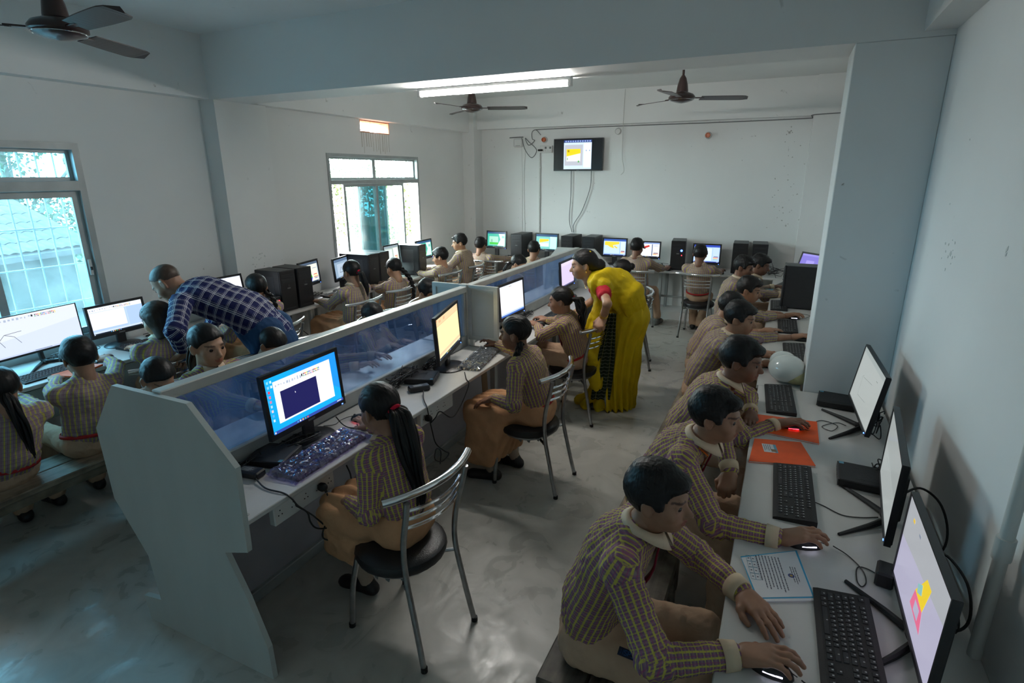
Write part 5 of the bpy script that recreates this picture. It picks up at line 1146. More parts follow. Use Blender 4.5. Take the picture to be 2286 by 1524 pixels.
def wob(p, f, seed):
    """cheap smooth noise in -1..1"""
    r = np.random.RandomState(seed); o = np.zeros(len(p))
    for i in range(5): d = r.normal(size=3); d /= np.linalg.norm(d); o += np.sin(p @ d * f * (1 + .45 * i) + r.uniform(0, 6.3) + 1.5 * np.sin(p @ r.normal(size=3) * f * .4))
    return o / 3.2

# ---- materials
def skin_mat(name, col):
    m, n, l, b = newmat(name); b.inputs['Roughness'].default_value = .48; b.inputs['Subsurface Weight'].default_value = .0
    at = n.new('ShaderNodeAttribute'); at.attribute_name = 'tint'; tc = n.new('ShaderNodeTexCoord'); t = n.new('ShaderNodeTexNoise'); t.inputs['Scale'].default_value = 22; t.inputs['Detail'].default_value = 4; l.new(tc.outputs['Object'], t.inputs['Vector'])
    r = n.new('ShaderNodeValToRGB'); r.color_ramp.elements[0].position = .3; r.color_ramp.elements[1].position = .7; r.color_ramp.elements[0].color = c4([c * .88 for c in col]); r.color_ramp.elements[1].color = c4([c * 1.1 for c in col]); l.new(t.outputs['Fac'], r.inputs['Fac'])
    mx = n.new('ShaderNodeMixRGB'); mx.blend_type = 'MULTIPLY'; mx.inputs['Fac'].default_value = 1; l.new(r.outputs['Color'], mx.inputs['Color1']); l.new(at.outputs['Color'], mx.inputs['Color2']); l.new(mx.outputs['Color'], b.inputs['Base Color'])
skin_mat('skin_mid', (.34, .175, .105)); skin_mat('skin_dark', (.21, .10, .060)); skin_mat('skin_light', (.46, .245, .145))
def hair_mat(name, col):
    m, n, l, b = newmat(name); b.inputs['Roughness'].default_value = .46; b.inputs['Specular IOR Level'].default_value = .28; b.inputs['Base Color'].default_value = c4(col); tc = n.new('ShaderNodeTexCoord')
    mp = n.new('ShaderNodeMapping'); mp.inputs['Scale'].default_value = (260, 30, 60); l.new(tc.outputs['Object'], mp.inputs['Vector']); t = n.new('ShaderNodeTexNoise'); t.inputs['Scale'].default_value = 1; t.inputs['Detail'].default_value = 3; l.new(mp.outputs['Vector'], t.inputs['Vector'])
    bp = n.new('ShaderNodeBump'); bp.inputs['Strength'].default_value = .35; bp.inputs['Distance'].default_value = .003; l.new(t.outputs['Fac'], bp.inputs['Height']); l.new(bp.outputs['Normal'], b.inputs['Normal'])
hair_mat('hair_black', (.010, .009, .009)); hair_mat('hair_brown', (.035, .022, .014)); hair_mat('stubble', (.075, .05, .038))
def cloth_mat(name, layers, base, rough=.85, noise=.12, bump=.25):
    """woven cloth: layers = (axis 0/1, period m, centre 0..1, half-width 0..1, colour, strength)"""
    m, n, l, b = newmat(name); b.inputs['Roughness'].default_value = rough; b.inputs['Specular IOR Level'].default_value = .2
    uv = n.new('ShaderNodeUVMap'); uv.uv_map = 'UVMap'; sx = n.new('ShaderNodeSeparateXYZ'); l.new(uv.outputs[0], sx.inputs[0])
    tc = n.new('ShaderNodeTexCoord'); t = n.new('ShaderNodeTexNoise'); t.inputs['Scale'].default_value = 9; t.inputs['Detail'].default_value = 5; l.new(tc.outputs['Object'], t.inputs['Vector'])
    rgb = n.new('ShaderNodeRGB'); rgb.outputs[0].default_value = c4(base); cur = rgb.outputs[0]
    for (a, per, cen, hw, col, st) in layers:
        d = n.new('ShaderNodeMath'); d.operation = 'DIVIDE'; d.inputs[1].default_value = per; l.new(sx.outputs[a], d.inputs[0])
        f = n.new('ShaderNodeMath'); f.operation = 'FRACT'; l.new(d.outputs[0], f.inputs[0])
        c = n.new('ShaderNodeMath'); c.operation = 'SUBTRACT'; c.inputs[1].default_value = cen; l.new(f.outputs[0], c.inputs[0])
        ab = n.new('ShaderNodeMath'); ab.operation = 'ABSOLUTE'; l.new(c.outputs[0], ab.inputs[0])
        mr = n.new('ShaderNodeMapRange'); mr.inputs[1].default_value = hw * .75; mr.inputs[2].default_value = hw * 1.15; mr.inputs[3].default_value = st; mr.inputs[4].default_value = 0; l.new(ab.outputs[0], mr.inputs[0])
        mx = n.new('ShaderNodeMixRGB'); l.new(mr.outputs[0], mx.inputs['Fac']); l.new(cur, mx.inputs['Color1']); mx.inputs['Color2'].default_value = c4(col); cur = mx.outputs['Color']
    hs = n.new('ShaderNodeMapRange'); hs.inputs[1].default_value = .3; hs.inputs[2].default_value = .7; hs.inputs[3].default_value = 1 - noise; hs.inputs[4].default_value = 1 + noise; l.new(t.outputs['Fac'], hs.inputs[0])
    mm = n.new('ShaderNodeMixRGB'); mm.blend_type = 'MULTIPLY'; mm.inputs['Fac'].default_value = 1; l.new(cur, mm.inputs['Color1']); l.new(hs.outputs[0], mm.inputs['Color2']); l.new(mm.outputs['Color'], b.inputs['Base Color'])
    t2 = n.new('ShaderNodeTexNoise'); t2.inputs['Scale'].default_value = 26; t2.inputs['Detail'].default_value = 3; t2.inputs['Distortion'].default_value = 1.2; l.new(tc.outputs['Object'], t2.inputs['Vector'])
    bp = n.new('ShaderNodeBump'); bp.inputs['Strength'].default_value = bump; bp.inputs['Distance'].default_value = .012; l.new(t2.outputs['Fac'], bp.inputs['Height']); l.new(bp.outputs['Normal'], b.inputs['Normal'])
PUR, YEL, MAG, GRY = (.21, .115, .19), (.56, .50, .085), (.36, .07, .19), (.38, .34, .30)
cloth_mat('school_check', [(1, .018, .25, .16, (.34, .28, .26), .5), (0, .018, .5, .15, YEL, .92), (1, .018, .75, .10, YEL, .6), (0, .018, .05, .06, MAG, .7), (1, .018, .2, .06, MAG, .45)], PUR)
cloth_mat('school_stripe', [(1, .020, .25, .16, GRY, .25), (0, .022, .5, .13, YEL, .92), (0, .022, .22, .08, GRY, .5), (0, .022, .78, .08, GRY, .5), (1, .022, .5, .08, PUR, .5)], (.30, .19, .235))
cloth_mat('man_plaid', [(0, .052, .5, .5, (.016, .022, .10), .0), (0, .056, .66, .028, (.66, .67, .70), .8), (0, .056, .80, .028, (.66, .67, .70), .8), (0, .056, .94, .016, (.5, .52, .58), .5), (1, .056, .60, .028, (.66, .67, .70), .75), (1, .056, .74, .028, (.66, .67, .70), .75), (1, .056, .88, .016, (.5, .52, .58), .5)], (.014, .018, .085), .8, .1)
cloth_mat('trouser_tan', [], (.52, .35, .235)); cloth_mat('skirt_tan', [], (.60, .325, .17)); cloth_mat('vest_beige', [], (.64, .46, .31)); cloth_mat('jeans', [], (.02, .055, .13), .9, .18)
cloth_mat('collar_beige', [], (.72, .56, .40), .8, .06, .15); cloth_mat('cuff_beige', [], (.66, .52, .36), .8, .08, .15)
cloth_mat('tie_red', [], (.20, .012, .03), .6, .1, .1); cloth_mat('blouse_red', [], (.50, .02, .035), .7, .1); cloth_mat('belt_red', [], (.45, .03, .03), .6); cloth_mat('lanyard_orange', [], (.75, .16, .02), .7)
cloth_mat('sock_beige', [], (.45, .36, .28)); cloth_mat('sock_maroon', [], (.12, .02, .03)); cloth_mat('hair_tie_red', [], (.55, .01, .04)); cloth_mat('sari_yellow', [], (.66, .46, .008), .55, .08, .3)
cloth_mat('sari_border', [(1, .030, .5, .045, (.55, .52, .42), .65), (0, .080, .5, .03, (.45, .40, .12), .5)], (.018, .030, .014), .6, .15)
pm('shoe_black', (.012, .011, .012), .45); pm('shoe_grey', (.16, .16, .15), .7, noise=(20, .2)); pm('eye_white', (.27, .25, .24), .3); pm('eye_iris', (.018, .009, .006), .15); pm('gold', (.75, .45, .12), .25, 1.0); pm('patch_navy', (.012, .02, .05), .8); pm('patch_letter', (.02, .10, .30), .8); pm('nail', (.45, .26, .19), .35)

# ---- heads, hair, hands: built once in their own frame (x right, y forward, z up; unit = metres for an adult head)
def head_field(kind):
    F = Field(); w = {'boy': 1.0, 'girl': .97, 'woman': .97, 'man': 1.03}[kind]; j = {'boy': .97, 'girl': .93, 'woman': .95, 'man': 1.08}[kind]
    F.ell((0, -.012, .036), (.074 * w, .093, .080), k=.02).ell((0, .026, -.030), (.058 * w, .064, .070), k=.035).ell((0, .050, -.072 * j), (.036 * j, .034, .030), k=.03)
    for s in (-1, 1): F.ell((s * .036, .052, -.026), (.026, .026, .026), k=.025)
    F.cone((-.030, .080, .024), (.030, .080, .024), .010, .010, k=.022)
    F.cone((0, .086, .004), (0, .107, -.028), .0068, .0120, k=.014)
    for s in (-1, 1):
        F.ell((s * .0105, .096, -.034), (.0072, .0085, .0065), k=.007)
        F.ell((s * .032, .098, .004), (.017, .017, .0105), k=.012, sub=True)
        F.cone((s * .044, .0735, .0075), (s * .019, .0815, .0095), .0054, .0052, k=.005); F.cone((s * .043, .0735, -.005), (s * .020, .080, -.0058), .0042, .0042, k=.005)
    F.cone((-.020, .083, -.0535), (0, .0925, -.052), .0045, .0062, k=.006).cone((.020, .083, -.0535), (0, .0925, -.052), .0045, .0062, k=.006)
    F.cone((-.017, .082, -.063), (.017, .082, -.063), .006, .006, k=.007).ell((0, .086, -.0635), (.011, .008, .0065), k=.008)
    F.cone((-.018, .0945, -.058), (.018, .0945, -.058), .0022, .0022, k=.003, sub=True)
    for s in (-1, 1):
        R = np.array([(1, s * .35, 0), (-s * .35, 1, .15), (0, -.15, 1)]); R = R / np.linalg.norm(R, axis=1)[:, None]
        F.ell((s * .079 * w, -.012, -.004), (.0085, .020, .032), R, k=.008); F.ell((s * .087 * w, -.006, .0), (.005, .011, .020), R, k=.005, sub=True)
    F.cone((0, -.020, -.04), (0, -.030, -.13), .050 if kind != 'man' else .06, .047 if kind != 'man' else .06, k=.03)
    return F
def head_tint(v):
    t = np.ones((len(v), 3)); ax_ = np.abs(v[:, 0])
    lip = (v[:, 1] > .070) & (((ax_ / .024) ** 2 + ((v[:, 2] + .0575) / .0125) ** 2) < 1); t[lip] = (.80, .48, .46)
    bz = .0275 + .0035 * np.clip(1 - ((ax_ - .036) / .024) ** 2, -1, 1); br = (v[:, 1] > .055) & (ax_ > .012) & (ax_ < .053) & (np.abs(v[:, 2] - bz + .003) < .0034); t[br] = (.26, .22, .22)
    und = (v[:, 1] > .05) & (np.abs(v[:, 2] - .002) < .012) & (np.abs(ax_ - .032) < .018); t[und] *= .82
    return t
HEADS = {}
def get_head(kind, h):
    if (kind, h) not in HEADS: v, f = head_field(kind).mesh(h); HEADS[(kind, h)] = (v, f, head_tint(v))
    return HEADS[(kind, h)]
def eye_mesh():
    m = MB(); n, k = 8, 14; r = .0128; vs = []; fs = []; mats = []
    for i in range(n + 1):
        a = math.pi * i / n if i else 0.0
        for j in range(k): q = 2 * math.pi * j / k; vs.append((r * math.sin(a) * math.cos(q), r * math.cos(a), r * math.sin(a) * math.sin(q)))
    for i in range(n):
        m_ = 'eye_iris' if i < 3 else 'eye_white'
        m.add([vs[i * k + j] for j in range(k)] + [vs[(i + 1) * k + j] for j in range(k)], [(j, (j + 1) % k, k + (j + 1) % k, k + j) for j in range(k)], m_)
    me = m.mesh('eye'); me.polygons.foreach_set('use_smooth', [True] * len(me.polygons)); return me
EYE = eye_mesh()
def hair_cap(style, h):
    """cap cut away over face, ears and nape"""
    off = {'boy': .013, 'boy_full': .015, 'girl': .010, 'bob': .018, 'woman': .012, 'stubble': .0025}[style]; F = Field(); F.ell((0, -.013, .037), (.074 + off, .093 + off, .080 + off * 1.15), k=.02)
    if style in ('boy', 'boy_full'):
        F.ell((.012, .070, .078), (.058, .034, .026), k=.02); F.ell((0, -.02, .105), (.06, .07, .028), k=.02)
        for s in (-1, 1): F.ell((s * .078, .022, .02), (.012, .018, .032), k=.01)
    if style == 'bob': F.cone((0, -.035, .0), (0, -.045, -.105), .092, .090, k=.03, flat=((0, 1, 0), .86))
    if style == 'woman':
        F.ell((0, -.095, -.02), (.055, .05, .05), k=.04)
    def cut(G, ax):
        X, Y, Z = ax[0][:, None, None], ax[1][None, :, None], ax[2][None, None, :]
        if style == 'bob': front = np.maximum(Y - .030 + .0 * Z, .0 * X - 1); line = (Y - .080) * .55 - (Z - .055); keep = np.minimum(np.maximum(line * .85, -9), np.maximum(Y - .022, -.125 - Z)); keep = keep + 0 * X
        elif style in ('girl', 'woman'):
            hl = .076 - .012 * np.cos(np.clip(np.abs(X - .012) * 42, 0, 3.1)); line = ((Y - .084) * 1.12 - (Z - hl)) * .66; back = np.maximum(Y + .002, -.072 - Z - .25 * np.minimum(0, Y + .06)); ear = .030 - np.sqrt((Y + .010) ** 2 + (Z + .012) ** 2 + 0 * X); keep = np.maximum(np.minimum(line, back), ear)
        elif style == 'stubble':
            line = ((Y - .070) * .9 - (Z - .085)) * .72; back = np.maximum(Y + .010, -.07 - Z); ear = .030 - np.sqrt((Y + .010) ** 2 + (Z + .012) ** 2 + 0 * X); keep = np.maximum(np.minimum(line, back), ear)
        else:
            line = ((Y - .080) * .80 - (Z - .060 + .010 * np.sin(X * 90))) * .78; side = np.maximum(np.maximum(Y - .040, .0 - Z), -9) + 0 * X; back = np.maximum(Y + .014, -.064 - Z - .5 * np.minimum(0, Y + .07)); ear = .030 - np.sqrt((Y + .008) ** 2 + (Z + .014) ** 2 + 0 * X); keep = np.maximum(np.minimum(np.minimum(line, back), side), ear)
        return np.maximum(G, keep.astype(np.float32))
    v, f = F.mesh(h, cut); n = vnormals(v, f)
    if style in ('boy', 'boy_full'): v = v + n * (.0013 * wob(v * np.array((2.2, .5, .6)), 260, 5))[:, None]
    elif style in ('bob', 'girl', 'woman'): v = v + n * (.0014 * wob(v * np.array((1.8, .5, .5)), 150, 6))[:, None]
    if style in ('boy', 'boy_full', 'bob'):
        rg = np.random.RandomState(3 if style == 'boy' else 8); up = np.where((v[:, 2] > (.06 if style != 'bob' else .0)))[0]; extra_v = []; extra_f = []
        for i in rg.choice(up, min(len(up), 14 if style != 'bob' else 40), False):
            p = v[i]; d = nrm(n[i] * (.10 if style != 'bob' else .05) + np.array((.12, .75, -.15 if p[1] > .03 else .1) if style != 'bob' else (0, -.2, -1)) + rg.normal(size=3) * .22); L = rg.uniform(.012, .024); w = nrm(np.cross(d, n[i])) * .0012; b = len(v) + len(extra_v); q = p - d * .006
            extra_v += [q - w, q + w, q + d * L * .8 + n[i] * .003 + w * .5, q + d * L * 1.15 + n[i] * .001]; extra_f.append((b, b + 1, b + 2, b + 3))
        v = np.r_[v, np.array(extra_v)]; f = np.r_[f, np.array(extra_f)]
    return v, f
CAPS = {}
def get_cap(style, h):
    if (style, h) not in CAPS: CAPS[(style, h)] = hair_cap(style, h)
    return CAPS[(style, h)]
def hand_field(pose):
    """right hand, palm down, fingers along +y, thumb on -x"""
    F = Field(); tilt, curl, spread, tcurl = {'mouse': (.30, (.28, .42, .35), .6, .2), 'flat': (.10, (.18, .22, .15), .9, .1), 'type': (.25, (.5, .6, .4), .7, .3), 'grip': (.0, (1.1, 1.2, .7), .2, .8), 'fist': (.1, (1.2, 1.4, 1.0), .1, 1.0)}[pose]
    up = V3(0, math.cos(tilt), math.sin(tilt)); nz = V3(0, -math.sin(tilt), math.cos(tilt))
    F.cone((0, -.03, 0), (0, .012, .002), .021, .023, k=.012, flat=((0, 0, 1), .80))
    bases = [(-.028, .082), (-.0095, .087), (.0095, .083), (.0265, .073)]; ln = [(.036, .022, .018), (.040, .025, .019), (.037, .023, .018), (.029, .018, .016)]; rad = [.0092, .0094, .0090, .0080]
    for (x, y) in bases: F.cone(V3(x * .55, 0, 0) + up * .018, V3(x, 0, 0) + up * (y - .006), .0155, .0115, k=.018)
    F.ell(V3(-.020, 0, -.006) + up * .035, (.020, .026, .014), k=.015)
    for i, (x, y) in enumerate(bases):
        p = V3(x, 0, 0) + up * y; a = tilt; sp = (x / .03) * .16 * spread
        for k_ in range(3):
            a -= curl[k_] * (1 + .08 * i); d = V3(math.sin(sp), math.cos(a) * math.cos(sp), math.sin(a)); q = p + d * ln[i][k_]; F.cone(p, q, rad[i] * (1 - .09 * k_), rad[i] * (.92 - .09 * k_), k=.006); p = q
    p = V3(-.022, 0, -.004) + up * .022; d = nrm(V3(-.75, .75, -.05 - tcurl * .25)); q = p + d * .036; F.cone(p, q, .0135, .0105, k=.012); d = nrm(V3(-.25 + .5 * tcurl, .95, -.25 - .3 * tcurl)); r = q + d * .026; F.cone(q, r, .0105, .0095, k=.006); d = nrm(V3(.05 + .5 * tcurl, .95, -.25)); F.cone(r, r + d * .022, .0095, .0080, k=.006)
    return F
HANDS = {}
def get_hand(pose, h):
    if (pose, h) not in HANDS: HANDS[(pose, h)] = hand_field(pose).mesh(h)
    return HANDS[(pose, h)]

# ---- uv for cloth that follows the limbs
def limb_uv(v, f, bones):
    """bones: (a, b, reference radius, side axis); every face takes the frame of the nearest bone"""
    fc = v[f].mean(1); best = np.full(len(f), 9e9); uv = np.zeros((len(f), f.shape[1], 2)); al = np.zeros(len(v))
    for (a, b, R, e, bias) in bones:
        a, b = np.asarray(a, float), np.asarray(b, float); d = b - a; L = np.linalg.norm(d); d = d / L; e1 = nrm(np.asarray(e, float) - d * np.dot(e, d)); e2 = np.cross(d, e1)
        t = np.clip((fc - a) @ d, -.02, L + .02); dist = np.linalg.norm(fc - a - t[:, None] * d, axis=1) - R * bias + (np.where((fc - a) @ d < .035, .2, 0) if bias < 1 else 0); m = dist < best; best[m] = dist[m]
        ca = np.arctan2((fc[m] - a) @ e2, (fc[m] - a) @ e1); P = v[f[m]] - a; pa = np.arctan2(P @ e2, P @ e1); pa = ca[:, None] + (pa - ca[:, None] + math.pi) % (2 * math.pi) - math.pi
        tt = (fc[m] - a) @ d; end = (tt > L - .004) | (tt < .0); pl = P @ e1; uv[m, :, 0] = np.where(end[:, None], pl, pa * R); uv[m, :, 1] = P @ d
    return uv.reshape(-1, 2)
def frame_mat(x, y, z, o, s=1.0): return np.c_[np.asarray(x) * s, np.asarray(y) * s, np.asarray(z) * s], np.asarray(o)
def rot_axis(v, ax, a): v, ax = np.asarray(v, float), nrm(ax); return v * math.cos(a) + np.cross(ax, v) * math.sin(a) + ax * (ax @ v) * (1 - math.cos(a))
def ik(a, t, l1, l2, pole):
    d = t - a; L = np.linalg.norm(d); k = max(1.0, L / (l1 + l2) * 1.005); l1, l2 = l1 * k, l2 * k; u = d / L; x = (l1 ** 2 - l2 ** 2 + L ** 2) / (2 * L); hgt = math.sqrt(max(0, l1 ** 2 - x ** 2)); p = pole - u * (pole @ u); return a + u * x + nrm(p) * hgt
Zu = V3(0, 0, 1)
def collar_mesh(c, up, fw, s, front=1.0):
    """folded shirt collar with two points at the front"""
    up = nrm(up); fw = nrm(fw - up * (fw @ up)); rt = np.cross(fw, up); n = 40; rows = []
    for i in range(n + 1):
        q = math.radians(-172 + 344 * i / n); dr = -fw * math.cos(q) + rt * math.sin(q); a = abs(math.degrees(q)); pt = max(0, (a - 95) / 77); flap = .020 + .040 * pt ** 1.5 * front; drop = .012 * pt
        rows.append([c + dr * .049 * s - up * (.010 + drop) * s, c + dr * .050 * s + up * (.020 - drop) * s, c + dr * .055 * s + up * (.024 - drop) * s, c + dr * (.074 + .006 * pt) * s + up * (.020 - drop - flap * .7) * s + fw * .012 * pt * s, c + dr * (.070 + .006 * pt) * s + up * (.017 - drop - flap * .7) * s + fw * .010 * pt * s, c + dr * .052 * s + up * (.008 - drop) * s])
    v = np.array(rows).reshape(-1, 3); k = 6; f = []
    for i in range(n):
        for j in range(k): a = i * k + j; b = i * k + (j + 1) % k; f.append((a, b, b + k, a + k))
    return v, np.array(f)
def strip_mesh(cent, side, nor, wid, th):
    """flat ribbon along centre points"""
    n = len(cent); v = []; f = []
    for i in range(n):
        w = wid[i] / 2
        for (a, b) in ((-1, 0), (1, 0), (1, 1), (-1, 1)): v.append(cent[i] + side[i] * a * w + nor[i] * th * b)
    for i in range(n - 1):
        for j in range(4): a = 4 * i + j; b = 4 * i + (j + 1) % 4; f.append((a, b, b + 4, a + 4))
    f += [(0, 3, 2, 1), (4 * n - 4, 4 * n - 3, 4 * n - 2, 4 * n - 1)]
    return np.array(v), np.array(f)
def dense(pts, n=6): return np.array([tuple(p) for p in spline([tuple(p) for p in pts], n)])
def ring_tube(a, b, r0, r1, th, n=20):
    """open cuff between a and b with thickness"""
    a, b = np.asarray(a, float), np.asarray(b, float); d = nrm(b - a); e1 = nrm(np.cross(d, (.3, .5, .8))); e2 = np.cross(d, e1); v = []; f = []
    for j in range(n):
        q = 2 * math.pi * j / n; u = e1 * math.cos(q) + e2 * math.sin(q); v += [a + u * (r0 - th), a + u * r0, b + u * r1, b + u * (r1 - th)]
    for j in range(n):
        o = 4 * j; p = 4 * ((j + 1) % n)
        for k in range(4): f.append((o + k, p + k, p + (k + 1) % 4, o + (k + 1) % 4))
    return np.array(v), np.array(f)
def merge(parts):
    vs = []; fs = []; o = 0
    for v, f in parts: vs.append(v); fs.append(f + o); o += len(v)
    return np.concatenate(vs), np.concatenate(fs)
def tubes_np(chains, n=7):
    m = MB()
    for pts, rr in chains: m.tube([tuple(p) for p in pts], 0, 'hair_black', n, rr=list(rr))
    q = [x for x in m.f]; v = np.array([tuple(p) for p in m.v]); f4 = np.array([x for x in q if len(x) == 4]); return v, f4
def tail_mesh(path, r, seed, wav=.35):
    """loose ponytail: a lock of strands along path"""
    rg = np.random.RandomState(seed); P = dense(path, 6); n = len(P); t = np.linspace(0, 1, n); env = np.clip(np.minimum(.45 + t * 3, 1) * (1 - .75 * np.clip((t - .55) / .45, 0, 1)), .05, 1); ch = []
    for k in range(30):
        a = rg.uniform(0, 6.3); q = rg.uniform(.10, .95); ph = rg.uniform(0, 6.3); off = np.stack([np.cos(a + wav * 1.3 * np.sin(9 * t + ph)) * q, np.sin(a + wav * 1.3 * np.cos(8 * t + ph)) * q, np.zeros(n)], 1) * (r * env)[:, None]
        L = int(n * rg.uniform(.82, 1.0)); ch.append(((P + off)[:L], (r * .34 * env)[:L] * np.linspace(1, .35, L)))
    return tubes_np(ch, 7)
def braid_mesh(path, r):
    P = dense(path, 10); n = len(P); s = np.r_[0, np.cumsum(np.linalg.norm(np.diff(P, axis=0), axis=1))]; T = nrm(P[-1] - P[0]); sd = nrm(np.cross(T, (0.2, .9, .1))); nn = np.cross(T, sd); ch = []; env = np.linspace(1, .55, n)
    for k in range(3):
        ph = s / (r * 5.2) * 2 * math.pi + k * 2 * math.pi / 3; ch.append((P + sd * (np.sin(ph) * r * .62 * env)[:, None] + nn * (np.sin(2 * ph) * r * .34 * env)[:, None], r * .62 * env))
    return tubes_np(ch, 7)

def person(label, hip, head, face, look=None, s=1.0, kind='boy', hair='boy', skin='skin_mid', shirt='school_check', bottom='trouser_tan', hands=None, sleeves=('long', 'long'), cuffs=True, collar=True, tie=False, lod=.010, legs=True, knees=None, feet=None, vest=False, lanyard=False, tail=None, belt=False, eyes=True, twist=0.0, shoulder_w=.150, seed=0, group=None, stand=False, spread=.09, elbows=None, bow=.03, skirt_len=.24, extra=None, shoe='shoe_black', sock='sock_beige', headtilt=0.0, ties=(), headscale=None, hair_col='hair_black', fat=1.0):
    """hip/head: joint positions; face: body heading (x,y); look: head heading vector; hands: dict side->(wrist xyz, finger direction, pose)"""
    hip = V3(*hip); head = V3(*head); F0 = nrm(V3(face[0], face[1], 0)); R0 = np.cross(F0, Zu)
    root = empty('person', (hip[0], hip[1], 0), 0, label, 'person', group); O = V3(hip[0], hip[1], 0)
    hs = headscale or (.93 if kind in ('boy', 'girl') else .99); hh = .0045 if lod <= .0085 else .0065
    # spine
    lk = nrm(V3(*look)) if look is not None else nrm(F0 * .95 - Zu * .30)
    neckd = nrm(nrm(head - hip) * .55 + Zu * .45); neck = head - neckd * .118 * hs - lk * .018 * hs - Zu * .012
    sp = neck - hip; L = np.linalg.norm(sp); u = sp / L; bw = -(F0 - u * (F0 @ u)); mid = (hip + neck) / 2 + nrm(bw) * bow * s
    def spine(t): return hip * (1 - t) ** 2 + 2 * mid * t * (1 - t) + neck * t * t if False else hip + sp * t + nrm(bw) * bow * s * 4 * t * (1 - t)
    R = rot_axis(R0, u, twist); fwd = nrm(np.cross(u, R)); fwd = fwd if fwd @ F0 > 0 else -fwd
    sh = {q: spine(.90) + R * q * shoulder_w * s - u * .012 * s for q in (1, -1)}   # +1 right, -1 left
    hips = {q: hip + R0 * q * .075 * s for q in (1, -1)}
    l1, l2 = .235 * s, .215 * s; W = {}; E = {}; HD = {}
    hands = hands or {}
    for q in (1, -1):
        k = 'R' if q == 1 else 'L'
        if k in hands: w, d, pose = hands[k]
        else: w, d, pose = hip + F0 * .22 * s + R0 * q * .10 * s + Zu * .09, F0, 'flat'
        w = np.array(w, float); W[q] = w; pole = (elbows or {}).get(k); pole = V3(*pole) if pole else nrm(-Zu * .8 + R0 * q * .55 - F0 * .25); E[q] = ik(sh[q], w, l1, l2, pole); HD[q] = (nrm(np.array(d, float)), pose)
    K = {}; A = {}
    for q in (1, -1):
        k = 'R' if q == 1 else 'L'
        if stand: K[q] = (hips[q] * .5 + V3(*feet[k]) * .5 + F0 * .03) if feet else hips[q] - Zu * .4 * s; A[q] = V3(*feet[k]) + Zu * .07 if feet else K[q] - Zu * .4 * s
        else:
            K[q] = V3(*knees[k]) if knees and k in knees else hips[q] + F0 * .345 * s + R0 * q * spread * s * .5 + Zu * .015
            A[q] = V3(*feet[k]) + Zu * .065 if feet and k in feet else K[q] + F0 * .02 - Zu * (K[q][2] - .07); 
    sk = M(skin); parts = []
    # ---- body (one mesh: trunk, limbs, neck, head, hands)
    B = Field(); B.cone(hip, spine(.5), .085 * s, .08 * s, k=.03, flat=(fwd, .7)).cone(spine(.5), spine(.88), .08 * s, .085 * s, k=.03, flat=(fwd, .68)).cone(spine(.86), neck + neckd * .045 * hs, .05 * s, .044 * hs, k=.03).cone(neck, head - neckd * .04 * hs - lk * .015 * hs, .046 * hs, .044 * hs, k=.02)
    for q in (1, -1):
        B.cone(spine(.88), sh[q], .04 * s, .036 * s, k=.02).cone(sh[q], E[q], .034 * s, .029 * s, k=.015).cone(E[q], E[q] * .4 + W[q] * .6, .029 * s, .027 * s, k=.015).cone(E[q] * .4 + W[q] * .6, W[q], .027 * s, .0205 * s, k=.012)
        if legs: B.cone(hips[q], K[q], .062 * s, .046 * s, k=.02).cone(K[q], K[q] * .6 + A[q] * .4, .043 * s, .043 * s, k=.02).cone(K[q] * .6 + A[q] * .4, A[q], .043 * s, .029 * s, k=.02)
    bv, bf = B.mesh(max(.011, lod)); bt = np.ones((len(bv), 3))
    hx = nrm(np.cross(lk, Zu)); hz = np.cross(hx, lk); hx2 = rot_axis(hx, lk, headtilt); hz = np.cross(hx2, lk); HR, HO = frame_mat(hx2, lk, hz, head, hs)
    hv, hf, ht = get_head(kind, hh); meshes = [(bv, bf), (hv @ HR.T + HO, hf)]; tints = [bt, ht]
    for q in (1, -1):
        d, pose = HD[q]; v, f = get_hand(pose, .0035 if lod <= .0085 else .005); v = v.copy(); dorsal = nrm(Zu - d * (Zu @ d)); 
        if pose in ('grip', 'fist') and 'hand_up' in (extra or {}): dorsal = nrm(np.array(extra['hand_up']) - d * (np.array(extra['hand_up']) @ d))
        x = np.cross(d, dorsal)
        if q == -1: v[:, 0] *= -1; f = f[:, ::-1]
        Hm, Ho = frame_mat(x, d, dorsal, W[q], s * .98); meshes.append((v @ Hm.T + Ho, f)); tints.append(np.ones((len(v), 3)))
    v, f = merge(meshes); o = link('body', npmesh('body', v - O, f, [skin], np.concatenate(tints)), root)
    if eyes:
        for q in (-1, 1):
            e = link('eye', EYE, root); c = HR @ V3(q * .0315, .0735, .0035) + HO - O; mm = np.eye(4); mm[:3, :3] = HR; mm[:3, 3] = c; e.matrix_local = Matrix(mm.tolist())
    def piece(name, v, f, mat, uv=None, parent=root): return link(name, npmesh(name, v - O, f, [mat], None, uv), parent)
    def hpiece(name, v, f, mat): return piece(name, v @ HR.T + HO, f, mat)
    # ---- hair
    if hair: v, f = get_cap(hair, hh); hr = hpiece('hair', v, f, 'stubble' if hair == 'stubble' else hair_col)
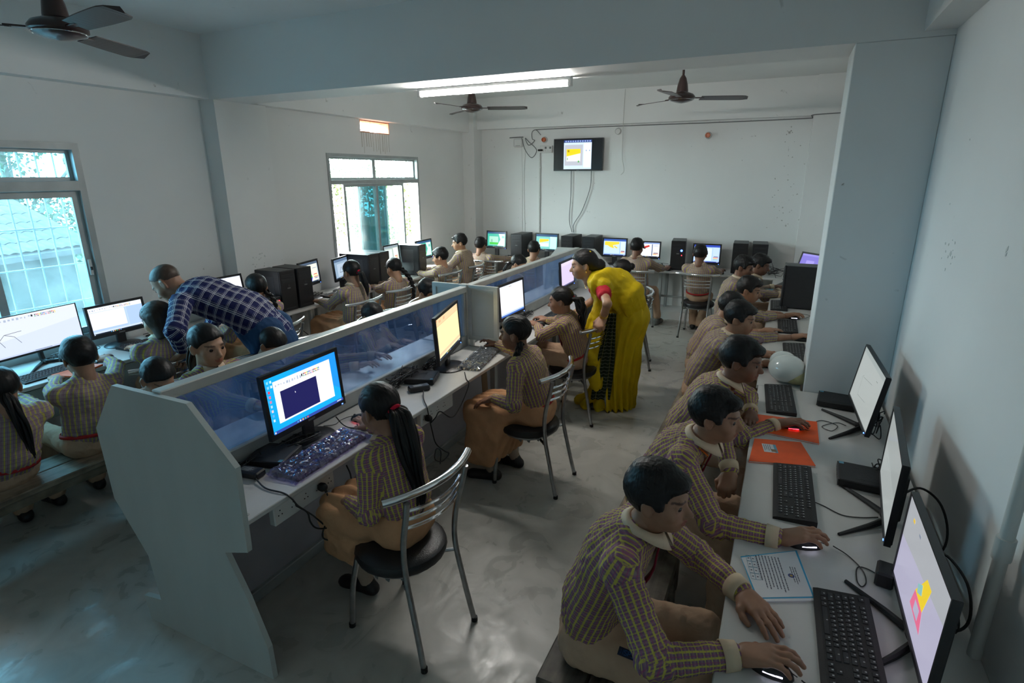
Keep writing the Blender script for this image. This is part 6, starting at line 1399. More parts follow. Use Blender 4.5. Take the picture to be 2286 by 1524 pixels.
    if tail:
        for ti, tt in enumerate(tail if isinstance(tail, list) else [tail]):
            base = HR @ V3(*tt['base']) + HO; pts = [base] + [base + V3(*p) for p in tt['path']]
            if tt['type'] == 'tail': v, f = tail_mesh(pts, tt.get('r', .028) * hs, seed + 3, tt.get('wav', .35))
            elif tt['type'] == 'braid': v, f = braid_mesh(pts, tt.get('r', .022) * hs)
            else: v, f = Field().ell(base, (tt['r'] * hs,) * 3).ell(base + V3(.01, .005, .012), (tt['r'] * .7 * hs,) * 3).mesh(.006); v = v + vnormals(v, f) * (.002 * wob(v, 260, 2))[:, None]
            piece('plait' if tt['type'] == 'braid' else 'ponytail' if tt['type'] == 'tail' else 'bun', v, f, tt.get('col', hair_col))
            if tt.get('tie'):
                m = MB(); d = nrm(pts[1] - pts[0]); e1 = nrm(np.cross(d, (.3, .8, .2))); e2 = np.cross(d, e1); rr = tt.get('tie_r', .018) * hs; m.tube([tuple(base + d * tt.get('tie_at', .012) + e1 * rr * math.cos(a) + e2 * rr * math.sin(a)) for a in np.linspace(0, 2 * math.pi, 15)[:-1]], .0085 * hs, 'hair_tie_red', 8, closed=True)
                piece('hair_tie', np.array([tuple(p) for p in m.v]), np.array(m.f), tt.get('tie_mat', 'hair_tie_red'))
    # ---- shirt
    if shirt:
        S = Field(); fl = (fwd, .68); g = fat
        S.cone(hip + u * .03 * s, spine(.35), .135 * s * g, .132 * s * g, k=.03, flat=fl).cone(spine(.35), spine(.72), .132 * s * g, .140 * s * g, k=.04, flat=fl).cone(spine(.72), spine(.90), .140 * s, .085 * s, k=.04, flat=fl)
        bones = [(hip, neck, .125 * s, R0, 1.0)]
        for q, sl in ((1, sleeves[0]), (-1, sleeves[1])):
            S.cone(spine(.86), sh[q], .058 * s, .052 * s, k=.035)
            if sl == 'none': continue
            S.cone(sh[q], E[q] if sl != 'short' else sh[q] * .48 + E[q] * .52, .054 * s, .047 * s, k=.025); bones.append((sh[q], E[q], .045 * s, R0, .99))
            if sl != 'short':
                e = {'long': .93, 'rolled': .45, 'three': .68}[sl]; S.cone(E[q], E[q] + (W[q] - E[q]) * e, .046 * s, .034 * s if sl == 'long' else .041 * s, k=.02); bones.append((E[q], W[q], .040 * s, R0, 1.0))
        v, f = S.mesh(lod); n = vnormals(v, f); dsp = .0030 * wob(v, 55, seed) + .0022 * wob(v, 120, seed + 1)
        for q in (1, -1): de = np.linalg.norm(v - E[q], axis=1); al = (v - E[q]) @ nrm(W[q] - E[q]); dsp += .0042 * np.exp(-(de / .075) ** 2) * np.sin(al * 210 + 2 * wob(v, 40, seed + 2))
        ht_ = (v - hip) @ u; dsp += .006 * np.exp(-((ht_ - .05 * s) / .05) ** 2) * wob(v, 80, seed + 4)
        v = v + n * dsp[:, None]; piece('shirt', v, f, shirt, limb_uv(v, f, bones))
        if cuffs:
            for q, sl in ((1, sleeves[0]), (-1, sleeves[1])):
                if sl == 'long': d = W[q] - E[q]; v, f = ring_tube(E[q] + d * .80, E[q] + d * .985, .041 * s, .036 * s, .004); piece('cuff', v, f, 'cuff_beige')
    if vest:
        S = Field(); S.cone(hip + u * .03 * s, spine(.35), .140 * s, .137 * s, k=.03, flat=(fwd, .69)).cone(spine(.35), spine(.72), .137 * s, .146 * s, k=.04, flat=(fwd, .69)).cone(spine(.72), spine(.86), .146 * s, .10 * s, k=.04, flat=(fwd, .69)); v, f = S.mesh(lod); v = v + vnormals(v, f) * (.002 * wob(v, 50, seed))[:, None]; piece('vest', v, f, 'vest_beige')
    nf = nrm(lk * .2 + fwd * .8)
    if collar: v, f = collar_mesh(neck + neckd * .012 * s, nrm(neckd * .8 + u * .2), nf, s * 1.02); piece('collar', v, f, 'collar_beige')
    def chest(t, off): return spine(t) + fwd * ((.68 * .140 * s if t < .74 else .68 * (.140 - (t - .74) / .16 * .055) * s) + off)
    if tie:
        ts = np.linspace(.93, .30, 9); c = np.array([chest(t, .019 * s) for t in ts]); side = np.array([R] * 9); nn = np.array([fwd] * 9); w = [.034, .026, .03, .036, .042, .048, .054, .058, .02]
        v, f = strip_mesh(c, side, nn, [x * s for x in w], .006); piece('tie', v, f, 'tie_red')
    if lanyard:
        for q in (-1, 1):
            ts = np.linspace(1.0, .45 if lanyard != 'short' else .75, 8); c = np.array([(neck + R * q * .066 * s - u * .004 if i == 0 else chest(t, .010 * s) + R * q * (.060 - .055 * i / 7) * s) for i, t in enumerate(ts)]); v, f = strip_mesh(c, np.array([R] * 8), np.array([fwd] * 8), [.014 * s] * 8, .002); piece('lanyard', v, f, 'lanyard_orange')
        c = np.array([neck + rot_axis(-fwd * .064 * s, u, a) - u * .002 * s + u * .012 * s for a in np.linspace(-1.4, 1.4, 10)]); v, f = strip_mesh(c, np.array([u] * 10), np.array([nrm(x - neck) for x in c]), [.012 * s] * 10, .002); piece('lanyard', v, f, 'lanyard_orange')
    # ---- lower body
    if bottom and legs:
        T = Field(); sk_ = bottom.startswith('skirt')
        if stand:
            T.cone(hip + u * .06 * s, hip - Zu * .05 * s, .128 * s * fat, .130 * s * fat, k=.03, flat=(fwd, .8))
            for q in (1, -1): T.cone(hips[q], K[q], .090 * s * fat, .065 * s, k=.02).cone(K[q], A[q] + Zu * .02, .065 * s, .058 * s, k=.02)
        else:
            T.cone(hip + u * .05 * s, hip + V3(0, 0, .005), .126 * s, .128 * s, k=.03, flat=(F0, .76))
            for q in (1, -1):
                if sk_: T.cone(hips[q], K[q] + F0 * .015, .084 * s, .066 * s, k=.06)
                else: T.cone(hips[q], K[q], .078 * s, .060 * s, k=.025).cone(K[q], A[q] + Zu * .02, .062 * s, .054 * s, k=.02)
            if sk_:
                T.cone(hip + F0 * .03, (K[1] + K[-1]) / 2, .095 * s, .070 * s, k=.06); T.cone(K[1], K[-1], .064 * s, .064 * s, k=.05)
                Ks = {q: K[q] + R0 * q * .02 for q in (1, -1)}; Hs = {q: V3(A[q][0] * .35 + K[q][0] * .65, A[q][1] * .35 + K[q][1] * .65, K[q][2] - skirt_len * s) + R0 * q * .055 + F0 * .02 for q in (1, -1)}
                for t_ in np.linspace(0, 1, 6): p_ = Ks[1] * (1 - t_) + Ks[-1] * t_; e_ = Hs[1] * (1 - t_) + Hs[-1] * t_; T.cone(p_, e_ + F0 * .03, .050 * s, .034 * s, k=.035); T.cone(hip + F0 * .16 + (p_ - (K[1] + K[-1]) / 2) * .9 - Zu * .03, e_ - F0 * .11, .055 * s, .034 * s, k=.045)
                for q in (1, -1):
                    for t_ in (.25, .5, .75): b_ = hip + F0 * .16 + (Ks[q] - (K[1] + K[-1]) / 2) * .9 - Zu * .03; T.cone(Ks[q] * (1 - t_) + b_ * t_, (Hs[q] + F0 * .03) * (1 - t_) + (Hs[q] - F0 * .11) * t_, .050 * s, .034 * s, k=.045)
        v, f = T.mesh(lod); n = vnormals(v, f); dsp = .003 * wob(v, 45, seed + 7)
        if sk_: a = (v - hip) @ R0; dsp += .009 * np.sin(a * 95 + wob(v, 20, seed)) * np.clip(((v - hip) @ F0) * 4, 0, 1)
        else: dsp += .002 * wob(v, 110, seed + 8)
        v = v + n * dsp[:, None]; piece('skirt' if sk_ else 'trousers', v, f, bottom, np.zeros((f.size, 2)))
        if belt:
            v, f = ring_tube(hip + u * .040 * s, hip + u * .060 * s, .152 * s, .150 * s, .006, 28); c = hip + u * .05 * s; t = (v - c) @ fwd; v = v - np.outer(t * .24, fwd); piece('belt', v, f, 'belt_red')
    if legs:
        for q in (1, -1):
            fd = nrm(F0 + R0 * q * .12) if not (extra or {}).get('foot_dir') else nrm(np.array(extra['foot_dir'])); a = A[q]
            if bottom and bottom.startswith('skirt') or (extra or {}).get('show_sock'): v, f = Field().cone(a, K[q] * .55 + a * .45, .036 * s, .046 * s).mesh(.011); piece('sock', v, f, sock)
            heel = V3(a[0], a[1], 0) - fd * .035 * s if a[2] < .12 else a - fd * .035 * s - Zu * .065; g = heel[2]
            S = Field().cone(heel + Zu * .034, heel + fd * .17 * s + Zu * .026, .034 * s, .036 * s, k=.02).cone(heel + fd * .02 + Zu * .04, a + Zu * .005, .034 * s, .036 * s, k=.02).ell(heel + fd * .19 * s + Zu * .024, (.036 * s, .036 * s, .024), k=.02)
            def cutz(G, ax, g=g): return np.maximum(G, (g + .002 - ax[2])[None, None, :])
            v, f = S.mesh(.010, cutz); piece('shoe', v, f, shoe)
    root['_'] = 0; del root['_']
    return dict(root=root, O=O, spine=spine, u=u, fwd=fwd, R=R, hip=hip, head=head, HR=HR, HO=HO, K=K, A=A, E=E, W=W, sh=sh, piece=piece, hpiece=hpiece, neck=neck, s=s)
# ---- the cast
GP = 'pupils at the right desk'
r1 = person('nearest boy in checked shirt and red tie with one hand on a lit mouse', (-.43, 1.50, .475), (-.236, 1.475, 1.025), (1, .02), (.95, -.12, .0), 1.0, 'boy', 'boy_full', 'skin_mid', tie=True, lod=.008, group=GP, headscale=.87,
     hands={'R': ((.022, 1.312, .722), (1, .10, .02), 'mouse'), 'L': ((.018, 1.555, .725), (.62, -.72, -.02), 'flat')}, elbows={'R': (-.4, -.7, -.6), 'L': (-.1, .8, -.5)}, bow=.045, seed=1)
person('second boy leaning far over the desk, in profile, his hand on a lit mouse', (-.42, 2.30, .475), (-.153, 2.15, 1.023), (1, -.05), (.97, -.10, -.02), 1.02, 'boy', 'boy_full', 'skin_mid', tie=True, lanyard='short', lod=.008, group=GP, headscale=.90,
     hands={'R': ((.112, 1.895, .722), (.96, .30, .02), 'mouse'), 'L': ((-.085, 2.36, .69), (-.05, -.75, -.65), 'fist')}, elbows={'R': (-.2, -.5, -.8), 'L': (.3, .9, -.3)}, bow=.05, seed=2)
person('third boy with thin face over the orange folders, hand on a red-lit mouse', (-.40, 3.02, .475), (-.116, 2.93, 1.019), (1, 0), (.97, -.10, -.12), .98, 'boy', 'boy_full', 'skin_dark', lanyard=True, tie=True, lod=.009, group=GP, headscale=.97,
     hands={'R': ((.080, 2.905, .722), (.98, .15, .02), 'mouse'), 'L': ((-.045, 3.02, .715), (.1, -.95, -.2), 'flat')}, elbows={'R': (-.2, -.7, -.6), 'L': (.3, .9, -.3)}, bow=.05, seed=3)
person('boy just left of the white helmet, leaning in, with his sleeves down', (-.43, 3.93, .475), (-.19, 3.85, 1.02), (1, 0), (.97, -.12, -.12), 1.0, 'boy', 'boy', 'skin_mid', lod=.010, group=GP, shirt='school_stripe',
     hands={'R': ((-.022, 3.90, .722), (1, .1, 0), 'mouse'), 'L': ((-.05, 4.12, .72), (.7, .5, 0), 'flat')}, sleeves=('three', 'three'), cuffs=False, bow=.05, seed=4)
person('boy whose head is mostly hidden, long forearm reaching past the column', (-.50, 4.52, .475), (-.294, 4.5, .948), (1, 0), (.95, .1, -.3), 1.0, 'boy', 'boy', 'skin_mid', lod=.011, group=GP, shirt='school_stripe',
     hands={'R': ((.150, 4.68, .722), (1, .05, 0), 'mouse'), 'L': ((-.05, 4.80, .72), (.6, .5, 0), 'flat')}, sleeves=('rolled', 'rolled'), cuffs=False, bow=.05, seed=5, eyes=False)
person('boy with short smooth hair in clear profile, sixth from the viewer on the right', (-.42, 5.18, .475), (-.208, 5.12, .979), (1, 0), (.97, -.10, -.15), 1.0, 'boy', 'boy', 'skin_mid', lod=.011, group=GP, shirt='school_stripe', tie=True,
     hands={'R': ((.095, 5.41, .722), (1, .05, 0), 'mouse'), 'L': ((-.05, 5.45, .72), (.6, .5, 0), 'flat')}, sleeves=('rolled', 'rolled'), cuffs=False, bow=.05, seed=6)
person('boy in front of the dark-faced one at the far end of the right desk', (-.47, 6.15, .475), (-.322, 6.1, 1.026), (1, 0), (.95, -.18, -.2), 1.0, 'boy', 'boy', 'skin_dark', lod=.012, group=GP, shirt='school_stripe', lanyard='short',
     hands={'R': ((.045, 6.40, .722), (1, .05, 0), 'mouse'), 'L': ((-.05, 6.45, .72), (.6, .5, 0), 'flat')}, bow=.04, seed=7)
person('dark-faced boy farthest along the right desk beside a blue book', (-.40, 6.62, .475), (-.183, 6.5, 1.001), (1, .1), (.95, -.05, -.25), 1.0, 'boy', 'boy', 'skin_dark', lod=.012, group=GP, shirt='school_stripe', eyes=False,
     hands={'R': ((.03, 6.62, .722), (1, .1, 0), 'flat'), 'L': ((-.02, 6.85, .72), (.8, .4, 0), 'flat')}, bow=.04, seed=8)
GM_ = 'pupils on the near side of the middle desk'
person('girl with a very long ponytail seated nearest the middle desk, seen from behind', (-1.315, 1.70, .505), (-1.447, 1.74, .977), (-1, .10), (-.93, .25, -.28), .90, 'girl', 'girl', 'skin_mid', 'school_check', 'skirt_tan', lod=.008, group=GM_, headscale=.95, collar=True, cuffs=False,
     hands={'L': ((-1.55, 1.62, .58), (-.9, .3, -.3), 'flat'), 'R': ((-1.72, 1.99, .735), (-.9, .4, 0), 'mouse')}, elbows={'L': (.35, -.35, -1), 'R': (.3, .8, -.5)}, bow=.035, seed=11, feet={'L': (-1.60, 1.74, 0), 'R': (-1.74, 1.93, .06)}, skirt_len=.22,
     tail={'type': 'tail', 'base': (0, -.098, .012), 'path': [(.035, -.005, -.03), (.085, -.015, -.12), (.115, -.02, -.26), (.125, -.02, -.38), (.105, -.03, -.50)], 'r': .055, 'tie_r': .024, 'tie': True})
m2 = person('girl in a long brown skirt at the yellow screen with braid over her shoulder', (-1.27, 3.06, .505), (-1.409, 3.0, .994), (-1, -.05), (-.97, -.10, -.10), .96, 'girl', 'girl', 'skin_dark', 'school_check', 'skirt_tan', lod=.008, group=GM_, lanyard=True, belt=True, collar=False, cuffs=False,
     hands={'L': ((-1.50, 2.88, .60), (-.8, -.1, -.4), 'flat'), 'R': ((-1.795, 3.52, .735), (-.95, .2, 0), 'mouse')}, elbows={'L': (.2, -.45, -1), 'R': (.3, .8, -.5)}, bow=.03, seed=12, knees={'L': (-1.66, 2.93, .47), 'R': (-1.62, 3.13, .47)}, feet={'L': (-1.545, 2.93, 0), 'R': (-1.48, 3.15, 0)}, skirt_len=.31,
     tail={'type': 'braid', 'base': (-.055, -.055, -.045), 'path': [(-.01, -.03, -.06), (-.035, -.05, -.14), (-.055, -.06, -.22)], 'r': .024})
person('girl with a curled ponytail and red hair tie beside the woman in the sari', (-1.40, 4.15, .505), (-1.507, 4.05, .981), (-1, -.05), (-.97, -.15, -.12), .96, 'girl', 'girl', 'skin_mid', 'school_check', 'trouser_tan', lod=.009, group=GM_, belt=True, tie=True,
     hands={'L': ((-1.74, 4.15, .735), (-.95, .2, 0), 'type'), 'R': ((-1.74, 4.35, .735), (-.95, .2, 0), 'type')}, elbows={'L': (.1, -.8, -.4), 'R': (.3, .8, -.5)}, bow=.03, seed=13, cuffs=False,
     tail={'type': 'tail', 'base': (0, -.096, .018), 'path': [(.05, -.01, .0), (.085, -.02, -.07), (.10, -.03, -.16), (.11, -.02, -.26)], 'r': .040, 'tie': True, 'wav': .9})
person('girl with a small bun half hidden behind the woman in yellow', (-1.33, 5.62, .505), (-1.414, 5.5, 1.007), (-1, 0), (-.97, -.1, -.15), .98, 'girl', 'girl', 'skin_dark', 'school_stripe', 'trouser_tan', lod=.011, group=GM_, eyes=False, bow=.03, seed=14, tail={'type': 'bun', 'base': (0, -.108, .035), 'path': [(0, 0, -.02)], 'r': .035})
GB = 'pupils at the back desk'
person('boy in the centre of the back desk seen squarely from behind', (-.865, 7.16, .505), (-.869, 7.05, 1.011), (0, 1), (0.05, .97, -.15), .96, 'boy', 'boy', 'skin_dark', 'school_stripe', lod=.012, group=GB, belt=True, eyes=False, seed=21, hands={'R': ((-.66, 7.56, .735), (.1, 1, 0), 'mouse'), 'L': ((-1.05, 7.56, .735), (.1, 1, 0), 'flat')}, sleeves=('rolled', 'rolled'), cuffs=False, feet={'L': (-.93, 7.42, .0), 'R': (-.84, 7.36, 0)}, knees={'L': (-.95, 7.46, .44), 'R': (-.78, 7.46, .44)})
person('boy at the back desk before the monitor with the red object', (-1.60, 7.12, .505), (-1.629, 7.05, 1.054), (.05, 1), (.12, .97, -.15), 1.0, 'boy', 'boy', 'skin_dark', 'school_stripe', lod=.012, group=GB, lanyard='short', eyes=False, seed=22, hands={'R': ((-1.34, 7.54, .735), (.1, 1, 0), 'mouse'), 'L': ((-1.75, 7.56, .735), (.1, 1, 0), 'flat')}, sleeves=('rolled', 'rolled'), cuffs=False, shoe='shoe_grey', sock='sock_maroon', knees={'R': (-1.46, 7.40, .46), 'L': (-1.72, 7.42, .46)}, feet={'R': (-1.40, 7.44, .04), 'L': (-1.68, 7.42, 0)})
person('boy with cropped hair behind the divider in the middle of the back desk', (-3.05, 7.14, .505), (-3.026, 7.05, .956), (0, 1), (-.12, .96, -.2), .92, 'boy', 'boy', 'skin_mid', 'school_stripe', lod=.012, group=GB, eyes=False, seed=23, hands={'R': ((-2.92, 7.56, .735), (.1, 1, 0), 'mouse'), 'L': ((-3.2, 7.56, .735), (.1, 1, 0), 'flat')})
person('boy in the back left corner below the grey-framed monitor', (-3.80, 7.14, .505), (-3.846, 7.05, .977), (0, 1), (.05, .97, -.15), .94, 'boy', 'boy', 'skin_mid', 'school_stripe', lod=.012, group=GB, eyes=False, seed=24, hands={'R': ((-3.62, 7.58, .735), (.1, 1, 0), 'mouse'), 'L': ((-3.98, 7.58, .735), (.1, 1, 0), 'flat')}, elbows={'R': (.9, 0, -.3), 'L': (-.9, 0, -.3)})
GL = 'pupils at the left desk'
person('tall boy sitting upright in the far left corner by the window', (-3.80, 6.54, .505), (-3.833, 6.45, 1.078), (-1, -.1), (-.85, -.50, -.12), 1.06, 'boy', 'boy', 'skin_light', 'school_stripe', lod=.012, group=GL, seed=31, hands={'L': ((-4.16, 6.28, .735), (-1, 0, 0), 'flat'), 'R': ((-4.18, 6.70, .735), (-1, 0, 0), 'flat')}, eyes=False)
person('smaller boy with orange lanyard reaching for a keyboard by the far window', (-3.80, 5.92, .505), (-3.755, 5.85, .97), (-1, 0), (-.93, -.25, -.15), .92, 'boy', 'boy', 'skin_light', 'school_stripe', lod=.012, group=GL, lanyard='short', seed=32, hands={'L': ((-4.14, 5.95, .735), (-1, .2, 0), 'mouse'), 'R': ((-4.16, 6.12, .735), (-1, 0, 0), 'flat')}, eyes=False)
person('girl with a thick braid in front of the glossy tower by the window', (-3.74, 4.83, .505), (-3.683, 4.83, .98), (-1, .05), (-.90, .30, -.30), .95, 'girl', 'girl', 'skin_light', 'school_stripe', lod=.011, group=GL, seed=33, hands={'L': ((-4.06, 4.95, .735), (-1, .3, 0), 'flat'), 'R': ((-4.135, 5.13, .735), (-1, 0, 0), 'mouse')}, eyes=False, bottom='skirt_tan', cuffs=False, lanyard='short',
     tail={'type': 'braid', 'base': (0.03, -.09, -.02), 'path': [(.05, .03, -.06), (.075, .07, -.15), (.08, .09, -.26), (.07, .09, -.40)], 'r': .030})
person('girl with a pink-tied ponytail seated before the triangle monitor', (-3.72, 4.18, .505), (-3.665, 4.15, 1.046), (-1, .05), (-.95, .22, -.15), .98, 'girl', 'girl', 'skin_mid', 'school_stripe', lod=.011, group=GL, seed=34, hands={'L': ((-4.04, 4.10, .735), (-1, .1, 0), 'flat'), 'R': ((-4.05, 4.40, .735), (-1, .1, 0), 'flat')}, eyes=False, bottom='skirt_tan', cuffs=False,
     tail={'type': 'tail', 'base': (0, -.098, .008), 'path': [(.035, .01, -.02), (.06, .02, -.09), (.075, .025, -.17), (.085, .03, -.26)], 'r': .034, 'tie': True})
person('girl in a beige pinafore with looped braid behind the man', (-3.76, 3.12, .505), (-3.72, 3.1, 1.076), (-1, .1), (-.93, .30, -.10), .98, 'girl', 'girl', 'skin_light', 'school_stripe', lod=.011, group=GL, seed=35, vest=True, hands={'L': ((-4.03, 3.0, .735), (-1, .1, 0), 'flat'), 'R': ((-4.05, 3.3, .735), (-1, .1, 0), 'flat')}, eyes=False, bottom='skirt_tan', cuffs=False, belt=True, collar=False,
     tail=[{'type': 'braid', 'base': (.04, -.085, -.03), 'path': [(.02, .03, -.05), (.03, .05, -.11), (.02, .06, -.16)], 'r': .028}, {'type': 'braid', 'base': (-.045, -.085, -.03), 'path': [(.02, -.02, -.05), (.03, -.02, -.11)], 'r': .028}])
person('girl with a brown bob seated in front of the man in the checked shirt', (-3.62, 2.16, .505), (-3.581, 2.2, 1.035), (-1, -.02), (-.90, -.30, -.25), .98, 'girl', 'bob', 'skin_light', 'school_stripe', lod=.009, group=GL, seed=36, hair_col='hair_brown', hands={'L': ((-4.08, 2.33, .74), (-.9, .1, 0), 'flat'), 'R': ((-4.10, 2.55, .735), (-1, .1, 0), 'flat')}, eyes=True)
person('boy on the left bench reaching for a mouse below the near window', (-3.47, 1.62, .475), (-3.504, 1.68, .942), (-1, .10), (-.97, .15, -.22), .92, 'boy', 'boy_full', 'skin_mid', 'school_stripe', lod=.009, group=GL, seed=37, belt=True, eyes=False, headscale=.96, hands={'L': ((-3.98, 1.76, .71), (-.9, .2, .1), 'grip'), 'R': ((-4.10, 2.13, .722), (-.95, .25, 0), 'fist')}, sleeves=('three', 'long'), cuffs=False, elbows={'R': (.3, .8, .1), 'L': (-.1, -.8, -.6)})
person('girl cut off by the left picture edge, plait down her back', (-3.47, 1.22, .475), (-3.418, 1.27, .911), (-1, .1), (-.95, .2, -.25), .95, 'girl', 'girl', 'skin_mid', 'school_stripe', 'trouser_tan', lod=.009, group=GL, seed=38, belt=True, eyes=False, cuffs=False, hands={'L': ((-3.95, 1.15, .72), (-1, 0, 0), 'flat'), 'R': ((-3.97, 1.45, .72), (-1, 0, 0), 'flat')}, elbows={'R': (.2, .9, -.2), 'L': (.2, -.9, -.2)},
     tail={'type': 'tail', 'base': (0, -.09, -.02), 'path': [(.03, .0, -.05), (.05, .01, -.15), (.06, .015, -.27), (.07, .02, -.36)], 'r': .034})
GC = 'pupils on the far side of the middle desk'
person('girl with a ponytail looking sideways over the divider', (-2.90, 2.10, .505), (-2.921, 2.05, .985), (1, 0), (.95, -.06, -.08), .96, 'girl', 'girl', 'skin_light', 'school_check', lod=.009, group=GC, seed=41, headscale=1.06, hands={'L': ((-2.45, 2.25, .735), (1, 0, 0), 'flat'), 'R': ((-2.45, 1.95, .735), (1, 0, 0), 'flat')},
     tail={'type': 'tail', 'base': (0, -.098, -.005), 'path': [(-.04, 0, -.03), (-.065, .0, -.10), (-.07, 0, -.18), (-.06, 0, -.26)], 'r': .034, 'col': 'hair_brown'})
person('dark-haired girl bowed low just behind the end panel', (-2.90, 1.72, .505), (-2.886, 1.72, .90), (1, 0), (.85, -.10, -.45), .85, 'girl', 'girl', 'skin_mid', 'school_check', lod=.011, group=GC, seed=42, eyes=False)
person('head with damp-looking parted hair bowed behind the divider', (-2.92, 2.56, .505), (-2.939, 2.52, .862), (1, 0), (.80, 0, -.55), .82, 'girl', 'girl', 'skin_mid', 'school_check', lod=.011, group=GC, seed=43, eyes=False, hands={'R': ((-2.40, 2.72, .735), (.9, .3, 0), 'mouse'), 'L': ((-2.45, 2.95, .735), (1, 0, 0), 'flat')})
person('top of a dark head just visible above the divider before the post', (-2.95, 3.62, .505), (-3.006, 3.6, .80), (1, 0), (.80, 0, -.55), .80, 'boy', 'boy', 'skin_mid', 'school_check', lod=.012, group=GC, seed=44, eyes=False)
person('boy with tilted head leaning behind the divider post', (-2.92, 4.42, .505), (-2.98, 4.4, .875), (1, 0), (.85, .05, -.45), .84, 'boy', 'boy', 'skin_light', 'school_check', lod=.012, group=GC, seed=45, eyes=False, headtilt=.3)
person('girl with red-tied bunches behind the far half of the divider', (-2.72, 5.85, .505), (-2.70, 5.85, .945), (1, 0), (.85, .05, -.35), .88, 'girl', 'girl', 'skin_light', 'school_stripe', lod=.012, group=GC, seed=46, eyes=False,
     tail={'type': 'tail', 'base': (-.05, -.085, .0), 'path': [(-.05, -.05, -.03), (-.09, -.08, -.10), (-.10, -.10, -.18)], 'r': .024, 'tie': True})
# ---- the man in the checked shirt
man = person('bald man in a blue checked shirt bending over the desk, hand on a chair', (-3.13, 2.68, .90), (-3.658, 2.36, 1.245), (-.86, -.5), (-.62, -.36, -.62), 1.22, 'man', 'stubble', 'skin_mid', 'man_plaid', 'jeans', lod=.009, seed=51, stand=True, feet={'R': (-3.15, 2.86, 0), 'L': (-3.02, 2.62, 0)}, collar=False, cuffs=False, sleeves=('three', 'three'), eyes=True, shoulder_w=.165, bow=.07, fat=1.12, headscale=1.02,
     hands={'L': ((-3.37, 2.20, .845), (-.55, -.1, -.35), 'grip'), 'R': ((-3.95, 2.78, .76), (-1, 0, 0), 'flat')}, elbows={'L': (.5, -.5, -.2), 'R': (.0, .8, -.4)})
v, f = collar_mesh(man['neck'] + V3(0, 0, .0), nrm(man['u']), nrm(man['fwd']), 1.25, .6); man['piece']('collar', v, f, 'man_plaid', np.zeros((f.size, 2)))
# ---- the woman in the yellow sari
wo = person('woman in a yellow sari and red blouse leaning over a pupil\'s chair', (-1.07, 4.50, .86), (-1.40, 4.26, 1.238), (-.90, -.43), (-.93, -.36, -.14), 1.13, 'woman', 'woman', 'skin_light', 'blouse_red', None, lod=.009, seed=52, stand=True, feet={'R': (-1.19, 4.62, 0), 'L': (-1.16, 4.42, 0)}, collar=False, cuffs=False, sleeves=('short', 'short'), bow=.05, shoulder_w=.145, fat=.90,
     hands={'L': ((-1.185, 4.13, .865), (-.12, -.62, -.55), 'grip'), 'R': ((-1.58, 4.52, .76), (-.9, 0, -.2), 'flat')}, elbows={'L': (.30, -.6, -.1), 'R': (.1, .8, -.6)}, extra={'hand_up': (.1, -.3, 1)},
     tail={'type': 'bun', 'base': (0, -.115, -.02), 'path': [(0, 0, -.02)], 'r': .055})
P = wo['piece']; sp_, fw_, R_ = wo['spine'], wo['fwd'], wo['R']; hp = wo['hip']
S = Field(); FB = nrm(V3(-.90, -.43, 0)); RB = np.cross(FB, Zu)
S.cone(sp_(.12), hp - V3(0, 0, .05), .140, .168, k=.05, flat=(FB, .86)).cone(hp - V3(0, 0, .05), V3(-1.13, 4.49, .35), .168, .160, k=.06, flat=(FB, .85)).cone(V3(-1.13, 4.49, .40), V3(-1.19, 4.48, .035), .160, .205, k=.06, flat=(RB, .80)).ell(V3(-1.34, 4.40, .03), (.13, .10, .05), k=.06)
def cutf(G, ax): return np.maximum(G, (.004 - ax[2])[None, None, :])
v, f = S.mesh(.010, cutf); c = np.array([-1.13, 4.49]); a = np.arctan2(v[:, 1] - c[1], v[:, 0] - c[0]); dn = np.clip((.85 - v[:, 2]) / .8, 0, 1); n = vnormals(v, f)
v = v + n * ((.019 * dn + .003) * np.sin(a * 17 + 2.5 * np.sin(v[:, 2] * 5)) + .004 * wob(v, 40, 3))[:, None]; P('sari_skirt', v, f, 'sari_yellow', np.zeros((f.size, 2)))
LS = wo['sh'][-1]; RS = wo['sh'][1]
S = Field(); up_ = wo['u']
S.cone(sp_(.93) - R_ * .03, LS + up_ * .015 - R_ * .01, .058, .072, k=.04).cone(LS + up_ * .02 - R_ * -.02, sp_(.62) + fw_ * .07, .078, .098, k=.04, flat=(fw_, .75)).cone(sp_(.62) + fw_ * .07, sp_(.25) + fw_ * .06 + R_ * .06, .095, .115, k=.05, flat=(fw_, .85)).cone(LS + up_ * .03, sp_(.60) - fw_ * .06 - R_ * .04, .060, .075, k=.04).cone(sp_(.60) - fw_ * .06 - R_ * .04, sp_(.1) - fw_ * .04 - R_ * .05, .085, .10, k=.05)
S.cone(sp_(.86) - fw_ * .045 - R_ * .07, sp_(.35) - fw_ * .06 - R_ * .06, .088, .115, k=.05).cone(sp_(.74) - R_ * .085, sp_(.15) - R_ * .085, .075, .10, k=.05)
S.cone(sp_(.62) + fw_ * .085 - R_ * .03, V3(-1.31, 4.25, .62), .085, .070, k=.05, flat=(RB, .6)).cone(V3(-1.31, 4.25, .62), V3(-1.27, 4.28, .25), .070, .055, k=.04, flat=(RB, .6)).cone(LS + up_ * .03 - R_ * .03, LS - R_ * .025 - up_ * .03, .060, .058, k=.03)
v, f = S.mesh(.009); n = vnormals(v, f); t = (v @ RB) * 70 + (v @ FB) * 45; v = v + n * (.012 * np.sin(t * .8 + 2 * wob(v, 9, 4)) + .003 * wob(v, 60, 5))[:, None]; P('sari_drape', v, f, 'sari_yellow', np.zeros((f.size, 2)))
nz, nu = 36, 16; vs = []; uv = []; fs = []
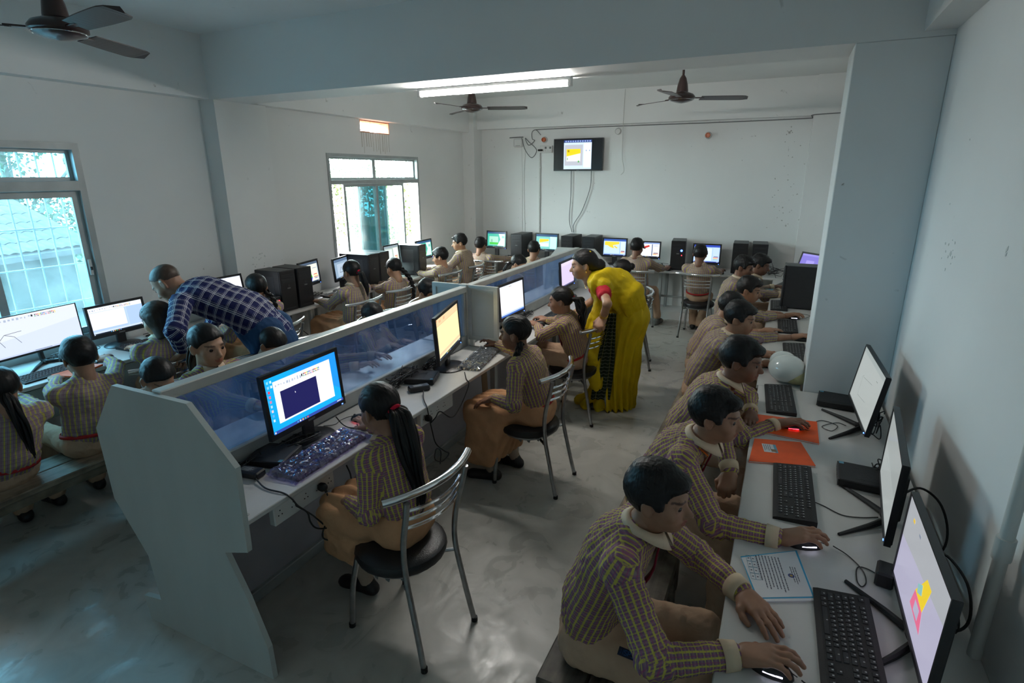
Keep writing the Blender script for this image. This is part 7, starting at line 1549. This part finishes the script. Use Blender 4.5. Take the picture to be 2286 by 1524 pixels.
for j in range(2):
    for i in range(nz + 1):
        t = i / nz; z = .86 - .74 * t; wdt = .07 + .09 * min(1, t * 1.6)
        for k in range(nu + 1):
            q = k / nu - .5; base = V3(-1.165 - .06 * t, 4.315 - .03 * t, z); p = base + FB * (q * wdt) - RB * (-(.012 * math.sin(q * 22 + t * 2)) - .0) + RB * (-.004 * j) ; vs.append(p); uv.append((q * .16, z))
st = (nz + 1) * (nu + 1)
for i in range(nz):
    for k in range(nu):
        a = i * (nu + 1) + k; fs += [(a, a + 1, a + nu + 2, a + nu + 1), (st + a, st + a + nu + 1, st + a + nu + 2, st + a + 1)]
fs = np.array(fs); vs = np.array(vs); P('sari_end_panel', vs, fs, 'sari_border', np.array(uv)[fs.ravel()])
m = MB()
for k in range(4):
    c = wo['W'][-1] + (wo['E'][-1] - wo['W'][-1]) * (.10 + .055 * k); d = nrm(wo['E'][-1] - wo['W'][-1]); e1 = nrm(np.cross(d, (.3, .2, .9))); e2 = np.cross(d, e1); m = MB(); m.tube([tuple(c + e1 * .030 * math.cos(q) + e2 * .030 * math.sin(q)) for q in np.linspace(0, 2 * math.pi, 19)[:-1]], .0032, 'gold', 6, closed=True); P('bangle', np.array([tuple(p) for p in m.v]), np.array(m.f), 'gold')
for q in (-1, 1): v, f = Field().ell((q * .082, -.012, -.042), (.006, .006, .011)).mesh(.003); wo['hpiece']('earring', v, f, 'gold')
m = MB(); nk = wo['neck']; m.tube([tuple(nk + rot_axis(wo['fwd'] * (.060 + .022 * max(0, math.cos(q))), nrm(wo['u']), q) + wo['u'] * (.022 - .030 * max(0, math.cos(q)))) for q in np.linspace(0, 2 * math.pi, 25)[:-1]], .002, 'gold', 6, closed=True); P('necklace', np.array([tuple(p) for p in m.v]), np.array(m.f), 'gold')
v, f = Field().cone((-.03, -.055, .10), (.03, -.060, .10), .010, .010).cone((.03, -.06, .10), (.055, -.07, .05), .010, .008).cone((-.03, -.06, .10), (-.055, -.07, .05), .010, .008).mesh(.005); wo['hpiece']('hair_band', v, f, 'sari_yellow')
# letters on the nearest boy's trousers
def stroke_word(word, h):
    G = {'N': [[(0, 0), (0, 1), (.6, 0), (.6, 1)]], 'S': [[(.6, .85), (.45, 1), (.1, 1), (0, .8), (.1, .55), (.5, .45), (.6, .2), (.5, 0), (.1, 0), (0, .15)]], 'P': [[(0, 0), (0, 1), (.5, 1), (.6, .8), (.5, .52), (0, .5)]]}; x = 0; out = []
    for ch in word:
        for ln in G[ch]: out.append([((x + p[0]) * h, p[1] * h) for p in ln])
        x += .85
    return out, x * h
kn, hpq = r1['K'][1], r1['hip'] - V3(0, .075, 0); d = nrm(kn - hpq); c = hpq + d * .17; side = nrm(np.cross(d, Zu)); upv = nrm(np.cross(side, d)); outn = nrm(side * .55 + upv * .83); tv_ = np.cross(outn, d)
m = MB(); bs = c + outn * .0905
def PT(a, b, o=0.0): return tuple(bs + d * a - tv_ * b * -1 + outn * o)
m.add([PT(-.030, -.012), PT(.030, -.012), PT(.030, .012), PT(-.030, .012), PT(-.030, -.012, .002), PT(.030, -.012, .002), PT(.030, .012, .002), PT(-.030, .012, .002)], [(4, 5, 6, 7), (0, 1, 5, 4), (1, 2, 6, 5), (2, 3, 7, 6), (3, 0, 4, 7)], 'patch_navy')
pa = P2 = r1['piece']('name_patch', np.array(m.v), np.array(m.f), 'patch_navy')
ls, tw = stroke_word('NSPS', .013)
for ln in ls:
    m = MB(); m.tube([PT(a - tw / 2, b - .0065, .0025) for a, b in ln], .0011, 'patch_letter', 5, caps=False); r1['piece']('letter', np.array([tuple(p) for p in m.v]), np.array(m.f), 'patch_letter', None, pa)
# ------------------------------------------------------------------ done
bpy.context.view_layer.update()
